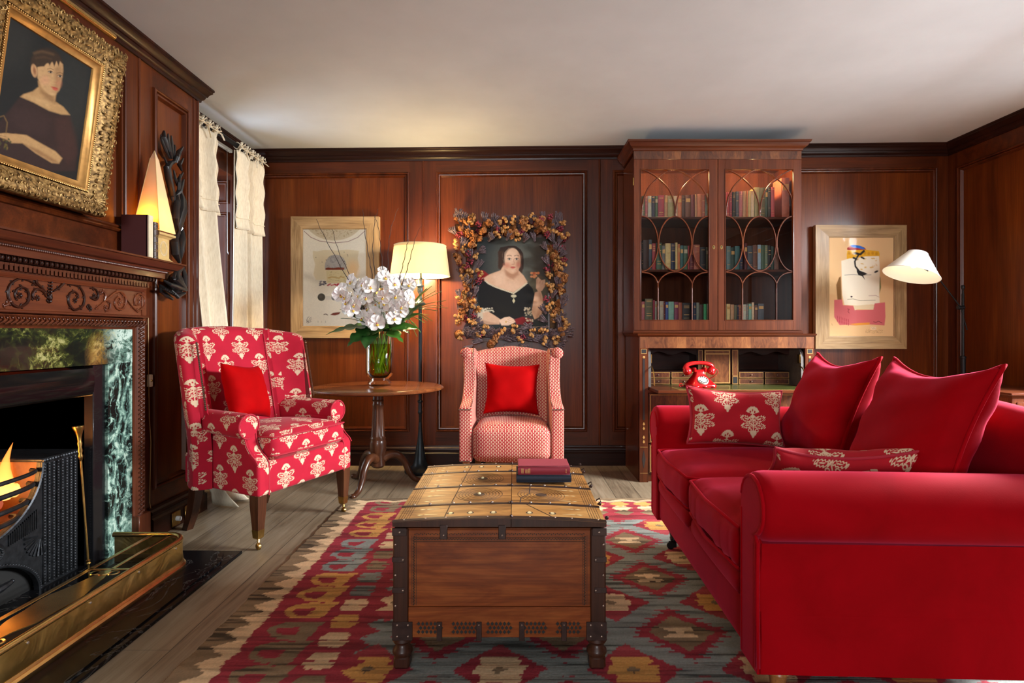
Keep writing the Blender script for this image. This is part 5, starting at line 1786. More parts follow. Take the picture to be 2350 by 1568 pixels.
# ---------------------------------------------------------------- round tripod table
TX, TY, TZT = -.89, 3.72, .658
tb = thing('tripod_table', 'round mahogany tripod table with a fluted column, holding the flower vase', 'table', (TX, TY, 0))
obj('tabletop', MB().lathe([(0, TZT), (.405, TZT), (.418, TZT - .004), (.4255, TZT - .012), (.422, TZT - .02), (.40, TZT - .027), (0, TZT - .027)], 72), TABLEW, tb, smooth=40)
obj('top_block', MB().box(-.11, .11, -.03, .03, TZT - .045, TZT - .027, .004).box(-.03, .03, -.13, .13, TZT - .045, TZT - .027, .004).lathe([(.055, TZT - .045), (.05, TZT - .058), (.034, TZT - .066), (0, TZT - .066)], 24), LEGW, tb)
secs = []
CP = [(.033, .595), (.034, .57), (.039, .565), (.034, .56), (.034, .545), (.038, .535), (.035, .525), (.0345, .50), (.039, .42), (.044, .335), (.046, .325), (.05, .318), (.047, .308), (.05, .30), (.053, .285), (.053, .235), (.046, .22), (.046, .14), (.03, .125), (0, .125)]
for i in range(64):
    a = 2 * PI * i / 64
    secs.append([((r - (.0045 * abs(math.sin(a * 5)) if .33 < z < .515 else 0)) * math.cos(a), (r - (.0045 * abs(math.sin(a * 5)) if .33 < z < .515 else 0)) * math.sin(a), z) for r, z in CP])
# extra rows along the flutes
secs = []
rows = []
for (r0, z0), (r1, z1) in zip(CP[:-1], CP[1:]):
    rows += [(r0, z0)]
rows.append(CP[-1])
for i in range(64):
    a = 2 * PI * i / 64; fl_ = .0055 * (1 - abs(math.sin(a * 5)))
    secs.append([((r - (fl_ if .33 < z < .53 else 0)) * math.cos(a), (r - (fl_ if .33 < z < .53 else 0)) * math.sin(a), z) for r, z in rows])
obj('column', MB().loft(secs, cap=False, closed=False, loop=True), LEGW, tb, smooth=40)
for ang in (-106, 20, 136.5):
    a = math.radians(ang)
    path = spline([(.030, .185), (.075, .205), (.13, .195), (.175, .145), (.20, .085), (.235, .035), (.28, .016), (.30, .014)], 6)
    m = len(path)
    mb = MB().tube([(q[0] * math.cos(a), q[0] * math.sin(a), q[1]) for q in path], [lerp(.034, .0135, (i / (m - 1)) ** .8) for i in range(m)], 12, flat=.95)
    mb.sphere((.30 * math.cos(a), .30 * math.sin(a), .0165), .0165, 12, 8, (1.25, 1.25, 1.0))
    obj('leg', mb, LEGW, tb, smooth=180)

# ---------------------------------------------------------------- vase and flowers
VX, VY, VZ = -.897, 3.795, TZT
VGL = thin_glass('vase_glass', (.94, .97, .90), 1.22)
WAT = thin_glass('vase_water', (.80, .76, .26), 1.1)
va = thing('glass_vase', 'tall clear glass vase of yellowish water on the round table', 'vase', (VX, VY, VZ))
VP = [(.0, .004), (.06, .002), (.075, .006), (.077, .016), (.066, .03), (.058, .038), (.064, .046), (.082, .062), (.09, .085), (.091, .12), (.090, .345), (.0875, .347), (.0865, .343), (.0865, .12), (.085, .09), (.074, .064), (.05, .05), (0, .048)]
obj('vase_body', MB().lathe(VP, 48), VGL, va, smooth=60, rec=False)
obj('water', MB().lathe([(0, .051), (.05, .053), (.072, .067), (.083, .09), (.0845, .12), (.0845, .275), (0, .275)], 40), WAT, va, smooth=60, rec=False)
FY = 3.78
def fpx(px, py, y=FY):     # crop pixels (640,460 scale 3.564) at a given depth
    return onY(640 + px / 3.564, 460 + py / 3.564, y)
GREEN = plain('leaf_green', (.018, .075, .012), .38, var=.45, vscale=18, coat=.2)
GREEN2 = plain('bright_leaf_green', (.07, .20, .025), .42, var=.35, vscale=18)
STEMG = plain('stem_green', (.10, .20, .03), .5)
TWIG = plain('dark_twig', (.03, .012, .008), .7, var=.3)
PETAL = None
def petal_mat():
    m, bs = new_mat('white_orchid_petal')
    co = coords()
    setc(bs, ramp(noise(co, 30, 3), [(.35, (.80, .72, .70)), (.6, (.88, .86, .82))]))
    bs.inputs['Roughness'].default_value = .5
    bs.inputs['Subsurface Weight'].default_value = .25; bs.inputs['Subsurface Radius'].default_value = (.01, .008, .006)
    return m
PETAL = petal_mat(); LIPW = plain('orchid_lip', (.85, .72, .45), .5); LIPM = plain('orchid_throat', (.38, .03, .10), .5); LIPY = plain('orchid_yellow', (.75, .5, .06), .5)
def petal(mb, ang, L_, W_, cup, back):
    M = Matrix.Rotation(-ang, 3, 'Y')
    def f(u, v):
        w = W_ * math.sin(PI * min(1, (.14 + .86 * u)) ** 1.25) ** .65 * (v - .5) * 2
        z = .004 + L_ * u
        y = back * u * u - cup * math.sin(PI * u) * .5 + cup * (abs(v - .5) * 2) ** 2 * -.9
        return M @ Vector((w, y, z))
    mb.grid(7, 5, f)
fm = MB()
for ang, L_, W_ in ((0, .035, .020), (1.16, .034, .022), (-1.16, .034, .022), (2.25, .033, .017), (-2.25, .033, .017)):
    petal(fm, ang, L_, W_, .007, .004)
FLW = bpy.data.meshes.new('flower'); FLW.from_pydata(fm.v, [], fm.f); FLW.materials.append(PETAL)
FLW.polygons.foreach_set('use_smooth', [True] * len(FLW.polygons))
lm = MB().sphere((0, -.006, -.002), .0062, 8, 6, (.8, 1.2, 1), 0).sphere((0, -.0115, -.0085), .0058, 8, 6, (1.15, .7, .9), 1).sphere((0, -.012, -.001), .003, 6, 5, (1, 1, 1), 2)
LIPME = bpy.data.meshes.new('lip'); LIPME.from_pydata(lm.v, [], lm.f)
for m_ in (LIPW, LIPM, LIPY): LIPME.materials.append(m_)
LIPME.polygons.foreach_set('material_index', [(0, 2, 1)[k] for k in lm.m]); LIPME.polygons.foreach_set('use_smooth', [True] * len(LIPME.polygons))
def flower(parent, p, org, face, s):
    o = bpy.data.objects.new('flower', FLW); COL.objects.link(o); o.parent = parent
    o.location = Vector(p) - Vector(org)
    o.rotation_euler = face; o.scale = (s, s, s)
    l = bpy.data.objects.new('lip', LIPME); COL.objects.link(l); l.parent = o
SPR = [('leftmost white orchid spray, reaching in front of the framed collage', [(520, 735), (545, 790), (575, 850), (600, 895), (500, 770)], (520, 720)),
       ('white orchid spray second from the left, its flowers just above the vase rim', [(600, 665), (655, 740), (670, 825), (625, 850), (690, 960), (640, 930), (755, 985)], (600, 650)),
       ('tallest white orchid spray, its single top flower above all the others', [(853, 592), (842, 650), (790, 695), (700, 690), (750, 745), (720, 800)], (860, 570)),
       ('white orchid spray low at the front of the bouquet over the glass rim', [(860, 790), (800, 850), (735, 885), (785, 925), (800, 1005), (850, 1020), (880, 915)], (850, 760)),
       ('white orchid spray just left of the lamp pole, leaning right', [(985, 670), (925, 690), (935, 735), (945, 810), (880, 845), (935, 870), (960, 690)], (985, 650)),
       ('rightmost white orchid spray, its two end flowers nearest the lamp', [(1068, 690), (1065, 785), (1010, 870), (940, 968), (1000, 905)], (1080, 680))]
rs = random.Random(21)
base = Vector((VX, VY, VZ))
for k, (lab, fl_, tip) in enumerate(SPR):
    t_ = thing('orchid_spray', lab, 'flower', (VX, VY, VZ + .06), group='white orchids in the vase')
    org = (VX, VY, VZ + .06)
    tp = fpx(*tip, FY - .02 + .05 * ((k * 37) % 3 - 1) * .4)
    a0 = Vector((.028 * math.cos(k), .028 * math.sin(k), .02)); a1 = Vector((.055 * math.cos(k + 2.5), .05 * math.sin(k + 2.5), .27))
    tpr = tp - Vector(org)
    path = spline([a0, lerp(a0, a1, .5), a1, lerp(a1, tpr, .5) + Vector((0, 0, .03)), tpr], 6)
    st = MB().tube(path, [.0042 * (1 - .5 * i / len(path)) for i in range(len(path))], 7)
    ex_ = [((a_[0] + b_[0]) / 2 + rs.uniform(-25, 25), (a_[1] + b_[1]) / 2 + rs.uniform(-25, 25)) for a_, b_ in zip(fl_[:-1], fl_[1:])][:4]
    for (px, py) in fl_ + ex_:
        y = FY - .06 + rs.uniform(-.07, .10)
        p = fpx(px, py, y)
        # pedicel to the nearest stem point
        pr = p - Vector(org)
        near = min(path, key=lambda q: (q - pr).length + max(0, q.z - pr.z) * 2)
        st.tube([near, (near + pr) / 2 + Vector((0, .01, .012)), pr + Vector((0, .006, 0))], .0019, 5)
        flower(t_, p, org, (rs.uniform(-.35, .35), rs.uniform(-.5, .5), rs.uniform(-.75, .75) + (px - 790) / 900), rs.uniform(1.25, 1.6))
    obj('stem', st, STEMG, t_)
# leaves: base at the rim, tip where the photograph has it
def leaf_mesh(L_, W_, lobes, droop, curl=.0, seed=0):
    def f(u, v):
        s = v * 2 - 1
        w = W_ * 1.55 * math.sin(PI * min(.999, .06 + .94 * u) ** .75) ** .9
        if lobes: w *= 1 - .55 * abs(math.sin(PI * u * lobes)) ** 6 * (abs(s) > .3)
        return (w * s, L_ * u - .16 * W_ * abs(s) * (1 if lobes else .4), -droop * L_ * u * u + .18 * W_ * abs(s) - curl * s * s * W_)
    return MB().grid(22, 7, f)
def place_leaf(label, bpx, tpx, W_, lobes, droop, mat, roll=0.0, by=FY - .03, ty=FY - .10, seed=0):
    b, t = fpx(*bpx, by), fpx(*tpx, ty)
    d = t - b; L_ = d.length * (1 + droop * .25)
    o = obj('leaf', leaf_mesh(L_, W_, lobes, droop), mat, smooth=180, rec=False)
    y = (d + Vector((0, 0, droop * L_ * .8))).normalized()
    x = y.cross(Vector((0, -.55, 1))).normalized(); z = x.cross(y)
    M = Matrix((x, y, z)).transposed() @ Matrix.Rotation(roll, 3, 'Y')
    o.matrix_world = Matrix.Translation(b) @ M.to_4x4()
    return tag(o, label, 'leaf', 'leaves round the vase rim')
LV = [('large lobed dark leaf drooping left from the vase towards the armchair', (740, 1040), (430, 1090), .05, 4, .35, GREEN, .2),
      ('dark leaf hanging down left of the vase, over the glass', (740, 1050), (600, 1180), .042, 3, .4, GREEN, -.1),
      ('short dark leaf folded over the vase rim at the left front', (760, 1060), (712, 1195), .04, 0, .3, GREEN, 0),
      ('small dark leaf lying left under the orchid blooms', (720, 1010), (520, 960), .028, 3, .2, GREEN, .4),
      ('narrow dark leaf poking up left below the leftmost orchids', (720, 1000), (500, 890), .014, 0, .1, GREEN, .2),
      ('pale lobed leaf turned up over the front of the rim', (800, 1080), (880, 1045), .045, 0, .2, GREEN2, .2),
      ('broad glossy leaf rising right from the rim towards the lamp pole', (860, 1040), (1150, 865), .042, 0, .1, GREEN, .35),
      ('large dark lobed leaf right of the rim under the orchids', (860, 1050), (1055, 1085), .05, 3, .25, GREEN, -.3),
      ('bright green split leaf drooping at the lower right of the rim', (880, 1060), (995, 1155), .035, 2, .3, GREEN2, -.1),
      ('bright leaf pointing right below the palm blades', (900, 1030), (1125, 1055), .026, 0, .15, GREEN2, .2),
      ('small bright green leaf among the palm blades', (960, 1000), (1140, 930), .022, 0, .1, GREEN2, .3),
      ('dark upright leaf seen between the orchids at the back', (800, 1000), (560, 790), .02, 0, .1, GREEN, .5)]
for i, q in enumerate(LV):
    place_leaf(*q, by=FY - .02, ty=FY - (.12 if i not in (4, 11) else -.04))
for lab, tips, b0 in (('palm frond of thin blades spreading right in front of the lamp pole', [(1250, 700), (1330, 745), (1365, 820), (1380, 880), (1300, 905), (1215, 985), (1210, 720), (1290, 735), (1340, 860), (1255, 985)], (900, 990)),
                      ('palm frond of fine blades bending down right of the vase', [(1160, 1080), (1130, 1115), (1190, 1000), (1230, 940), (1100, 1020)], (880, 1030))):
    b = fpx(*b0, FY); o_ = MB(); hub = fpx(b0[0] + 150, b0[1] - 70, FY - .02)
    o_.tube([Vector((0, 0, 0)), hub - b], .0025, 5)
    for i, tpx in enumerate(tips):
        t = fpx(*tpx, FY - .05 + .03 * math.sin(i * 2.1)); pts = spline([hub - b, (hub + t) / 2 - b + Vector((0, 0, .018)), t - b], 6)
        o_.tube(pts, [.008 * math.sin(PI * (.15 + .85 * (1 - k / len(pts)))) + .0008 for k in range(len(pts))], 5, flat=.25)
    f_ = obj('palm_frond', o_, GREEN2 if 'fine' in lab else plain('palm_green', (.05, .13, .02), .45, var=.4), smooth=180); f_.location = b
    tag(f_, lab, 'leaf', 'leaves round the vase rim')
TW = [('leftmost dark twig, slanting over the framed collage to its top edge', [(800, 1020), (690, 880), (560, 640), (400, 350), (305, 155)]),
      ('dark twig second from the left, ending inside the collage', [(790, 1000), (690, 850), (600, 650), (490, 420), (437, 235)]),
      ('dark twig rising beside the right edge of the collage frame', [(790, 950), (765, 660), (735, 450), (700, 240), (687, 75)]),
      ('forked-looking upright twig crossing the collage frame corner', [(800, 950), (785, 620), (768, 400), (782, 180), (812, 72)]),
      ('dark twig curving behind the tallest orchid flower', [(810, 940), (850, 620), (832, 400), (815, 230), (780, 125)]),
      ('tall dark twig just left of the lampshade, highest tip', [(815, 950), (885, 660), (895, 400), (920, 220), (975, 62)]),
      ('dark twig crossing the lampshade, left of the pair', [(830, 960), (985, 650), (1025, 480), (1050, 360), (1062, 320)]),
      ('dark twig crossing the lampshade, right of the pair', [(835, 970), (1020, 660), (1075, 470), (1120, 300), (1170, 195)])]
for i, (lab, pts) in enumerate(TW):
    w_ = [fpx(a, b, FY - .03 + (.02 * i / 4) - (.05 if i > 5 else 0)) for a, b in pts]
    w_[0] = Vector((VX + .01 * (i - 4), VY + .01 * ((i * 3) % 5 - 2), VZ + .24))
    o_ = thing('twig', lab, 'twig', tuple(w_[0]), group='bare twigs in the bouquet')
    q = spline([a - w_[0] for a in w_], 6)
    for k, p in enumerate(q): p.x += .003 * math.sin(k * 1.7 + i); 
    obj('stem', MB().tube(q, [.0036 * (1 - .66 * k / len(q)) for k in range(len(q))], 6), TWIG, o_, smooth=180)
mb = MB()
for i in range(26):
    a = rs.uniform(0, 6.28); r = rs.uniform(.01, .07); b = a + rs.uniform(-.9, .9); r2 = rs.uniform(.02, .075)
    mb.tube([(r * math.cos(a), r * math.sin(a), rs.uniform(.06, .11)), (r2 * math.cos(b) * .9, r2 * math.sin(b) * .9, .2), (r2 * math.cos(b), r2 * math.sin(b), .34)], rs.uniform(.0016, .0034), 6)
for i in range(9):
    a = rs.uniform(0, 6.28)
    mb.grid(8, 3, lambda u, v: (.065 * math.cos(a + u * .9) , .065 * math.sin(a + u * .9), .09 + .17 * u + (v - .5) * .045 * math.sin(PI * min(.98, u + .02))))
st = obj('submerged_stems', mb, STEMG, va, smooth=180, rec=False); st['kind'] = 'stuff'

# ---------------------------------------------------------------- standing lamp behind the table
LX, LY = -.678, 4.105
VERD = plain('verdigris_bronze', (.10, .13, .12), .45, metal=.35, var=.55, vscale=35)
PATIN = plain('dark_patina', (.012, .018, .022), .4, metal=.5, var=.3)
fl = thing('standing_lamp', 'lit standing lamp with a pleated cream drum shade behind the round table', 'lamp', (LX, LY, 0))
obj('base', MB().lathe([(0, 0), (.108, 0), (.112, .008), (.112, .022), (.10, .032), (.06, .045), (.047, .07), (.038, .12), (.03, .17), (.022, .22), (.014, .30), (.011, .36), (0, .36)], 36), PATIN, fl, smooth=50)
obj('pole', MB().lathe([(.011, .34), (.011, .42), (.017, .428), (.017, .44), (.012, .45), (.015, .47), (.012, .49), (.012, .50), (.019, .506), (.019, .516), (.011, .522), (.013, 1.19), (.016, 1.20), (.016, 1.21), (0, 1.21)], 20), PATIN, fl, smooth=40)
mb = MB().lathe([(0, 1.205), (.036, 1.212), (.039, 1.22), (.03, 1.226), (.018, 1.24), (.0125, 1.262), (.011, 1.28)], 20)
mb.sphere((0, -.004, 1.318), .026, 18, 14, (.82, .92, 1.35))
mb.sphere((0, -.028, 1.312), .005, 8, 6, (.8, 1.2, 1.8)); mb.sphere((0, -.026, 1.297), .006, 8, 6, (1.4, .8, .5)); mb.sphere((0, -.024, 1.288), .007, 8, 6)
for sx in (-1, 1):
    mb.sphere((sx * .009, -.025, 1.322), .0045, 8, 6, (1.3, .6, .8)); mb.tube([(sx * .004, -.027, 1.33), (sx * .016, -.021, 1.331)], .002, 5)
mb.tube([(.022 * math.cos(t), -.004 + .024 * math.sin(t), 1.342) for t in [k * PI / 10 for k in range(20)]], .0045, 6, closed=True)
mb.tube([(.018 * math.cos(t), -.002 + .02 * math.sin(t), 1.349) for t in [k * PI / 10 for k in range(20)]], .0045, 6, closed=True)
obj('bust_finial', mb, VERD, fl, smooth=60)
obj('lamp_holder', MB().lathe([(.014, 1.35), (.013, 1.39), (.016, 1.392), (.016, 1.402), (.012, 1.404), (.011, 1.44), (0, 1.44)], 20), VERD, fl)
LSH = shade_mat('silk_shade', (.58, .47, .28), .10, (.55, .45, .25))
s1_, s2_ = 1.416, 1.634
mb = MB()
def shf(u, v):
    a = 2 * PI * u; r = lerp(.2135, .185, v) + .0007 * math.sin(a * 90)
    return (r * math.cos(a), r * math.sin(a), lerp(s1_, s2_, v))
mb.grid(180, 14, shf, cu=True)
sh = obj('lamp_shade', mb, LSH, fl, smooth=180, rec=False)
TRIMS = plain('shade_binding', (.66, .56, .36), .7)
obj('shade_binding', MB().tube([(.2137 * math.cos(t), .2137 * math.sin(t), s1_) for t in [k * PI / 36 for k in range(72)]], .0022, 5, closed=True).tube([(.1852 * math.cos(t), .1852 * math.sin(t), s2_) for t in [k * PI / 36 for k in range(72)]], .0022, 5, closed=True), TRIMS, sh)
obj('added_light_block', MB().lathe([(0, 1.6), (.172, 1.6), (.172, 1.602), (0, 1.602)], 40), shade_mat('light_block_cloth', (.7, .64, .5), .06), sh, smooth=0)  # unseen disc added to keep the lamp's light off the ceiling
BULBM = plain('lit_bulb', (.9, .85, .7), .4, emit=((1, .74, .4), 22.0))
obj('bulb', MB().sphere((0, 0, 1.468), .024, 14, 10, (1, 1, 1.2)), BULBM, fl, smooth=180)
obj('shade_ring', MB().tube([(-.185, 0, 1.62), (.185, 0, 1.62)], .0018, 5).tube([(0, -.185, 1.62), (0, .185, 1.62)], .0018, 5).tube([(0, 0, 1.44), (.05, 0, 1.5), (.04, 0, 1.58), (0, 0, 1.63)], .0016, 5).tube([(0, 0, 1.44), (-.05, 0, 1.5), (-.04, 0, 1.58), (0, 0, 1.63)], .0016, 5), AGEBR, fl)
bulb('standing_lamp_bulb', (LX + .05, LY, 1.618), 17, (1.0, .68, .30), .03)
bulb('standing_lamp_bulb', (LX - .05, LY, 1.455), 50, (1.0, .70, .34), .03)
# ================================================================== PICTURES ON THE BACK WALL
def oak_picture(name, label, cat, px0, px1, v0, v1, ix0, ix1, iv0, iv1, y, paint, tilt=0.0):
    a, b = onY(px0, v1, y), onY(px1, v0, y); c, d = onY(ix0, iv1, y), onY(ix1, iv0, y)
    t = thing(name, label, cat, ((a.x + b.x) / 2, YB - .001, a.z))
    ox, oz = (a.x + b.x) / 2, a.z
    D = YB - .001 - y
    R = [(a.x - ox, 0), (b.x - ox, 0), (b.x - ox, b.z - oz), (a.x - ox, b.z - oz)]
    I = [(c.x - ox, c.z - oz), (d.x - ox, c.z - oz), (d.x - ox, d.z - oz), (c.x - ox, d.z - oz)]
    for i in range(4):
        j = (i + 1) % 4
        def mid(k, f): return (R[k][0] + (I[k][0] - R[k][0]) * f, R[k][1] + (I[k][1] - R[k][1]) * f)
        prof = [(0, 0), (0, -D), (.93, -D + .004), (.94, -D + .008), (1, -D + .009), (1, -.005)]
        secs = [[(mid(k, f)[0], h, mid(k, f)[1]) for f, h in prof] for k in (i, j)]
        o = obj('frame_rail' if i % 2 == 0 else 'frame_stile', MB().loft(secs), OAK['x' if i % 2 == 0 else 'z'], t, smooth=20)
    w, h = d.x - c.x, d.z - c.z
    canvas('print', paint, lambda s, q: (I[0][0] + s * w, -D + .014 + 0 * s, I[2][1] - q * h), PRINT, t)
    g = MB().add([(I[0][0], -D + .011, I[0][1]), (I[1][0], -D + .011, I[0][1]), (I[1][0], -D + .011, I[2][1]), (I[0][0], -D + .011, I[2][1])], [(0, 1, 2, 3)])
    obj('glass', g, ARTGL, t, smooth=0)
    obj('backing', MB().box(I[0][0] - .01, I[1][0] + .01, -D + .018, -.002, I[0][1] - .01, I[2][1] + .01), CREAMP, t, smooth=0)
    return t
# left: a pale collage of paper scraps, discs and an arc
p = Paint(196, 708, 235, 1025, 150, 230, (236, 226, 204))
p.poly([(196, 590), (260, 600), (300, 640), (380, 650), (520, 640), (620, 620), (708, 580), (708, 620), (600, 650), (400, 690), (196, 640)], (196, 184, 162), 40, .6)
p.ell(447, 120, 250, 205, (208, 192, 160), 6); p.grain(.10, 5, 8)
n1 = vnoise(p.X, p.Y, 9, 9, 7, 3); m1 = ((p.X - 447) / 220) ** 2 + ((p.Y - 130) / 180) ** 2 < 1
p.blend(np.where(m1, np.clip((n1 - .5) * 5, 0, 1), 0), (166, 140, 104), .7)
p.line([(205, 250), (260, 300), (330, 330), (447, 346), (560, 335), (640, 300), (695, 250)], 4, (120, 44, 48), 3)
p.poly([(275, 410), (310, 415), (370, 402), (470, 408), (560, 400), (650, 410), (640, 470), (650, 540), (630, 600), (640, 640), (520, 660), (400, 645), (300, 650), (280, 600), (295, 520), (275, 460)], (222, 206, 170), 5)
p.ell(460, 540, 88, 98, (176, 170, 162), 4); p.poly([(370, 565), (550, 565), (550, 660), (370, 660)], (222, 206, 170), 4)
n2 = vnoise(p.X, p.Y, 12, 12, 17, 3); m2 = (((p.X - 460) / 85) ** 2 + ((p.Y - 520) / 80) ** 2 < 1)
p.blend(np.where(m2, np.clip((n2 - .5) * 4, 0, 1), 0), (130, 128, 128), .6)
p.ell(600, 565, 45, 70, (236, 190, 130), 50, a=.7)
p.poly([(378, 552), (400, 546), (440, 552), (480, 545), (530, 548), (530, 566), (378, 566)], (124, 56, 36), 4)
p.poly([(384, 572), (546, 570), (546, 676), (390, 674)], (212, 196, 150), 4); p.grain(.06, 9, 6)
for i in range(40):
    q = rnd.uniform(395, 535), rnd.uniform(585, 665); p.line([q, (q[0] + rnd.uniform(6, 22), q[1] + rnd.uniform(-3, 3))], 2, (150, 134, 92), 3, .7)
p.line([(400, 632), (430, 625), (490, 634), (500, 622), (530, 630)], 8, (176, 132, 66), 5, .8)
for i in range(22): p.ell(330 + rnd.uniform(0, 55), 660 + rnd.uniform(0, 35), 7, 5, rnd.choice([(90, 86, 96), (130, 120, 124), (70, 66, 74)]), 4)
for i in range(16): p.ell(395 + rnd.uniform(0, 100), 680 + rnd.uniform(0, 16), 8, 5, rnd.choice([(168, 38, 54), (196, 90, 96)]), 4)
p.ell(345, 790, 31, 31, (78, 74, 66), 4); p.ell(447, 795, 21, 21, (120, 120, 118), 4); p.ell(338, 782, 16, 16, (100, 94, 84), 12, a=.7)
p.poly([(378, 780), (425, 778), (425, 812), (378, 812)], (206, 198, 182), 6, .6)
p.line([(365, 932), (382, 928), (395, 936)], 6, (92, 62, 48), 4); p.poly([(415, 935), (440, 918), (470, 914), (500, 912), (490, 930), (455, 940)], (120, 62, 50), 5)
for pts in ([(225, 1000), (232, 960), (245, 950)], [(235, 1005), (248, 965), (262, 955)], [(228, 990), (255, 985), (262, 965)], [(222, 975), (240, 1000), (262, 990)]): p.line(pts, 4, (120, 104, 92), 3, .8)
for i in range(14): p.ell(rnd.uniform(290, 560), rnd.uniform(420, 620), 3, 3, (86, 66, 48), 3)
for x in (318, 345, 378): p.line([(x, 985), (x, 998)], 3, (140, 120, 96), 3, .7)
oak_picture('framed_collage', 'pale collage of paper scraps and discs in a limed oak frame behind the orchids', 'picture', 667, 870, 497, 776, 694, 839, 526, 748, 4.30, p)
# right: a torn-paper abstract on a peach ground
p = Paint(303, 833, 236, 1038, 150, 230, (226, 186, 136))
p.poly([(303, 560), (360, 590), (350, 700), (303, 690)], (236, 206, 150), 20, .5)
p.poly([(452, 320), (478, 300), (520, 293), (590, 312), (610, 332), (560, 340), (470, 338), (452, 334)], (164, 52, 52), 4)
p.poly([(478, 297), (505, 293), (560, 302), (600, 322), (590, 330), (520, 318), (490, 310)], (52, 110, 196), 4)
p.poly([(455, 340), (600, 334), (712, 345), (720, 365), (716, 470), (450, 420), (448, 372)], (222, 166, 42), 4)
for i in range(8): p.ell(470 + i * 32, 362 + (i % 2) * 4, 11, 13, (190, 132, 36), 6, a=.7)
p.poly([(362, 620), (385, 560), (400, 550), (408, 760), (372, 740)], (128, 92, 52), 5); p.poly([(715, 540), (726, 560), (732, 640), (720, 690)], (120, 116, 70), 4)
p.poly([(404, 425), (470, 405), (540, 400), (600, 388), (715, 385), (722, 500), (716, 690), (722, 782), (640, 780), (560, 790), (430, 782), (412, 700)], (240, 230, 206), 4)
n3 = vnoise(p.X, p.Y, 30, 14, 31, 3); m3 = (p.X > 530) & (p.X < 700) & (p.Y > 400) & (p.Y < 500)
p.blend(np.where(m3, np.clip((n3 - .55) * 7, 0, 1), 0), (214, 170, 66), .8)
for pts, w_ in (([(520, 362), (560, 372), (590, 345)], 18), ([(545, 378), (530, 400), (515, 430), (520, 470), (545, 500)], 14), ([(505, 400), (530, 410)], 16), ([(570, 395), (590, 405)], 14)): p.line(pts, w_, (48, 44, 40), 5)
p.poly([(530, 490), (560, 505), (600, 520), (620, 530), (585, 545), (600, 580), (575, 550), (545, 540), (532, 515)], (40, 38, 38), 4)
p.line([(430, 540), (500, 536), (560, 540), (650, 538)], 4, (70, 66, 60), 3, .7); p.ell(692, 512, 18, 8, (60, 56, 54), 4, -.4)
p.ell(488, 716, 9, 7, (60, 40, 50), 3); p.line([(455, 738), (500, 734), (560, 748), (685, 744)], 4, (150, 140, 110), 3); p.line([(630, 708), (690, 706), (715, 720)], 3, (170, 120, 110), 3)
p.poly([(345, 742), (410, 738), (418, 785), (500, 790), (520, 825), (660, 822), (680, 770), (764, 762), (768, 880), (760, 950), (640, 942), (520, 950), (440, 945), (390, 948), (345, 880)], (206, 104, 108), 4)
p.poly([(505, 790), (620, 780), (675, 786), (668, 822), (540, 815), (515, 828)], (226, 206, 168), 4)
p.poly([(470, 938), (560, 930), (640, 926), (636, 944), (520, 950)], (226, 150, 60), 4)
for i in range(14): x_ = 372 + (i % 7) * 15; y_ = 872 + (i // 7) * 28 + (i % 7) * 5; p.line([(x_, y_), (x_ + 1, y_ + 20)], 4, (160, 48, 60), 3)
p.line([(455, 815), (470, 818), (458, 835), (470, 850)], 4, (120, 50, 56), 3); p.line([(670, 920), (690, 925), (710, 915), (740, 930)], 4, (90, 40, 44), 3)
for i in range(34):
    q = 605 + (i % 17) * 8.4, 992 + (i // 17) * 14 + rnd.uniform(-4, 4); p.line([q, (q[0] + rnd.uniform(-4, 5), q[1] + rnd.uniform(-8, 8)), (q[0] + 6, q[1] + rnd.uniform(-5, 5))], 2, (150, 108, 74), 2, .8)
p.poly([(645, 960), (692, 960), (692, 985), (645, 985)], (232, 206, 170), 3, .8)
p.line([(655, 968), (665, 980), (672, 966), (685, 980)], 2, (170, 140, 110), 2); p.line([(325, 935), (330, 950)], 3, (150, 110, 70), 2)
oak_picture('framed_print', 'torn-paper abstract of cream, yellow and pink in a wide oak frame behind the reading lamp', 'picture', 1872, 2081, 516.5, 801, 1905, 2053, 545, 772, 4.30, p)

# ---- the lady's portrait and its frame of dried flowers
def WP(px, py, h=0.0):   # crop pixels (1020,460 scale 4.355) on the wall
    return onY(1020 + px / 4.355, 460 + py / 4.355, YB - .03 - h)
p = Paint(325, 1035, 370, 1300, 180, 236, (40, 44, 44))
p.ell(760, 620, 260, 260, (96, 98, 88), 260, a=.8); p.poly([(880, 370), (1035, 370), (1035, 780), (890, 780)], (62, 50, 38), 60, .7)
p.poly([(840, 790), (930, 760), (1035, 800), (1035, 1000), (850, 1000)], (96, 88, 64), 50, .7)
p.poly([(330, 700), (390, 700), (440, 740), (430, 790), (360, 800), (325, 800)], (134, 24, 24), 12)
SK, SL, SD = (214, 172, 140), (232, 196, 166), (170, 122, 92)
HAIR = (44, 28, 20)
p.poly([(535, 520), (560, 470), (640, 455), (700, 455), (760, 490), (785, 530), (792, 600), (790, 680), (760, 730), (725, 720), (735, 620), (590, 560), (585, 680), (560, 700), (538, 660), (545, 580)], HAIR, 8)
for x0 in (545, 566, 588): 
    for y0 in range(520, 690, 22): p.ell(x0, y0, 12, 13, (66, 42, 28), 8, a=.7)
for y0 in range(540, 720, 22): p.ell(768, y0, 13, 13, (62, 40, 28), 8, a=.7)
p.poly([(590, 650), (735, 650), (740, 700), (790, 750), (830, 815), (790, 850), (690, 920), (560, 880), (440, 830), (380, 785), (450, 740), (560, 700)], SK, 10)
p.poly([(480, 760), (580, 720), (620, 760), (600, 840), (520, 850)], SL, 40, .6); p.ell(680, 860, 90, 45, SL, 60, a=.5)
p.poly([(600, 690), (640, 730), (700, 740), (735, 700), (730, 740), (660, 780), (610, 740)], SD, 22, .6)
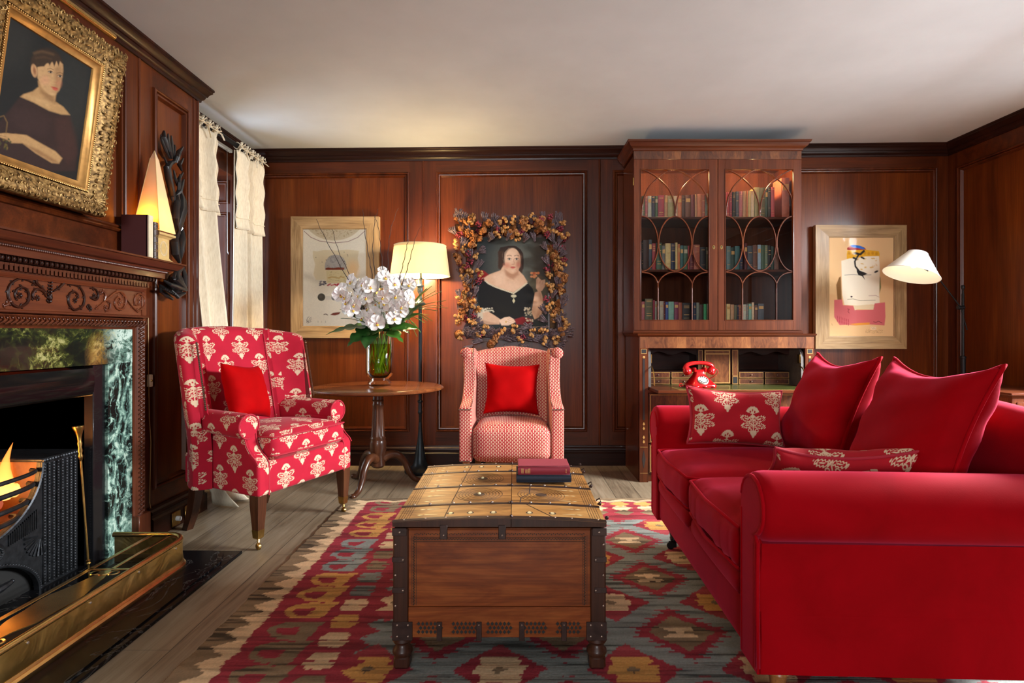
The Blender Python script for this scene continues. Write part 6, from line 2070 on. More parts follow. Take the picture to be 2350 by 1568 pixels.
p.poly([(610, 700), (680, 735), (740, 700), (745, 745), (690, 790), (620, 755)], SD, 24, .75); p.ell(682, 605, 78, 127, SK, 7); p.ell(660, 560, 62, 70, SL, 50, a=.7)
p.poly([(735, 520), (765, 560), (760, 650), (730, 710), (700, 730), (730, 640)], SD, 26, .5)
p.poly([(592, 600), (600, 520), (640, 478), (690, 470), (740, 490), (766, 540), (762, 500), (720, 460), (640, 456), (590, 500), (580, 580)], HAIR, 7)
p.ell(625, 650, 32, 26, (206, 120, 96), 34, a=.6); p.ell(738, 645, 20, 26, (196, 108, 88), 26, a=.6)
for ex in (648, 722):
    p.line([(ex - 24, 556), (ex, 548), (ex + 22, 556)], 6, (84, 56, 40), 5, .8); p.ell(ex, 590, 21, 12, SD, 10, a=.5); p.ell(ex, 588, 17, 7.5, (206, 190, 172), 4); p.ell(ex, 587, 8.5, 9, (76, 74, 66), 3); p.ell(ex, 587, 4, 5, (16, 14, 14), 2); p.line([(ex - 20, 584), (ex, 576), (ex + 20, 584)], 4, (66, 42, 32), 3)
p.line([(690, 590), (698, 630), (690, 640), (674, 638)], 5, (178, 122, 94), 6, .8); p.line([(672, 640), (702, 640)], 5, (158, 96, 76), 4, .6)
p.ell(684, 668, 26, 6, (172, 70, 62), 4); p.ell(684, 676, 20, 6, (196, 100, 88), 5); p.ell(684, 704, 22, 10, SL, 14, a=.5)
# dress
p.poly([(385, 785), (440, 835), (560, 885), (690, 930), (790, 855), (830, 822), (880, 880), (905, 950), (860, 1060), (800, 1100), (790, 1180), (560, 1190), (500, 1150), (360, 1080), (330, 1000), (345, 880)], (12, 11, 12), 8)
for (a, b), (c, d) in zip([(385, 785), (440, 832), (500, 862), (560, 885), (620, 905), (690, 930), (740, 895), (790, 855)], [(440, 832), (500, 862), (560, 885), (620, 905), (690, 930), (740, 895), (790, 855), (832, 820)]):
    for k in range(4):
        t = k / 4; p.ell(a + (c - a) * t, b + (d - b) * t, 10, 7, (222, 208, 176), 5, a=.85)
p.ell(692, 957, 28, 15, (190, 182, 150), 4); p.poly([(692, 975), (706, 1005), (692, 1030), (678, 1005)], (200, 190, 150), 4)
# arms, lace, hand, flower
p.poly([(330, 1130), (420, 1100), (500, 1150), (560, 1190), (550, 1240), (430, 1240), (330, 1210)], SK, 9); p.poly([(330, 1180), (430, 1210), (550, 1235), (430, 1245), (330, 1220)], SD, 16, .5)
p.poly([(545, 1200), (600, 1170), (650, 1162), (690, 1185), (712, 1215), (690, 1228), (640, 1250), (570, 1250)], SL, 8)
for q in ((640, 1175, 700, 1200), (630, 1190, 705, 1218), (615, 1205, 680, 1232)): p.line([(q[0], q[1]), (q[2], q[3])], 4, SD, 4, .6)
p.ell(615, 1215, 6, 10, (196, 150, 60), 3)
p.poly([(700, 1190), (780, 1165), (880, 1190), (880, 1240), (720, 1240)], (126, 22, 26), 12)
for i in range(60):
    x_, y_ = (rnd.uniform(335, 490), rnd.uniform(1075, 1120)) if i % 2 else (rnd.uniform(800, 890), rnd.uniform(1060, 1210)); p.ell(x_, y_, 9, 7, (214, 204, 176), 5, a=.75)
p.poly([(330, 1090), (380, 1080), (385, 1180), (340, 1230)], (206, 198, 172), 12, .7)
p.poly([(905, 920), (960, 900), (980, 960), (985, 1080), (960, 1160), (900, 1190), (870, 1120), (890, 1000)], SK, 9); p.poly([(950, 920), (985, 1000), (975, 1130), (910, 1185), (940, 1080)], SD, 26, .6)
p.poly([(915, 880), (918, 790), (935, 765), (970, 800), (1005, 790), (1010, 850), (975, 905), (935, 910)], SK, 8)
for q in ((930, 790, 925, 830), (965, 790, 950, 830), (990, 795, 975, 840)): p.line([(q[0], q[1]), (q[2], q[3])], 5, SD, 5, .6)
p.line([(920, 760), (985, 770)], 5, (104, 72, 40), 4)
for i in range(14): p.ell(905 + rnd.uniform(-36, 36), 748 + rnd.uniform(-26, 26), 14, 11, rnd.choice([(214, 130, 84), (196, 104, 66), (226, 156, 104)]), 6)
p.grain(.14, 13, 20); p.c *= .92
c0, c1 = WP(325, 1300, .0), WP(1035, 370, .0)
lady = thing('portrait_painting', 'oil portrait of a woman in a black off-the-shoulder dress inside the dried-flower frame', 'painting', ((c0.x + c1.x) / 2, YB - .002, c0.z))
cx_, cz_ = (c0.x + c1.x) / 2, c0.z
canvas('canvas', p, lambda s, t: (c0.x - cx_ + s * (c1.x - c0.x), -.030 + 0 * s, (1 - t) * (c1.z - c0.z)), OILP, lady)
obj('stretcher', MB().box(c0.x - cx_, c1.x - cx_, -.029, -.0, 0, c1.z - c0.z), CREAMP, lady, smooth=0)
# frame of dried flowers
o0, o1 = WP(95, 1440), WP(1230, 145)
wx, wz = (o0.x + o1.x) / 2, o0.z
wr = thing('flower_frame', 'thick frame of dried lavender, poppy heads, hops and roses round the lady portrait', 'frame', (wx, YB - .012, wz))
LAV = plain('dried_lavender', (.115, .078, .085), .9, var=.5, vscale=60)
LAVS = plain('dried_stalks', (.20, .13, .085), .9, var=.4, vscale=60)
POD = plain('dried_seed_head', (.36, .17, .045), .7, var=.5, vscale=45)
HOP = plain('dried_hops', (.30, .11, .028), .85, var=.5, vscale=45)
ROSE = plain('dried_rose', (.20, .018, .032), .85, var=.5, vscale=60)
MOSS = plain('wreath_base', (.05, .028, .016), .95, var=.5, vscale=60, bmp=.6, bscale=90)
I0, I1 = WP(395, 1235), WP(945, 445)
mb = MB()
ring = []
a_, b_ = (o0.x + I0.x) / 2 - wx, (o1.x + I1.x) / 2 - wx
c_, d_ = (o0.z + I0.z) / 2 - wz, (o1.z + I1.z) / 2 - wz
for (x0_, z0_), (x1_, z1_) in zip([(a_, c_), (b_, c_), (b_, d_), (a_, d_)], [(b_, c_), (b_, d_), (a_, d_), (a_, c_)]):
    for k in range(14): t = k / 14; ring.append((lerp(x0_, x1_, t), -.028, lerp(z0_, z1_, t)))
mb.tube(ring, .024, 10, closed=True, flat=1.0)
obj('wreath_base', mb, MOSS, wr)
rs = random.Random(77)
def lav():
    m = MB()
    for i in range(20):
        a = rs.uniform(-.42, .42); t = rs.uniform(-.3, .3); L_ = rs.uniform(.05, .075)
        d = Vector((math.sin(a), -.25 + t * .6, math.cos(a))).normalized()
        st = Vector((rs.uniform(-.006, .006), rs.uniform(-.006, .006), 0)); q = [st + d * L_ * k for k in (0, .4, .6, .8, 1)]
        m.tube(q, [.0012, .0022, .0042, .0036, .0012], 5)
        for k in range(5): e = st + d * L_ * (.45 + .12 * k); m.sphere(e + Vector((rs.uniform(-.003, .003),) * 3), .0032, 5, 4)
    return m
def pods(n, r):
    m = MB()
    for i in range(n):
        c = Vector((rs.uniform(-.022, .022), rs.uniform(-.016, .006), rs.uniform(-.022, .022))); k = r * rs.uniform(.8, 1.2)
        m.sphere(c, k, 9, 7, (1, 1, rs.uniform(.95, 1.15)))
        m.lathe([(k * .15, k * .8), (k * .5, k * 1.15), (k * .45, k * 1.22), (0, k * 1.1)], 7, c)
        m.tube([c, c + Vector((0, .02, -.015))], .0012, 4)
    return m
def hops(n, r):
    m = MB()
    for i in range(n):
        c = Vector((rs.uniform(-.02, .02), rs.uniform(-.015, .004), rs.uniform(-.02, .02)))
        for j in range(9):
            a, b = rs.uniform(0, 6.3), rs.uniform(-1.2, 1.2); k = r * rs.uniform(.7, 1.1)
            R_ = Euler((b, a, rs.uniform(0, 3))).to_matrix()
            m.grid(4, 4, lambda u, v: c + R_ @ Vector(((u - .5) * k * 1.5, k * .55 - ((u - .5) ** 2 + (v - .5) ** 2) * k * 1.3, (v - .5) * k * 1.5)))
    return m
def berries(n):
    m = MB()
    for i in range(n): m.sphere((rs.uniform(-.018, .018), rs.uniform(-.016, .004), rs.uniform(-.018, .018)), rs.uniform(.0035, .0065), 6, 5)
    return m
protos = {}
def proto(nm, k, mbf, mat):
    protos[nm] = [obj(nm, mbf(), mat, wr, smooth=60, rec=False) for _ in range(k)]
proto('lavender_bunch', 3, lav, LAV); proto('poppy_heads', 3, lambda: pods(9, .0088), POD); proto('hop_cluster', 3, lambda: hops(5, .017), HOP); proto('rosebud_cluster', 2, lambda: berries(16), ROSE)
usedp = set()
def put(nm, px, py, h, rot, s):
    src = protos[nm][rs.randrange(len(protos[nm]))]
    o = src if src.name not in usedp else src.copy()
    if o is src: usedp.add(src.name)
    else: COL.objects.link(o)
    w = WP(px, py, h); o.location = (w.x - wx, w.y - (YB - .012), w.z - wz); o.rotation_euler = rot; o.scale = (s, s, s)
LAVP = [(165, 200, 0), (400, 165, 0), (490, 190, .3), (560, 245, -.8), (745, 265, .3), (980, 160, 0), (1115, 170, .3), (905, 365, -.3), (440, 365, .8), (790, 370, .6), (620, 355, .5), (1075, 255, .5), (165, 430, .2), (330, 640, .3), (320, 480, 1.2), (285, 800, .5), (300, 910, .2), (155, 935, -.3), (145, 1085, .4), (255, 1100, .2), (180, 1270, .9), (1030, 455, -.6), (1040, 600, -.5), (1140, 400, .3), (1150, 520, .8), (1125, 820, .2), (1080, 930, .3), (1170, 1030, .3), (1020, 1090, -.6), (1030, 1170, -1.0), (1160, 1150, .4),
        (470, 1290, 1.2), (340, 1290, -1.3), (560, 1280, 1.4), (860, 1235, -1.1), (780, 1240, 1.2), (930, 1250, 1.5), (640, 1340, 1.4), (380, 1360, -1.4), (280, 1400, -2.2), (850, 1345, 1.5), (960, 1380, 1.7), (600, 1400, 2.6), (740, 1400, 1.9), (1130, 1300, 1.2), (1100, 1390, 1.9), (120, 300, -.5), (655, 195, -.2), (865, 190, .1)]
PODP = [(280, 190), (590, 215), (690, 195), (800, 180), (890, 160), (600, 300), (850, 265), (530, 345), (720, 365), (1180, 225), (1105, 320), (1195, 345), (120, 440), (200, 480), (315, 555), (255, 730), (345, 730), (185, 780), (145, 1000), (300, 1030), (135, 1165), (340, 1095), (170, 1350), (275, 1215), (580, 1315), (405, 1290), (700, 1285), (890, 1325), (990, 1300), (350, 1335), (1080, 880), (1050, 850), (1160, 925), (1060, 1060), (1040, 740), (1195, 660), (1125, 620), (1085, 1180), (1195, 1190), (1210, 1260), (1115, 1390), (760, 1390), (1060, 525), (1005, 1405)]
HOPP = [(225, 210), (440, 220), (235, 310), (160, 280), (320, 390), (270, 440), (390, 310), (665, 330), (950, 220), (985, 290), (780, 230), (150, 590), (170, 700), (215, 850), (200, 1040), (195, 1120), (1110, 680), (1185, 770), (1150, 870), (1105, 1110), (500, 1395), (470, 1430), (280, 360), (1100, 560)]
ROSP = [(355, 240), (530, 300), (770, 320), (1050, 170), (1030, 335), (150, 350), (235, 530), (255, 610), (225, 660), (290, 1160), (345, 800), (1115, 470), (1185, 590), (1025, 690), (1020, 985), (790, 1370), (1165, 290), (1175, 480), (370, 1340), (970, 200)]
for x_, y_, a in LAVP: put('lavender_bunch', x_, y_ + 45, .05 + rs.uniform(0, .02), (rs.uniform(-.3, .3), -a if False else a, rs.uniform(-.3, .3)), rs.uniform(1.0, 1.25))
for x_, y_ in PODP: put('poppy_heads', x_, y_, .06 + rs.uniform(0, .022), (rs.uniform(-.5, .5), rs.uniform(-3, 3), rs.uniform(-.5, .5)), rs.uniform(1.1, 1.4))
for x_, y_ in HOPP: put('hop_cluster', x_, y_, .06 + rs.uniform(0, .02), (rs.uniform(-1, 1), rs.uniform(-3, 3), rs.uniform(-1, 1)), rs.uniform(1.25, 1.55))
for x_, y_ in ROSP: put('rosebud_cluster', x_, y_, .055 + rs.uniform(0, .02), (rs.uniform(-1, 1), rs.uniform(-3, 3), 0), rs.uniform(1.25, 1.5))
for k in range(88):      # a second, deeper layer filling the gaps
    t = (k / 88 + rs.uniform(-.004, .004)) % 1 * (2 * (1080 + 1240))
    j_ = rs.uniform(-75, 75)
    if t < 1080: x_, y_ = 115 + t, 255 + j_
    elif t < 2320: x_, y_ = 1120 + j_, 200 + t - 1080
    elif t < 3400: x_, y_ = 1200 - (t - 2320), 1350 + j_ * .6
    else: x_, y_ = 220 + j_, 1400 - (t - 3400)
    put(('lavender_bunch', 'hop_cluster', 'lavender_bunch', 'poppy_heads', 'rosebud_cluster')[k % 5 if not 2320 <= t < 3400 else 0], x_, y_, .034 + rs.uniform(0, .012), (rs.uniform(-.5, .5), rs.uniform(-1.2, 1.2) if not 2320 <= t < 3400 else 1.4, rs.uniform(-.4, .4)), rs.uniform(1.15, 1.5))
mb = MB()
for k in range(46):
    x0_ = rs.uniform(330, 1000); y0_ = rs.uniform(1270, 1420); a = rs.choice((-1, 1)) * rs.uniform(.6, 1.0)
    w = WP(x0_, y0_, rs.uniform(.03, .06)); d = Vector((math.cos(a * .5) * rs.choice((-1, 1)), rs.uniform(-.15, .15), math.sin(a * .5) * .6))
    q = Vector((w.x - wx, w.y - (YB - .012), w.z - wz)); mb.tube([q - d * .05, q, q + d * .06], [.001, .0014, .0008], 4)
obj('stalks', mb, LAVS, wr)['kind'] = 'stuff'

# ================================================================== TRUNK WITH TWO BOOKS
QX, QY = -.0435, 2.026
QW, QL = .3135, .352          # half width, half length
tr = thing('trunk', 'old wooden dowry chest with iron straps and bone inlay, used as a coffee table', 'chest', (QX, QY, 0))
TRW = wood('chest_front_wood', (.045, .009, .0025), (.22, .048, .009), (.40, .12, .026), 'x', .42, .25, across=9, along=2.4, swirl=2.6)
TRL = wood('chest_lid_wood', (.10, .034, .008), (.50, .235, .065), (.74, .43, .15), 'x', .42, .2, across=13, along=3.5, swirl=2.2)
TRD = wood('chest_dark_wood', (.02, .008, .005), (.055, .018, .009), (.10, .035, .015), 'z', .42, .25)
ENGR = plain('engraved_line', (.05, .02, .008), .7)
ZB, ZLID = .092, .432
crown = lambda x: .444 + .012 * (1 - (x / QW) ** 2)
# body: sunk front panel between dark corner posts
mb = MB().box(-QW + .01, QW - .01, -QL + .008, QL - .008, ZB + .012, ZLID - .008, m=0)
mb.box(-QW + .045, QW - .045, -QL + .003, -QL + .02, .195, ZLID - .01, .002, m=0)
mb.box(-QW + .045, QW - .045, -QL + .001, -QL + .02, .105, .194, .002, m=0)
for sx in (-1, 1):                                    # stitched tracery strips
    x0_ = sx * (QW - .062)
    for i in range(52):
        z = lerp(.20, .40, i / 51); mb.box(x0_ - .0035 + .002 * (i % 2), x0_ + .0005 + .002 * (i % 2), -QL + .0005, -QL + .004, z, z + .0024, m=1)
    mb.box(x0_ - .007, x0_ - .006, -QL + .001, -QL + .004, .2, .404, m=1); mb.box(x0_ + .006, x0_ + .007, -QL + .001, -QL + .004, .2, .404, m=1)
for z0_, ns in ((.392, 120), (.407, 90)):
    for i in range(ns):
        x = lerp(-QW + .065, QW - .065, i / (ns - 1)); dz = .002 * (i % 2); mb.box(x - .0016, x + .0016, -QL + .0005, -QL + .004, z0_ + dz, z0_ + dz + .003, m=1)
for z in (.3865, .3985): mb.box(-QW + .06, QW - .06, -QL + .001, -QL + .004, z, z + .001, m=1)
for k in range(5):                                     # fretted foot rail: flat black diamonds paint the shade in its holes
    xa = -QW + .058 + k * (2 * QW - .116) / 5; xb_ = xa + (2 * QW - .116) / 5
    for i in range(6):
        for j in range(3):
            xc = lerp(xa + .018, xb_ - .018, (i + (.5 if j % 2 else 0)) / 5.5); zc_ = .122 + .012 * j
            mb.add([(xc - .0058, -QL + .0004, zc_), (xc, -QL + .0004, zc_ - .0058), (xc + .0058, -QL + .0004, zc_), (xc, -QL + .0004, zc_ + .0058)], [(0, 1, 2, 3)], m=2)
            mb.tube([(xc - .0075, -QL + .0006, zc_), (xc, -QL + .0006, zc_ - .0075), (xc + .0075, -QL + .0006, zc_), (xc, -QL + .0006, zc_ + .0075)], .0011, 4, closed=True, m=0)
obj('body', mb, [TRW, ENGR, SOOT_SHADE], tr, smooth=30, rec=False)
for sx in (-1, 1):
    for sy in (-1, 1):
        x0_, x1_ = sorted((sx * QW, sx * (QW - .046))); y0_, y1_ = sorted((sy * QL, sy * (QL - .05)))
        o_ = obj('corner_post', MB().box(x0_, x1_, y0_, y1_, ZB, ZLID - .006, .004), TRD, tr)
        mb = MB().lathe([(.026, .098), (.031, .09), (.027, .083), (.02, .078), (.022, .07), (.029, .062), (.0305, .054), (.027, .046), (.02, .044), (0, .044)], 20, (sx * (QW - .024), sy * (QL - .026), 0))
        mb.box(sx * (QW - .024) - .024, sx * (QW - .024) + .024, sy * (QL - .026) - .024, sy * (QL - .026) + .024, .010, .046, .006)
        obj('leg', mb, TRD, tr)
        if sy < 0:
            xi = sx * (QW - .058)
            obj('foot_plate', MB().box(*sorted((sx * (QW + .002), xi)), -QL - .003, -QL + .002, .098, .152, .001), STRAPM, tr)
            obj('corner_plate', MB().box(*sorted((sx * (QW + .002), sx * (QW - .04))), -QL - .002, -QL + .002, .405, .428, .001), STRAPM, tr)
            for z in (.335, .245): obj('corner_strap', MB().box(*sorted((sx * (QW + .002), sx * (QW - .034))), -QL - .0018, -QL + .002, z - .008, z + .008, .001), STRAPM, tr)
            mb = MB()
            for (dx, z) in ((.013, .143), (.045, .143), (.013, .11), (.045, .11), (.02, .416), (.03, .335), (.03, .245), (.008, .38), (.008, .29), (.008, .2)): mb.sphere((sx * (QW - dx), -QL - .003, z), .0035, 7, 5, (1, .6, 1))
            obj('bracket_nails', mb, STUDM, tr)['kind'] = 'stuff'
for x in (-QW + .137, -.06, .066, .19):
    mb = MB().box(x - .008, x + .008, -QL - .003, -QL + .002, .096, .152, .001); mb.sphere((x, -QL - .004, .144), .003, 7, 5, m=1)
    obj('foot_strap', mb, [STRAPM, STUDM], tr)
for x in (-.164, .008):
    mb = MB().box(x - .011, x + .011, -QL - .004, -QL + .002, .396, .438, .0015); mb.sphere((x, -QL - .005, .408), .0035, 7, 5, m=1)
    obj('hasp', mb, [STRAPM, STUDM], tr)
# lid: two crowned leaves with engraved lines, rings and inlay
def lidpt(x, y, dz=0): return (x, y, crown(x) + dz)
LT = Matrix.Translation
def lid_leaf(x0_, x1_):
    m = MB()
    m.grid(14, 2, lambda u, v: lidpt(lerp(x0_, x1_, u), lerp(-QL - .002, QL + .002, v)), m=0)
    for y in (-QL - .002, QL + .002):
        m.grid(14, 2, lambda u, v: (lerp(x0_, x1_, u), y, lerp(ZLID, crown(lerp(x0_, x1_, u)), v)), m=3)
    m.add([(x, y, z) for x in (x0_, x1_) for y in (-QL - .002, QL + .002) for z in (ZLID, crown(x))], [(0, 1, 3, 2), (4, 6, 7, 5)], m=3)
    m.add([(x0_, -QL - .002, ZLID), (x1_, -QL - .002, ZLID), (x1_, QL + .002, ZLID), (x0_, QL + .002, ZLID)], [(0, 1, 2, 3)], m=3)
    return m
def line_on(m, pts, r, mi):  # thin scored line on the lid
    m.tube([lidpt(x, y, .0002) for x, y in pts], r, 4, m=mi, flat=.35, up=(0, 0, 1))
bays = [(-.34, -.206), (-.20, .004), (.010, .214), (.221, .343)]
L1, L2 = lid_leaf(-QW - .001, .0335), lid_leaf(.0355, QW + .001)
for (ya, yb) in bays:
    for sx, m in ((-1, L1), (1, L2)):
        for k in range(5):
            x = sx * (QW - .012 - .0075 * k); line_on(m, [(x, ya + .004), (x, yb - .004)], .0007, 1)
        nn = 3 if yb - ya > .16 else 2
        for k in range(nn):
            y = lerp(ya + .04, yb - .04, k / (nn - 1)); xt = sx * (QW - .062); s_ = -sx
            m.add([lidpt(xt, y, .0006), lidpt(xt + s_ * .008, y - .0042, .0006), lidpt(xt + s_ * .018, y - .001, .0006), lidpt(xt + s_ * .018, y + .001, .0006), lidpt(xt + s_ * .008, y + .0042, .0006)], [(0, 1, 2, 3, 4)], m=2)
            m.add([lidpt(xt + s_ * .02, y, .0006), lidpt(xt + s_ * .027, y - .003, .0006), lidpt(xt + s_ * .062, y - .0004, .0006), lidpt(xt + s_ * .062, y + .0004, .0006), lidpt(xt + s_ * .027, y + .003, .0006)], [(0, 1, 2, 3, 4)], m=2)
for m, cx_, ys in ((L1, -.075, (-.098, .112)), (L2, .135, (-.098, .112))):
    for y in ys:
        for k in range(7):
            R_ = .016 + .0105 * k
            if R_ > .086: continue
            m.tube([lidpt(cx_ + R_ * math.cos(t), y + R_ * math.sin(t), .0002) for t in [j * PI / 24 for j in range(48)]], .0007, 4, closed=True, m=1)
        m.add([lidpt(cx_ + .02 * math.cos(t), y + .02 * math.sin(t), .0003) for t in [j * PI / 10 for j in range(20)]], [tuple(range(20))], m=1)
        if m is L1: m.sphere(lidpt(cx_, y, .003), .006, 10, 6, (1, 1, .7), 2)
for m, xs in ((L1, (-.15, -.09, -.02)), (L2, (.09, .16))):
    for ya in (-.295, .30):
        for x in xs:
            m.add([lidpt(x + .0065 * math.cos(t), ya + (.011 if math.sin(t) > 0 else .006) * math.sin(t), .0008) for t in [j * PI / 8 for j in range(16)]], [tuple(range(16))], m=2)
            m.add([lidpt(x - .010, ya - .009, .0007), lidpt(x, ya - .013, .0007), lidpt(x + .010, ya - .009, .0007)], [(0, 1, 2)], m=2)
            m.add([lidpt(x + .011 * math.cos(t), ya + .013 * math.sin(t), .0004) for t in [j * PI / 8 for j in range(16)]], [tuple(range(16))], m=1)
line_on(L1, [(-.165, -.34), (-.16, -.2), (-.15, 0), (-.14, .2), (-.13, .34)], .0016, 1)
line_on(L2, [(.165, -.34), (.12, -.27), (.08, -.206)], .0022, 1); line_on(L2, [(.062, -.2), (.066, -.14), (.095, -.09), (.10, -.0), (.104, .004)], .0022, 1)
LM = [TRL, ENGR, BONE, TRD]
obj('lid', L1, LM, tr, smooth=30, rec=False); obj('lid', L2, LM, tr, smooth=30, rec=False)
for i, y in enumerate((-.342, -.203, .007, .2175, .345)):
    hwid = .011 if i in (0, 4) else .008
    mb = MB(); n = 21
    secs = []
    for k in range(n):
        x = lerp(-QW - .002, QW + .002, k / (n - 1)); z = crown(x)
        secs.append([(x, y - hwid, z - .001), (x, y - hwid, z + .002), (x, y, z + .0038), (x, y + hwid, z + .002), (x, y + hwid, z - .001)])
    mb.loft(secs)
    obj('strap', mb, STRAPM, tr, smooth=30)
    mb = MB()
    for k in range(10):
        x = lerp(-QW + .03, QW - .03, k / 9) + .008 * math.sin(k * 3 + i)
        mb.sphere(lidpt(x, y + (.0 if i in (0, 4) else .004), .003), .0052 if i not in (0, 4) else .0035, 9, 6, (1, 1, .8))
    obj('strap_studs', mb, STUDM, tr)['kind'] = 'stuff'
    obj('strap_hinge', MB().sphere(lidpt(.0345, y, .004), .007, 8, 6, (.7, 1, .8)), STRAPM, tr)
    obj('strap_end', MB().sphere((QW + .004, y, .455), .006, 8, 6), STRAPM, tr)
    if 0 < i < 4: obj('lid_staple', MB().tube([(QW + .002, y + .07, .445), (QW + .014, y + .07, .452), (QW + .018, y + .07, .44), (QW + .006, y + .07, .432)], .0028, 6), STRAPM, tr)
def flat_book(label, x0_, x1_, y0_, y1_, z, t, mat, name='book'):
    b = thing(name, label, 'book', ((x0_ + x1_) / 2, (y0_ + y1_) / 2, z))
    w, d = (x1_ - x0_) / 2, (y1_ - y0_) / 2
    m = MB().box(-w, w, -d, d, 0, .003, .001).box(-w, w, -d, d, t - .003, t, .001)
    m.loft([[(x, -d + .004 - .006 * math.sin(PI * k / 8), t * k / 8) for k in range(9)] + [(x, -d + .012, t), (x, -d + .012, 0)] for x in (-w, w)])
    obj('cover', m, mat, b, smooth=40)
    obj('pages', MB().box(-w + .004, w - .004, -d + .01, d - .004, .003, t - .003), PAGES, b, smooth=0)
    return b
zt_ = crown(.11) + .0047
b1 = flat_book('dark blue cloth book under the red one on the chest lid', .008, .208, 2.068, 2.21, zt_, .027, plain('navy_cloth', (.012, .018, .035), .75, bmp=.15, bscale=500))
b2 = flat_book('red cloth book with gilt spine lettering, on top of the blue one on the chest', .014, .203, 2.070, 2.205, zt_ + .0275, .029, plain('red_cloth', (.28, .022, .04), .75, bmp=.15, bscale=500))
def spine_text(parent, txt, x, y, z, size, mat, rot):
    c = bpy.data.curves.new('spine_lettering', 'FONT'); c.body = txt; c.size = size; c.extrude = .0003; c.align_x = 'CENTER'; c.align_y = 'CENTER'
    tmp = bpy.data.objects.new('tmp_text', c); COL.objects.link(tmp)
    dg = bpy.context.evaluated_depsgraph_get(); dg.update()
    me = bpy.data.meshes.new_from_object(tmp.evaluated_get(dg)); bpy.data.objects.remove(tmp); me.materials.clear(); me.materials.append(mat)
    o = bpy.data.objects.new('spine_lettering', me); COL.objects.link(o); o.parent = parent; o.location = (x, y, z); o.rotation_euler = rot
    return o
GOLDL = plain('gilt_lettering', (.62, .36, .12), .4, metal=.4)
for k, (x, s_) in enumerate(((-.078, .0045), (-.062, .006), (-.053, .0035))):
    m = MB(); r_ = random.Random(k)
    for j in range(5 if k != 1 else 4):
        for i in range(3): zz = .006 + j * .0036; m.box(x - s_ + i * s_ * .7, x - s_ + i * s_ * .7 + s_ * .45, -.0705, -.069, zz, zz + .0022)
    o_ = obj('spine_lettering', m, GOLDL, b2, smooth=0); o_['kind'] = 'stuff'
m = MB()
for j in range(4): m.box(.079, .0815, -.0705, -.069, .007 + j * .004, .009 + j * .004)
obj('spine_lettering', m, GOLDL, b2, smooth=0)['kind'] = 'stuff'
# ================================================================== SECRETAIRE AND BOOKCASE
EX, EY = 1.43, 4.07
def wobj(par, ox, oy, oz):
    def f(name, mb, mat, parent=None, **k):
        mb.v = [(x - ox, y - oy, z - oz) for x, y, z in mb.v]
        return obj(name, mb, mat, parent or par, **k)
    return f
def figured(name, a, b, c, sc=7.0):
    m, bs = new_mat(name); co = coords()
    x, y, z = sep(co)
    blk = nfloor((x + 3.0) / .062)
    wn = N('ShaderNodeTexWhiteNoise'); wn.noise_dimensions = '1D'; plug(wn.inputs['W'], blk)
    n = noise(mapping(co, (sc * 3, sc, sc * 1.2)), 1.0, 5, .6, 2.2)
    setc(bs, ramp(n * .7 + E(wn.outputs[0]) * .3, [(.28, a), (.5, b), (.72, c)]))
    bs.inputs['Roughness'].default_value = .3; bs.inputs['Coat Weight'].default_value = .5
    return m
FIG = figured('figured_veneer', (.055, .014, .005), (.17, .055, .018), (.29, .11, .035))
FIGD = figured('crotch_veneer', (.035, .009, .004), (.10, .03, .011), (.20, .07, .022), 10)
STRG = plain('boxwood_stringing', (.45, .25, .07), .4)
EBSQ = plain('ebony_inlay', (.02, .017, .016), .35)
LEATH = plain('green_desk_leather', (.055, .065, .012), .32, var=.25, vscale=12, coat=.3)
se = thing('secretaire', 'inlaid mahogany secretaire with its writing flap open, beneath the glazed bookcase', 'desk', (EX, EY, 0))
S = wobj(se, EX, EY, 0)
SX0, SX1, SY0, SY1, STOP = .842, 2.018, 3.83, 4.30, 1.0
mb = MB().box(SX0, SX0 + .025, SY0, SY1, .0, .985).box(SX1 - .025, SX1, SY0, SY1, .0, .985).box(SX0 + .003, SX1 - .003, SY1 - .015, SY1 - .001, .06, .983)
mb.box(SX0 + .02, SX1 - .02, SY0 + .004, SY1 - .012, .60, .622).box(SX0 + .02, SX1 - .02, SY0 + .004, SY1 - .012, .9, .98).box(SX0 + .02, SX1 - .02, SY0 + .02, SY1, .0, .06)
S('carcass', mb, BKW['z'], smooth=0)
mb = MB()
mb.loft([[(SX0 - p, SY0 - p, z), (SX1 + p, SY0 - p, z), (SX1 + p, SY1, z), (SX0 - p, SY1, z)] for p, z in ((0, .978), (.006, .982), (.012, .990), (.014, .997), (.011, 1.0))])
S('top_moulding', mb, MAH['x'], smooth=0)
S('frieze_panel', MB().box(SX0 + .001, SX1 - .001, SY0 - .002, SY0 + .01, .902, .979, .001), FIG, smooth=0)
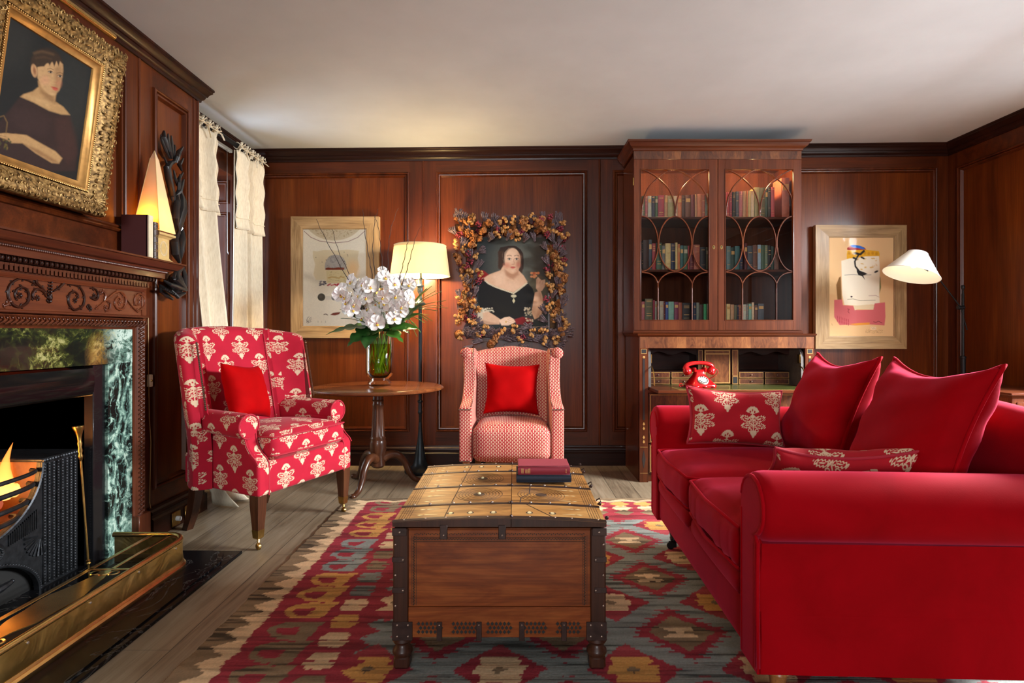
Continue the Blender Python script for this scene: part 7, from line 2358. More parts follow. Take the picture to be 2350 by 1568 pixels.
for sx, x0_, x1_ in ((-1, SX0, .902), (1, 1.958, SX1)):
    S('pilaster', MB().box(x0_, x1_, SY0 - .002, SY0 + .02, .0, .902, .001), BKW['z'], smooth=0)
    xc = (x0_ + x1_) / 2
    mb = MB().box(xc - .019, xc + .019, SY0 - .0045, SY0 - .001, .865, .897, 0, 0).box(xc - .016, xc + .016, SY0 - .005, SY0 - .001, .868, .894, 0, 1)
    mb.lathe([(0, .003), (.008, .002), (.009, 0)], 14, M=Matrix.Translation((xc, SY0 - .002, .842)) @ Matrix.Rotation(PI / 2, 4, 'X'))
    mb.box(xc - .007, xc + .007, SY0 - .0045, SY0 - .001, .42, .83, 0, 1)
    for z in (.39, .36, .30, .27): mb.add([(xc, SY0 - .0035, z + .016), (xc - .008, SY0 - .0035, z), (xc, SY0 - .0035, z - .009), (xc + .008, SY0 - .0035, z)], [(0, 1, 2, 3)], 0)
    mb.add([(xc, SY0 - .0035, .22), (xc - .012, SY0 - .0035, .155), (xc, SY0 - .0035, .09), (xc + .012, SY0 - .0035, .155)], [(0, 1, 2, 3)], 1)
    for z in (.235, .06): mb.box(x0_ + .005, x1_ - .005, SY0 - .0035, SY0 - .001, z, z + .002, 0, 0)
    S('pilaster_inlay', mb, [STRG, EBSQ], smooth=0)['kind'] = 'stuff'
# drawers / doors below the flap
for z0_, z1_, nm in ((.262, .598, 'drawer'), (.062, .255, 'drawer')):
    d = S(nm, MB().box(.906, 1.954, SY0 - .001, SY0 + .02, z0_, z1_, .002), FIGD, smooth=0)
    mb = MB().frame([(0, 0), (0, .003), (.004, .003), (.004, 0)], [(.915, z0_ + .008), (1.945, z0_ + .008), (1.945, z1_ - .008), (.915, z1_ - .008)], lambda a, b, h: (a, SY0 - .001 - h, b))
    S('stringing', mb, STRG, d, smooth=0)
    for x in (1.15, 1.71) if z0_ < .2 else (1.422, 1.76):
        zc = (z0_ + z1_) / 2 if z0_ < .2 else .575
        mb = MB().lathe([(0, .004), (.008, .003), (.01, 0)], 14, M=Matrix.Translation((x, SY0 - .001, zc + .012)) @ Matrix.Rotation(PI / 2, 4, 'X'))
        mb.tube([(x + .016 * math.cos(t), SY0 - .010, zc - .004 + .016 * math.sin(t)) for t in [k * PI / 10 for k in range(20)]], .0022, 6, closed=True)
        S('ring_handle', mb, AGEBR, d)
# writing flap with leather
mb = MB().box(.908, 1.952, 3.59, 3.85, .622, .642, .003)
fl_ = S('writing_flap', mb, BKW['x'], smooth=0)
S('leather_inset', MB().box(1.05, 1.90, 3.62, 4.02, .6425, .6436), LEATH, fl_, smooth=0)
S('flap_stringing', MB().frame([(0, 0), (0, .0012), (.003, .0012), (.003, 0)], [(1.046, 3.616), (1.904, 3.616), (1.904, 4.024), (1.046, 4.024)], lambda a, b, h: (a, b, .6424 + h)), STRG, fl_, smooth=0)
S('drawer_bottom', MB().box(.905, 1.955, 3.85, 4.20, .628, .642), BKW['x'], smooth=0)
# shaped drawer sides with brass quadrants
for sx, x0_ in ((-1, .905), (1, 1.935)):
    pl = [(3.835, .642), (4.25, .642), (4.25, .893), (3.875, .893), (3.85, .875), (3.838, .84)]
    S('drawer_side', MB().prism(pl, 'yz', x0_, x0_ + .018), plain('aged_drawer_side', (.10, .085, .075), .5, var=.3), smooth=30)
    xx = x0_ + (.022 if sx < 0 else -.004)
    S('quadrant_stay', MB().tube([(xx, 3.85 - .10 * math.cos(t) * .9, .655 + .125 * math.sin(t)) for t in [k * PI / 20 for k in range(11)]], .004, 6).box(xx - .003, xx + .003, 3.842, 3.872, .80, .86, .001), AGEBR)
# pigeon-hole interior
IY = 4.0
mb = MB().box(.925, 1.935, IY + .17, IY + .18, .642, .895).box(.925, 1.935, IY, IY + .17, .889, .895)
for x in (1.0995, 1.287, 1.326, 1.524, 1.575, 1.7555): mb.box(x - .004, x + .004, IY + .002, IY + .17, .642, .735 if x in (1.0995, 1.7555) else .89)
for a, b in ((.925, 1.287), (1.575, 1.935)): mb.box(a, b, IY + .001, IY + .17, .731, .736); mb.box(a, b, IY + .001, IY + .17, .686, .689)
for a, b in ((.925, 1.287), (1.575, 1.935)):      # wavy valance
    pl = [(a, .892), (b, .892)] + [(lerp(b, a, k / 24), .862 - .012 * math.cos(k / 24 * 4 * PI) * (1 if True else 0)) for k in range(25)]
    mb.prism(pl, 'xz', IY + .004, IY + .012)
S('pigeon_holes', mb, MAHD['x'], smooth=20)
for (a, b) in ((.929, 1.0945), (1.1045, 1.282), (1.58, 1.750), (1.761, 1.93)):
    for z0_, z1_ in ((.690, .730), (.645, .685)):
        d = S('small_drawer', MB().box(a, b, IY - .004, IY + .03, z0_, z1_, .001), FIGD, smooth=0)
        S('cockbead', MB().frame([(0, 0), (0, .0016), (.0022, .0016), (.0022, 0)], [(a + .001, z0_ + .001), (b - .001, z0_ + .001), (b - .001, z1_ - .001), (a + .001, z1_ - .001)], lambda p, q, h: (p, IY - .004 - h, q)), STRG, d, smooth=0)
        S('knob', MB().sphere(((a + b) / 2, IY - .010, (z0_ + z1_) / 2), .0048, 10, 8), BONE if False else STUDM, d)
d = S('cupboard_door', MB().box(1.333, 1.517, IY - .008, IY + .02, .648, .888, .002), FIG, smooth=0)
mb = MB().frame([(0, 0), (0, .002), (.007, .002), (.007, 0)], [(1.336, .651), (1.514, .651), (1.514, .885), (1.336, .885)], lambda p, q, h: (p, IY - .008 - h, q))
mb.box(1.336, 1.514, IY - .010, IY - .007, .855, .861)
S('door_stringing', mb, STRG, d, smooth=0)
for a, b in ((1.289, 1.325), (1.526, 1.573)):
    d = S('column_front', MB().box(a + .002, b - .002, IY - .010, IY + .02, .644, .889, .001), FIGD, smooth=0)
    mb = MB().frame([(0, 0), (0, .0016), (.0025, .0016), (.0025, 0)], [(a + .004, .706), (b - .004, .706), (b - .004, .884), (a + .004, .884)], lambda p, q, h: (p, IY - .010 - h, q), m=0)
    mb.frame([(0, 0), (0, .0016), (.0025, .0016), (.0025, 0)], [(a + .004, .647), (b - .004, .647), (b - .004, .70), (a + .004, .70)], lambda p, q, h: (p, IY - .010 - h, q), m=0)
    mb.box(a + .008, b - .008, IY - .0112, IY - .009, .651, .696, 0, 1)
    S('column_inlay', mb, [STRG, EBSQ], d, smooth=0)

bc = thing('glazed_bookcase', 'tall mahogany bookcase with gothic-barred glass doors, standing on the secretaire', 'bookcase', (EX, EY + .05, 1.001))
B = wobj(bc, EX, EY + .05, 1.001)
BX0, BX1, BY0, BY1 = .831, 1.995, 3.95, 4.325
mb = MB().box(BX0, BX0 + .022, BY0 + .02, BY1, 1.001, 2.24).box(BX1 - .022, BX1, BY0 + .02, BY1, 1.001, 2.24)
mb.box(BX0 + .015, BX1 - .015, BY0 + .021, BY1 - .003, 1.002, 1.094).box(BX0 + .015, BX1 - .015, BY0 + .021, BY1 - .003, 2.215, 2.239).box(1.404, 1.426, BY0 + .022, BY0 + .04, 1.09, 2.22)
B('carcass', mb, BKW['z'], smooth=0)
BKB = wood('bookcase_back_wood', (.03, .008, .004), (.085, .024, .010), (.15, .05, .02), 'z', .75, 0.0, spec=.08)
B('back_board', MB().box(BX0 + .02, BX1 - .02, BY1 - .012, BY1 - .002, 1.05, 2.22), BKB, smooth=0)
for z in (1.452, 1.822): B('shelf', MB().box(BX0 + .022, BX1 - .022, BY0 + .05, BY1 - .012, z - .018, z, .002), MAH['x'], smooth=0)
B('base_moulding', MB().loft([[(BX0 - p, BY0 - p, z), (BX1 + p, BY0 - p, z), (BX1 + p, BY1, z), (BX0 - p, BY1, z)] for p, z in ((.006, 1.001), (.008, 1.008), (.004, 1.016), (0, 1.022))]), MAH['x'], smooth=0)
B('frieze_panel', MB().box(BX0, BX1, BY0 + .001, BY0 + .03, 2.212, 2.285, .001), FIGD, smooth=0)
BCO = [(0, 2.268), (.006, 2.272), (.008, 2.282), (.016, 2.290), (.026, 2.296), (.034, 2.306), (.040, 2.318), (.046, 2.322), (.046, 2.330), (.05, 2.334)]
mb = MB().loft([[(BX0 - p, BY0 - p, z), (BX1 + p, BY0 - p, z), (BX1 + p, BY1, z), (BX0 - p, BY1, z)] for p, z in BCO])
B('cornice_moulding', mb, BKW['x'], smooth=15)
def bars(off):
    """gothic and oval glazing bars; crop pixels (1400,290 scale 3.2) on the door plane"""
    m = MB()
    def Q(px, py): return onY(1400 + (px + off) / 3.2, 290 + py / 3.2, BY0 + .008)
    def arc(pts, k=8):
        q = spline([(a, b, 0) for a, b in pts], k); m.tube([Q(a.x, a.y) for a in q], .0052, 6)
    arc([(234, 600), (250, 520), (290, 440), (350, 380), (400, 342), (445, 318)])
    arc([(478, 640), (470, 560), (430, 460), (350, 380), (290, 340), (238, 318)])
    arc([(482, 640), (492, 550), (530, 455), (600, 383), (650, 348), (712, 318)])
    arc([(727, 600), (712, 520), (665, 440), (600, 383), (540, 342), (478, 318)])
    arc([(234, 600), (232, 658)]); arc([(727, 600), (727, 658)])
    arc([(478 + 121 * math.cos(t), 863 + 200 * math.sin(t)) for t in [k * PI / 12 for k in range(25)]], 2)
    arc([(232 + 121 * math.cos(t), 863 + 203 * math.sin(t)) for t in [(-6 + k) * PI / 12 for k in range(13)]], 2)
    arc([(726 - 121 * math.cos(t), 863 + 203 * math.sin(t)) for t in [(-6 + k) * PI / 12 for k in range(13)]], 2)
    arc([(352, 1422), (352, 1200), (354, 1150), (385, 1105), (430, 1078), (478, 1070), (526, 1078), (570, 1105), (600, 1150), (602, 1200), (602, 1422)], 6)
    arc([(352, 1155), (330, 1110), (290, 1082), (232, 1072)]); arc([(602, 1155), (625, 1110), (665, 1082), (726, 1070)])
    arc([(478, 640), (480, 665)])
    return m
for i, (x0_, x1_, gx0, gx1) in enumerate(((.832, 1.412, .880, 1.352), (1.416, 1.994, 1.4665, 1.9365))):
    gz0, gz1, dz0, dz1 = 1.094, 2.140, 1.025, 2.210
    y0_, y1_ = BY0, BY0 + .02
    mb = MB().box(x0_, gx0, y0_, y1_, dz0, dz1, .001).box(gx1, x1_, y0_, y1_, dz0, dz1, .001)
    mb.box(gx0, gx1, y0_, y1_, dz0, gz0, .001).box(gx0, gx1, y0_, y1_, gz1, dz1, .001)
    mb.frame([(-.005, 0), (-.004, .003), (0, .004), (.002, 0), (.003, -.008)], [(gx0, gz0), (gx1, gz0), (gx1, gz1), (gx0, gz1)], lambda a, b, h: (a, y0_ - h, b))
    d = B('door', mb, BKW['z'], smooth=20)
    B('glazing_bars', bars(0 if i == 0 else 620), BKW['z'], d, smooth=60)
    B('pane', MB().add([(gx0, y0_ + .012, gz0), (gx1, y0_ + .012, gz0), (gx1, y0_ + .012, gz1), (gx0, y0_ + .012, gz1)], [(0, 1, 2, 3)]), BKPANE, d, smooth=0)
    xe = 1.385 if i == 0 else 1.4385
    mb = MB().lathe([(0, .002), (.011, .002), (.0125, 0)], 18, M=Matrix.Translation((xe, y0_, 1.6)) @ Matrix.Rotation(PI / 2, 4, 'X') @ Matrix.Diagonal((.8, 1.25, 1, 1)), m=0)
    mb.sphere((xe, y0_ - .002, 1.604), .0036, 8, 6, (1, .4, 1), 1).box(xe - .0015, xe + .0015, y0_ - .0032, y0_ - .001, 1.592, 1.603, 0, 1)
    B('escutcheon', mb, [AGEBR, SOOT_SHADE], d)
    if i == 0:
        B('hinge', MB().box(x0_ - .006, x0_ + .001, y0_ + .004, y0_ + .02, 2.03, 2.085, .001), AGEBR, d)
LITM = plain('cabinet_lamp_lens', (.9, .8, .6), .5, emit=((1, .68, .35), 6.0))
for k, x in enumerate((1.12, 1.70)):
    B('shelf_light', MB().lathe([(0, 0), (.014, 0), (.017, .006), (.017, .014), (0, .014)], 20, (x, 3.992, 2.199)), LITM)
    bulb('cabinet_bulb', (x, 4.03, 2.165), 9, (1.0, .62, .28), .045)

# ---- books, one object each
BC = dict(sage=(96, 112, 84), rose=(170, 84, 84), pale=(178, 178, 150), navy=(34, 42, 66), green=(60, 88, 62), crimson=(150, 34, 56), tan=(176, 128, 78), lime=(150, 142, 84), cream=(206, 178, 132), orange=(190, 104, 46), darkbrown=(58, 34, 24), brown=(96, 56, 34), maroon=(92, 28, 32), rust=(150, 70, 38), greygreen=(104, 112, 96), red=(160, 36, 40), black=(26, 24, 24), slate=(62, 70, 76), yellow=(200, 172, 96), olive=(88, 84, 52), darkgreen=(32, 58, 46), teal=(48, 96, 92), grey=(112, 108, 100), lightblue=(130, 158, 168), blue=(54, 78, 140), mint=(110, 164, 140), plum=(120, 44, 72), beige=(170, 158, 132), brightgreen=(34, 140, 76), greyteal=(84, 112, 108))
CN = dict(sage='sage green', rose='rose pink', pale='pale grey-green', lime='yellow-green', darkbrown='dark brown', greygreen='grey-green', darkgreen='dark green', lightblue='light blue', mint='mint green', brightgreen='bright green', greyteal='grey-teal', navy='navy blue', slate='slate grey')
ORD = 'first second third fourth fifth sixth seventh eighth ninth tenth eleventh twelfth thirteenth fourteenth fifteenth sixteenth seventeenth'.split()
ROWS = [('top', 'left', 1.8225, 668, [(236, 256, 512, 'sage'), (257, 277, 515, 'rose'), (278, 305, 512, 'pale'), (306, 330, 513, 'navy'), (331, 352, 513, 'green'), (353, 399, 508, 'crimson'), (400, 424, 508, 'tan'), (425, 469, 510, 'lime'), (470, 497, 512, 'cream'), (498, 527, 510, 'orange'), (528, 552, 510, 'darkbrown'), (553, 594, 505, 'brown'), (595, 623, 502, 'maroon'), (624, 639, 500, 'tan'), (640, 675, 498, 'orange'), (676, 699, 500, 'rust'), (700, 722, 495, 'greygreen')]),
        ('top', 'right', 1.8225, 664, [(852, 878, 480, 'red'), (879, 896, 480, 'crimson'), (898, 923, 478, 'black'), (924, 946, 476, 'slate'), (947, 974, 475, 'rose'), (975, 999, 472, 'tan'), (1000, 1014, 470, 'orange'), (1015, 1034, 470, 'yellow'), (1035, 1060, 472, 'cream'), (1062, 1100, 445, 'lime'), (1102, 1139, 448, 'olive'), (1140, 1159, 448, 'darkgreen'), (1160, 1181, 446, 'black'), (1182, 1209, 445, 'red'), (1262, 1318, 375, 'rust')]),
        ('middle', 'left', 1.4525, 1055, [(233, 243, 848, 'black'), (244, 284, 838, 'darkbrown'), (285, 309, 835, 'slate'), (310, 336, 862, 'red'), (340, 382, 858, 'green'), (383, 405, 880, 'grey'), (407, 446, 862, 'yellow'), (447, 479, 862, 'navy'), (480, 497, 857, 'yellow'), (498, 515, 868, 'orange'), (516, 539, 878, 'teal'), (540, 571, 880, 'green'), (572, 585, 880, 'red'), (586, 616, 875, 'maroon'), (617, 660, 872, 'rust'), (662, 705, 890, 'black'), (707, 723, 890, 'olive')]),
        ('middle', 'right', 1.4525, 1052, [(855, 887, 880, 'greyteal'), (888, 917, 890, 'darkgreen'), (918, 953, 880, 'teal'), (955, 975, 895, 'navy'), (988, 1008, 858, 'maroon'), (1010, 1049, 878, 'slate'), (1050, 1084, 872, 'brown'), (1085, 1109, 870, 'lightblue'), (1110, 1137, 872, 'green'), (1138, 1159, 872, 'sage'), (1160, 1184, 875, 'black'), (1185, 1205, 882, 'darkgreen'), (1207, 1240, 890, 'brown')]),
        ('bottom', 'left', 1.0945, 1420, [(232, 256, 1282, 'rose'), (258, 314, 1262, 'olive'), (316, 330, 1272, 'crimson'), (332, 345, 1280, 'pale'), (364, 394, 1280, 'beige'), (395, 407, 1280, 'maroon'), (408, 429, 1285, 'blue'), (430, 470, 1283, 'mint'), (472, 503, 1285, 'plum'), (504, 530, 1290, 'rust'), (532, 592, 1292, 'black'), (612, 633, 1290, 'navy'), (634, 657, 1290, 'greygreen'), (658, 687, 1305, 'darkbrown'), (688, 711, 1300, 'brightgreen'), (712, 723, 1298, 'yellow')]),
        ('bottom', 'right', 1.0945, 1416, [(856, 884, 1296, 'yellow'), (886, 912, 1300, 'tan'), (913, 934, 1304, 'olive'), (935, 946, 1300, 'navy'), (947, 966, 1302, 'rust'), (975, 1001, 1300, 'pale'), (1002, 1017, 1300, 'grey'), (1018, 1041, 1295, 'mint'), (1042, 1060, 1285, 'cream'), (1063, 1085, 1305, 'brown'), (1088, 1132, 1293, 'slate')])]
BMAT = {k: plain('book_' + k + '_cloth', [min(.9, (c * .8 + sum(srgb(*v)) / 3 * .2) * 1.45) for c in srgb(*v)], .6, var=.15, vscale=40) for k, v in BC.items()}
PAPL = plain('paper_spine_label', (.6, .5, .32), .7)
rs = random.Random(8)
for sh_, side, zb, pyb, lst in ROWS:
    for i, (a, b, top, colr) in enumerate(lst):
        yS = 4.015
        xa, xb = onY(1400 + a / 3.2, 500, yS).x, onY(1400 + b / 3.2, 500, yS).x
        h = (pyb - top) / 3.2 * yS / F
        w = max(.006, xb - xa - .0006)
        dp = min(.14, h * .7)
        ord_ = ORD[i]
        t = thing('book', '%s book, %s from the left, %s shelf of the bookcase, %s-hand door' % (CN.get(colr, colr), ord_, sh_, side), 'book', (xa, yS, zb), group='books on the %s shelf, %s-hand door' % (sh_, side))
        n = 6
        m = MB().box(0, .0022, .002, dp, 0, h).box(w - .0022, w, .002, dp, 0, h)
        m.loft([[(w * k / n, .002 - .004 * math.sin(PI * k / n), z) for k in range(n + 1)] + [(w, .006, z), (0, .006, z)] for z in (0, h)])
        if rs.random() < .55 or colr in ('black', 'navy'):
            for zf in rs.sample([.12, .2, .3, .62, .7, .78, .86, .92], rs.choice((2, 3, 5))):
                m.box(w * .18, w * .82, -.0024, .002, h * zf, h * zf + rs.choice((.0018, .004)), 0, 1)
        else:
            m.box(w * .12, w * .88, -.0024, .002, h * .68, h * .84, 0, 2 if colr in ('olive', 'sage', 'green', 'lime', 'darkbrown') else 1) if rs.random() < .6 else None
        obj('cover', m, [BMAT[colr], GOLDL, PAPL], t, smooth=40)
        obj('pages', MB().box(.0023, w - .0023, .006, dp - .003, .003, h - .003), PAGES, t, smooth=0)

# ---- red dial telephone on the flap
PHX, PHY, PHZ = 1.232, 3.775, .6437
tp = thing('telephone', 'red vintage dial telephone standing on the open writing flap', 'telephone', (PHX, PHY, PHZ), .12)
REDP = plain('red_bakelite', (.42, .003, .005), .2, coat=.3)
mb = MB()
secs = []
for z, wx_, wy, cy in ((0, .088, .072, 0), (.006, .092, .076, 0), (.02, .092, .076, 0), (.024, .088, .072, 0), (.03, .080, .066, .002), (.055, .058, .05, .008), (.08, .038, .034, .014), (.096, .032, .028, .016), (.106, .031, .027, .016)):
    q = []
    for k in range(32):
        a = 2 * PI * k / 32; c, s_ = math.cos(a), math.sin(a); e = .38
        q.append((wx_ * math.copysign(abs(c) ** e, c), cy + wy * math.copysign(abs(s_) ** e, s_), z))
    secs.append(q)
mb.loft(secs)
for x in (-.055, 0, .055): mb.box(x - .016, x + .016, -.079, -.06, .004, .017, .004)
obj('base', mb, REDP, tp, smooth=50)
mb = MB()
for sx in (-1, 1):
    mb.box(sx * .036 - .008, sx * .036 + .008, -.012, .044, .100, .132, .005)
mb.box(-.04, .04, .004, .03, .100, .112, .004).box(-.034, .034, -.006, .0, .104, .118, .002)
obj('cradle', mb, REDP, tp, smooth=40)
dm = Matrix.Translation((0, -.0455, .0505)) @ Matrix.Rotation(math.radians(38 + 0), 4, 'X')
mb = MB().lathe([(0, .006), (.034, .006), (.036, .003), (.036, -.006)], 36, M=dm, m=0)
for k in range(10):
    a = math.radians(110 - k * 30); mb.lathe([(0, .0068), (.0052, .0066), (.0056, .0058)], 12, (.0272 * math.cos(a), .0272 * math.sin(a), 0), M=None, m=1) if False else None
    M2 = dm @ Matrix.Translation((.0272 * math.cos(a), .0272 * math.sin(a), 0))
    mb.lathe([(0, .0068), (.0048, .0066), (.0054, .006)], 12, M=M2, m=1)
mb.lathe([(0, .0085), (.016, .008), (.018, .006)], 24, M=dm, m=2)
obj('dial', mb, [plain('dial_ivory', (.62, .6, .5), .3), BLACKM, plain('dial_centre', (.72, .74, .78), .25, metal=.3)], tp, smooth=40)
mb = MB()
hp = spline([(-.098, .016, .118), (-.085, .016, .145), (-.05, .016, .158), (0, .016, .162), (.05, .016, .158), (.085, .016, .145), (.098, .016, .118)], 5)
mb.tube(hp, [.012 + .004 * abs(math.cos(PI * k / (len(hp) - 1))) for k in range(len(hp))], 10)
for sx in (-1, 1):
    M2 = Matrix.Translation((sx * .086, .010, .112)) @ Matrix.Rotation(sx * .5, 4, 'Y')
    mb.lathe([(0, -.028), (.022, -.026), (.0285, -.014), (.0275, 0), (.022, .014), (.012, .026), (0, .03)], 22, M=M2)
obj('handset', mb, REDP, tp, smooth=60)
cp_ = spline([(.098, .02, .10), (.125, .02, .12), (.135, .02, .095), (.115, .03, .07), (.09, .04, .055), (.072, .05, .045)], 22)
mb = MB().tube([(q.x + .0035 * math.cos(k * 1.3), q.y + .0035 * math.sin(k * 1.3), q.z + .0025 * math.sin(k * 1.3)) for k, q in enumerate(cp_)], .0016, 5)
obj('handset_cord', mb, REDP, tp, smooth=180)
mb = MB().tube(spline([(-.08, .05, .008), (-.11, .03, .008), (-.125, .02, .012), (-.13, .015, .008)], 6), .0035, 6)
mb.tube([(-.128 + .011 * math.cos(t), .01, .0152 + .011 * math.sin(t)) for t in [k * PI / 8 for k in range(16)]], .003, 6, closed=True)
obj('line_cord', mb, REDP, tp, smooth=180)

# ================================================================== SOFA
SOX, SOY = .636, 2.056
so = thing('sofa', 'red velvet two-seat sofa with scroll arms and feather cushions on the kilim', 'sofa', (SOX, SOY, .009), math.atan2(-.999, -.039))
SR = math.atan2(-.999, -.039)
def sofa_pt(x, y, z):
    c_, s_ = math.cos(SR), math.sin(SR)
    return (SOX + x * c_ - y * s_, SOY + x * s_ + y * c_, z)
Zs = .009
DEP = .90
obj('base_rail', puff(-.642, .642, .006, DEP - .01, .142, .305, .016, (0, .004, 0), n=9), VELV, so, smooth=60)
mb = puff(-.535, -.002, -.004, .30, .262, .352, .036, (0, .010, .004), n=11); puff(.002, .535, -.004, .30, .262, .352, .036, (0, .010, .004), n=11, mb=mb)
obj('front_roll', mb, VELV, so, smooth=180)
def seat_c(x0_, x1_, seed):
    ph = seed * 1.7
    def fn(x, y, z):
        u = (x - x0_) / (x1_ - x0_) * 2 - 1
        if z > .40: z += .006 * math.sin(6 * u + ph) * math.exp(-((y - .05) / .2) ** 2)
        if y < .05: y += .004 * math.sin(26 * u + ph) * (1 if z < .46 else .3) + .006 * (u * u)
        return (x, y, z)
    return puff(x0_, x1_, -.012, .735, .345, .468, .028, (.006, .016, .040), n=17, fn=fn)
for i, (a, b) in enumerate(((.004, .532), (-.532, -.004))):
    sc_ = obj('seat_cushion', seat_c(a, b, i + 1), VELV, so, smooth=180)
    mb = MB()
    for z in (.464, .352):
        mb.tube([(a + .006, .6, z), (a + .004, .2, z), (a + .006, .02, z), (a + .022, -.006, z), ((a + b) / 2, -.026, z + (.006 if z > .4 else 0)), (b - .022, -.006, z), (b - .006, .02, z), (b - .004, .2, z), (b - .006, .6, z)], .0055, 7)
    obj('piping', mb, PIPE, sc_, smooth=180)
def armsec(sg, y, sc=1.0, dz=0.0):
    cx, cz, r = sg * .607, .556 + dz, .087 * sc
    ix, ox = sg * .528, sg * .645
    q = [(ix, y, .16), (ix, y, .30), (ix, y, .44), (ix + sg * (1 - sc) * .04, y, .535)]
    for k in range(15):
        a = math.radians(172 - k * 17.6); q.append((cx + sg * r * math.cos(a), y, cz + r * math.sin(a)))
    q += [(ox, y, .47), (ox - sg * .004, y, .40), (ox - sg * .004, y, .30), (ox, y, .16), (ox, y, .145), (ix, y, .145)]
    return q
for sg in (1, -1):
    secs = [armsec(sg, y, s_, dz + (.012 if sg < 0 else -.002)) for y, s_, dz in ((-.004, .86, 0), (.0, .93, 0), (.010, .98, 0), (.028, 1.0, 0), (.2, 1.0, 0), (.45, 1.0, -.002), (.7, 1.0, -.004), (.86, 1.0, -.006), (DEP, .9, -.006))]
    obj('arm', MB().loft(secs), VELV, so, smooth=50)
    pp = armsec(sg, -.006, .84)
    mb = MB().tube([(x, y, z) for x, y, z in pp[4:26]][:19] , .005, 7)
    mb.tube([(sg * .538, -.006, z) for z in (.53, .44, .3, .15)], .005, 7).tube([(sg * .636, -.006, z) for z in (.475, .4, .3, .15)], .005, 7)
    pl = [(x * 1.0, z) for x, y, z in armsec(sg, 0, .84)]
    obj('arm_facing', MB().prism(pl, 'xz', -.008, .004), VELV, so, smooth=40)
    obj('facing_piping', mb, PIPE, so, smooth=180)
secs = []
for k in range(13):
    t = k / 12; x = lerp(-.60, .60, t); cr = .755 + .045 * math.sin(PI * t) ** .8
    e = 1 if 0 < k < 12 else .9
    q = [(x, .70, .30), (x, .715, .44), (x, .745, .58), (x, .765, cr - .085)]
    for j in range(9):
        a = math.radians(170 - j * 24); q.append((x, .835 + .072 * e * math.cos(a), cr - .072 + .072 * e * math.sin(a)))
    q += [(x, .88, cr - .16), (x, .895, .45), (x, DEP, .16)]
    secs.append(q)
obj('back', MB().loft(secs), VELV, so, smooth=60)
EBL = plain('black_sofa_leg', (.014, .011, .010), .3, coat=.3)
for sx in (-1, 1):
    for y, fr in ((.075, True), (DEP - .08, False)):
        x = sx * .565
        lg = obj('leg', MB().lathe([(.03, .150), (.032, .135), (.024, .12), (.028, .108), (.022, .095), (.016, .06), (.018, .05), (.013, .044), (0, .044)], 18, (x, y, 0)), EBL if sx < 0 else HONEY, so, smooth=40)
        mb = MB().lathe([(.014, .05), (.016, .044), (.012, .032), (0, .03)], 14, (x, y, 0)).box(x - .009, x - .006, y - .02, y + .012, .01, .034).box(x + .006, x + .009, y - .02, y + .012, .01, .034)
        mb.lathe([(0, -.006), (.013, -.006), (.0165, -.003), (.0165, .003), (.013, .006), (0, .006)], 18, M=Matrix.Translation((x, y - .014, .0168)) @ Matrix.Rotation(PI / 2, 4, 'Y'))
        obj('castor', mb, BLACKM, lg, smooth=30)
# scatter cushions
cushion('cushion', 'large plain red velvet cushion leaning on the sofa back near the far arm', .46, .44, .17, (1.165, 2.275, .505), (-.37, .0, SR), VELV, PIPE, .006, pull=.13, seed=3, wr=.006, sag=.06)
cushion('cushion', 'large plain red velvet cushion on the sofa back, in front of the first one', .47, .44, .18, (1.165, 1.765, .505), (-.37, .0, SR), VELV, PIPE, .006, pull=.13, seed=8, wr=.006, sag=.07)
cushion('cushion', 'floral lumbar cushion resting against the far arm of the sofa', .42, .245, .115, (.945, 2.425, .522), (-.20, .05, .02), FLORD, PIPF, .0045, pull=.09, seed=5, wr=.003, uv=True, sag=.04)
cushion('cushion', 'floral lumbar cushion mostly hidden behind the near arm of the sofa', .445, .215, .10, (.965, 1.755, .518), (.74, -.0, -.02), FLORD, PIPF, .0045, pull=.09, seed=4, wr=.003, uv=True, sag=.2)

# ================================================================== READING LAMP AND SIDE TABLE
RLX, RLY = 3.06, 3.88
rl = thing('reading_lamp', 'black adjustable standing lamp with a white cone shade beside the oak-framed abstract', 'lamp', (RLX, RLY, 0))
obj('base', MB().lathe([(0, 0), (.12, 0), (.124, .006), (.12, .018), (.03, .026), (.018, .05), (0, .05)], 30), BLACKM, rl)
obj('lower_pole', MB().lathe([(.0155, .04), (.0155, .83), (.019, .832), (.019, .845), (.008, .85), (0, .85)], 18), BLACKM, rl)
obj('upper_pole', MB().lathe([(.0085, .84), (.0085, 1.27), (.006, 1.275), (.006, 1.30), (.010, 1.305), (.012, 1.318), (.008, 1.33), (0, 1.332)], 14), BLACKM, rl)
p0 = onY(2205, 706, RLY); tip = onY(2106, 579, RLY - .05); tl = onY(2219, 757, RLY)
def rlp(v): return (v.x - RLX, v.y - RLY, v.z)
obj('clamp', MB().lathe([(0, -.022), (.013, -.022), (.016, -.012), (.012, 0), (.016, .012), (.013, .022), (0, .022)], 16, M=Matrix.Translation(rlp(p0)) @ Matrix.Rotation(PI / 2, 4, 'Y')), BLACKM, rl)
ax = (onY(2091, 632, RLY - .06) - onY(2106, 581, RLY - .06)).normalized()
sh0 = onY(2106, 581, RLY - .06)
ax = Vector((-.331, -.064, -.939)).normalized()
elb = onY(2150, 634, RLY - .03)
obj('arm', MB().tube([rlp(tl), rlp(p0), rlp(elb), rlp(sh0 + ax * .07)], .0045, 8), BLACKM, rl)
Mq = Matrix.Translation(rlp(sh0)) @ Vector((0, 0, 1)).rotation_difference(ax).to_matrix().to_4x4()
CONE = shade_mat('white_linen_shade', (.84, .82, .76), .10, (.82, .74, .60))
sd = obj('lamp_shade', MB().lathe([(.058, 0), (.166, .156)], 72, M=Mq), CONE, rl, smooth=180, rec=False)
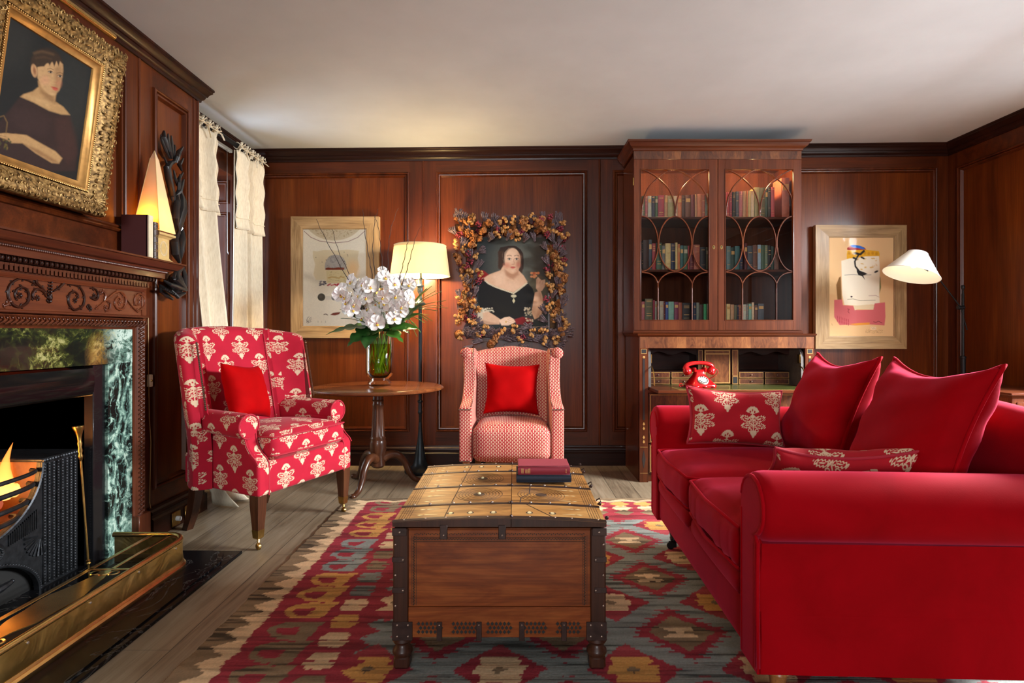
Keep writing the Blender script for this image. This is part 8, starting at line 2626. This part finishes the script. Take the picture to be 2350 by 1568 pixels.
obj('shade_binding', MB().tube([Mq @ Vector((.1665 * math.cos(t), .1665 * math.sin(t), .156)) for t in [k * PI / 36 for k in range(72)]], .002, 5, closed=True).tube([Mq @ Vector((.0585 * math.cos(t), .0585 * math.sin(t), 0)) for t in [k * PI / 24 for k in range(48)]], .002, 5, closed=True), WHITEM, sd)
obj('shade_carrier', MB().tube([Mq @ Vector((-.06, 0, .004)), Mq @ Vector((.06, 0, .004))], .0022, 5).tube([Mq @ Vector((0, -.06, .004)), Mq @ Vector((0, .06, .004))], .0022, 5).lathe([(0, -.02), (.008, -.018), (.008, -.004), (.016, .0), (.017, .06), (0, .062)], 14, M=Mq), BLACKM, rl)
bpos = sh0 + ax * .115
obj('bulb', MB().sphere(rlp(sh0 + ax * .085), .022, 14, 10), plain('reading_bulb', (.9, .88, .8), .4, emit=((1, .82, .55), 1.2)), rl, smooth=180)
bulb('reading_lamp_bulb', sh0 + ax * .125, 0.6, (1.0, .80, .52), .02)

st_ = thing('side_table', 'corner of a dark wooden side chest showing behind the sofa by the right wall', 'table', (3.08, 3.55, 0))
obj('top', MB().box(-.195, .195, -.25, .25, .638, .656, .004), MANT['x'], st_)
obj('top_moulding', MB().loft([[(sx * (.175 + p), sy * (.23 + p), z) for sx, sy in ((-1, -1), (1, -1), (1, 1), (-1, 1))] for p, z in ((0, .622), (.006, .628), (.014, .638))]), MANT['x'], st_, smooth=0)
obj('cabinet_body', MB().box(-.172, .172, -.228, .228, .04, .624, .003), MANT['z'], st_)
dr = obj('door', MB().box(-.15, .15, -.238, -.226, .08, .60, .004), MANT['z'], st_)
obj('knob', MB().sphere((.12, -.248, .36), .012, 10, 8), BRASS, dr)
for sx in (-1, 1):
    for sy in (-1, 1): obj('foot', MB().box(sx * .15 - .022, sx * .15 + .022, sy * .205 - .022, sy * .205 + .022, 0, .05, .004), MANT['z'], st_)

# a stray thread on the boards, beside the rug
pth = [onZ(u, v, .0018) for u, v in ((505, 1441), (512, 1434), (518, 1436), (526, 1433))]
th = thing('thread', 'short white thread lying on the floorboards at the rug edge', 'thread', tuple(pth[0]))
obj('strand', MB().tube([tuple(p - pth[0]) for p in spline(pth, 4)], .0012, 5), plain('white_thread', (.7, .68, .62), .9), th, smooth=180)
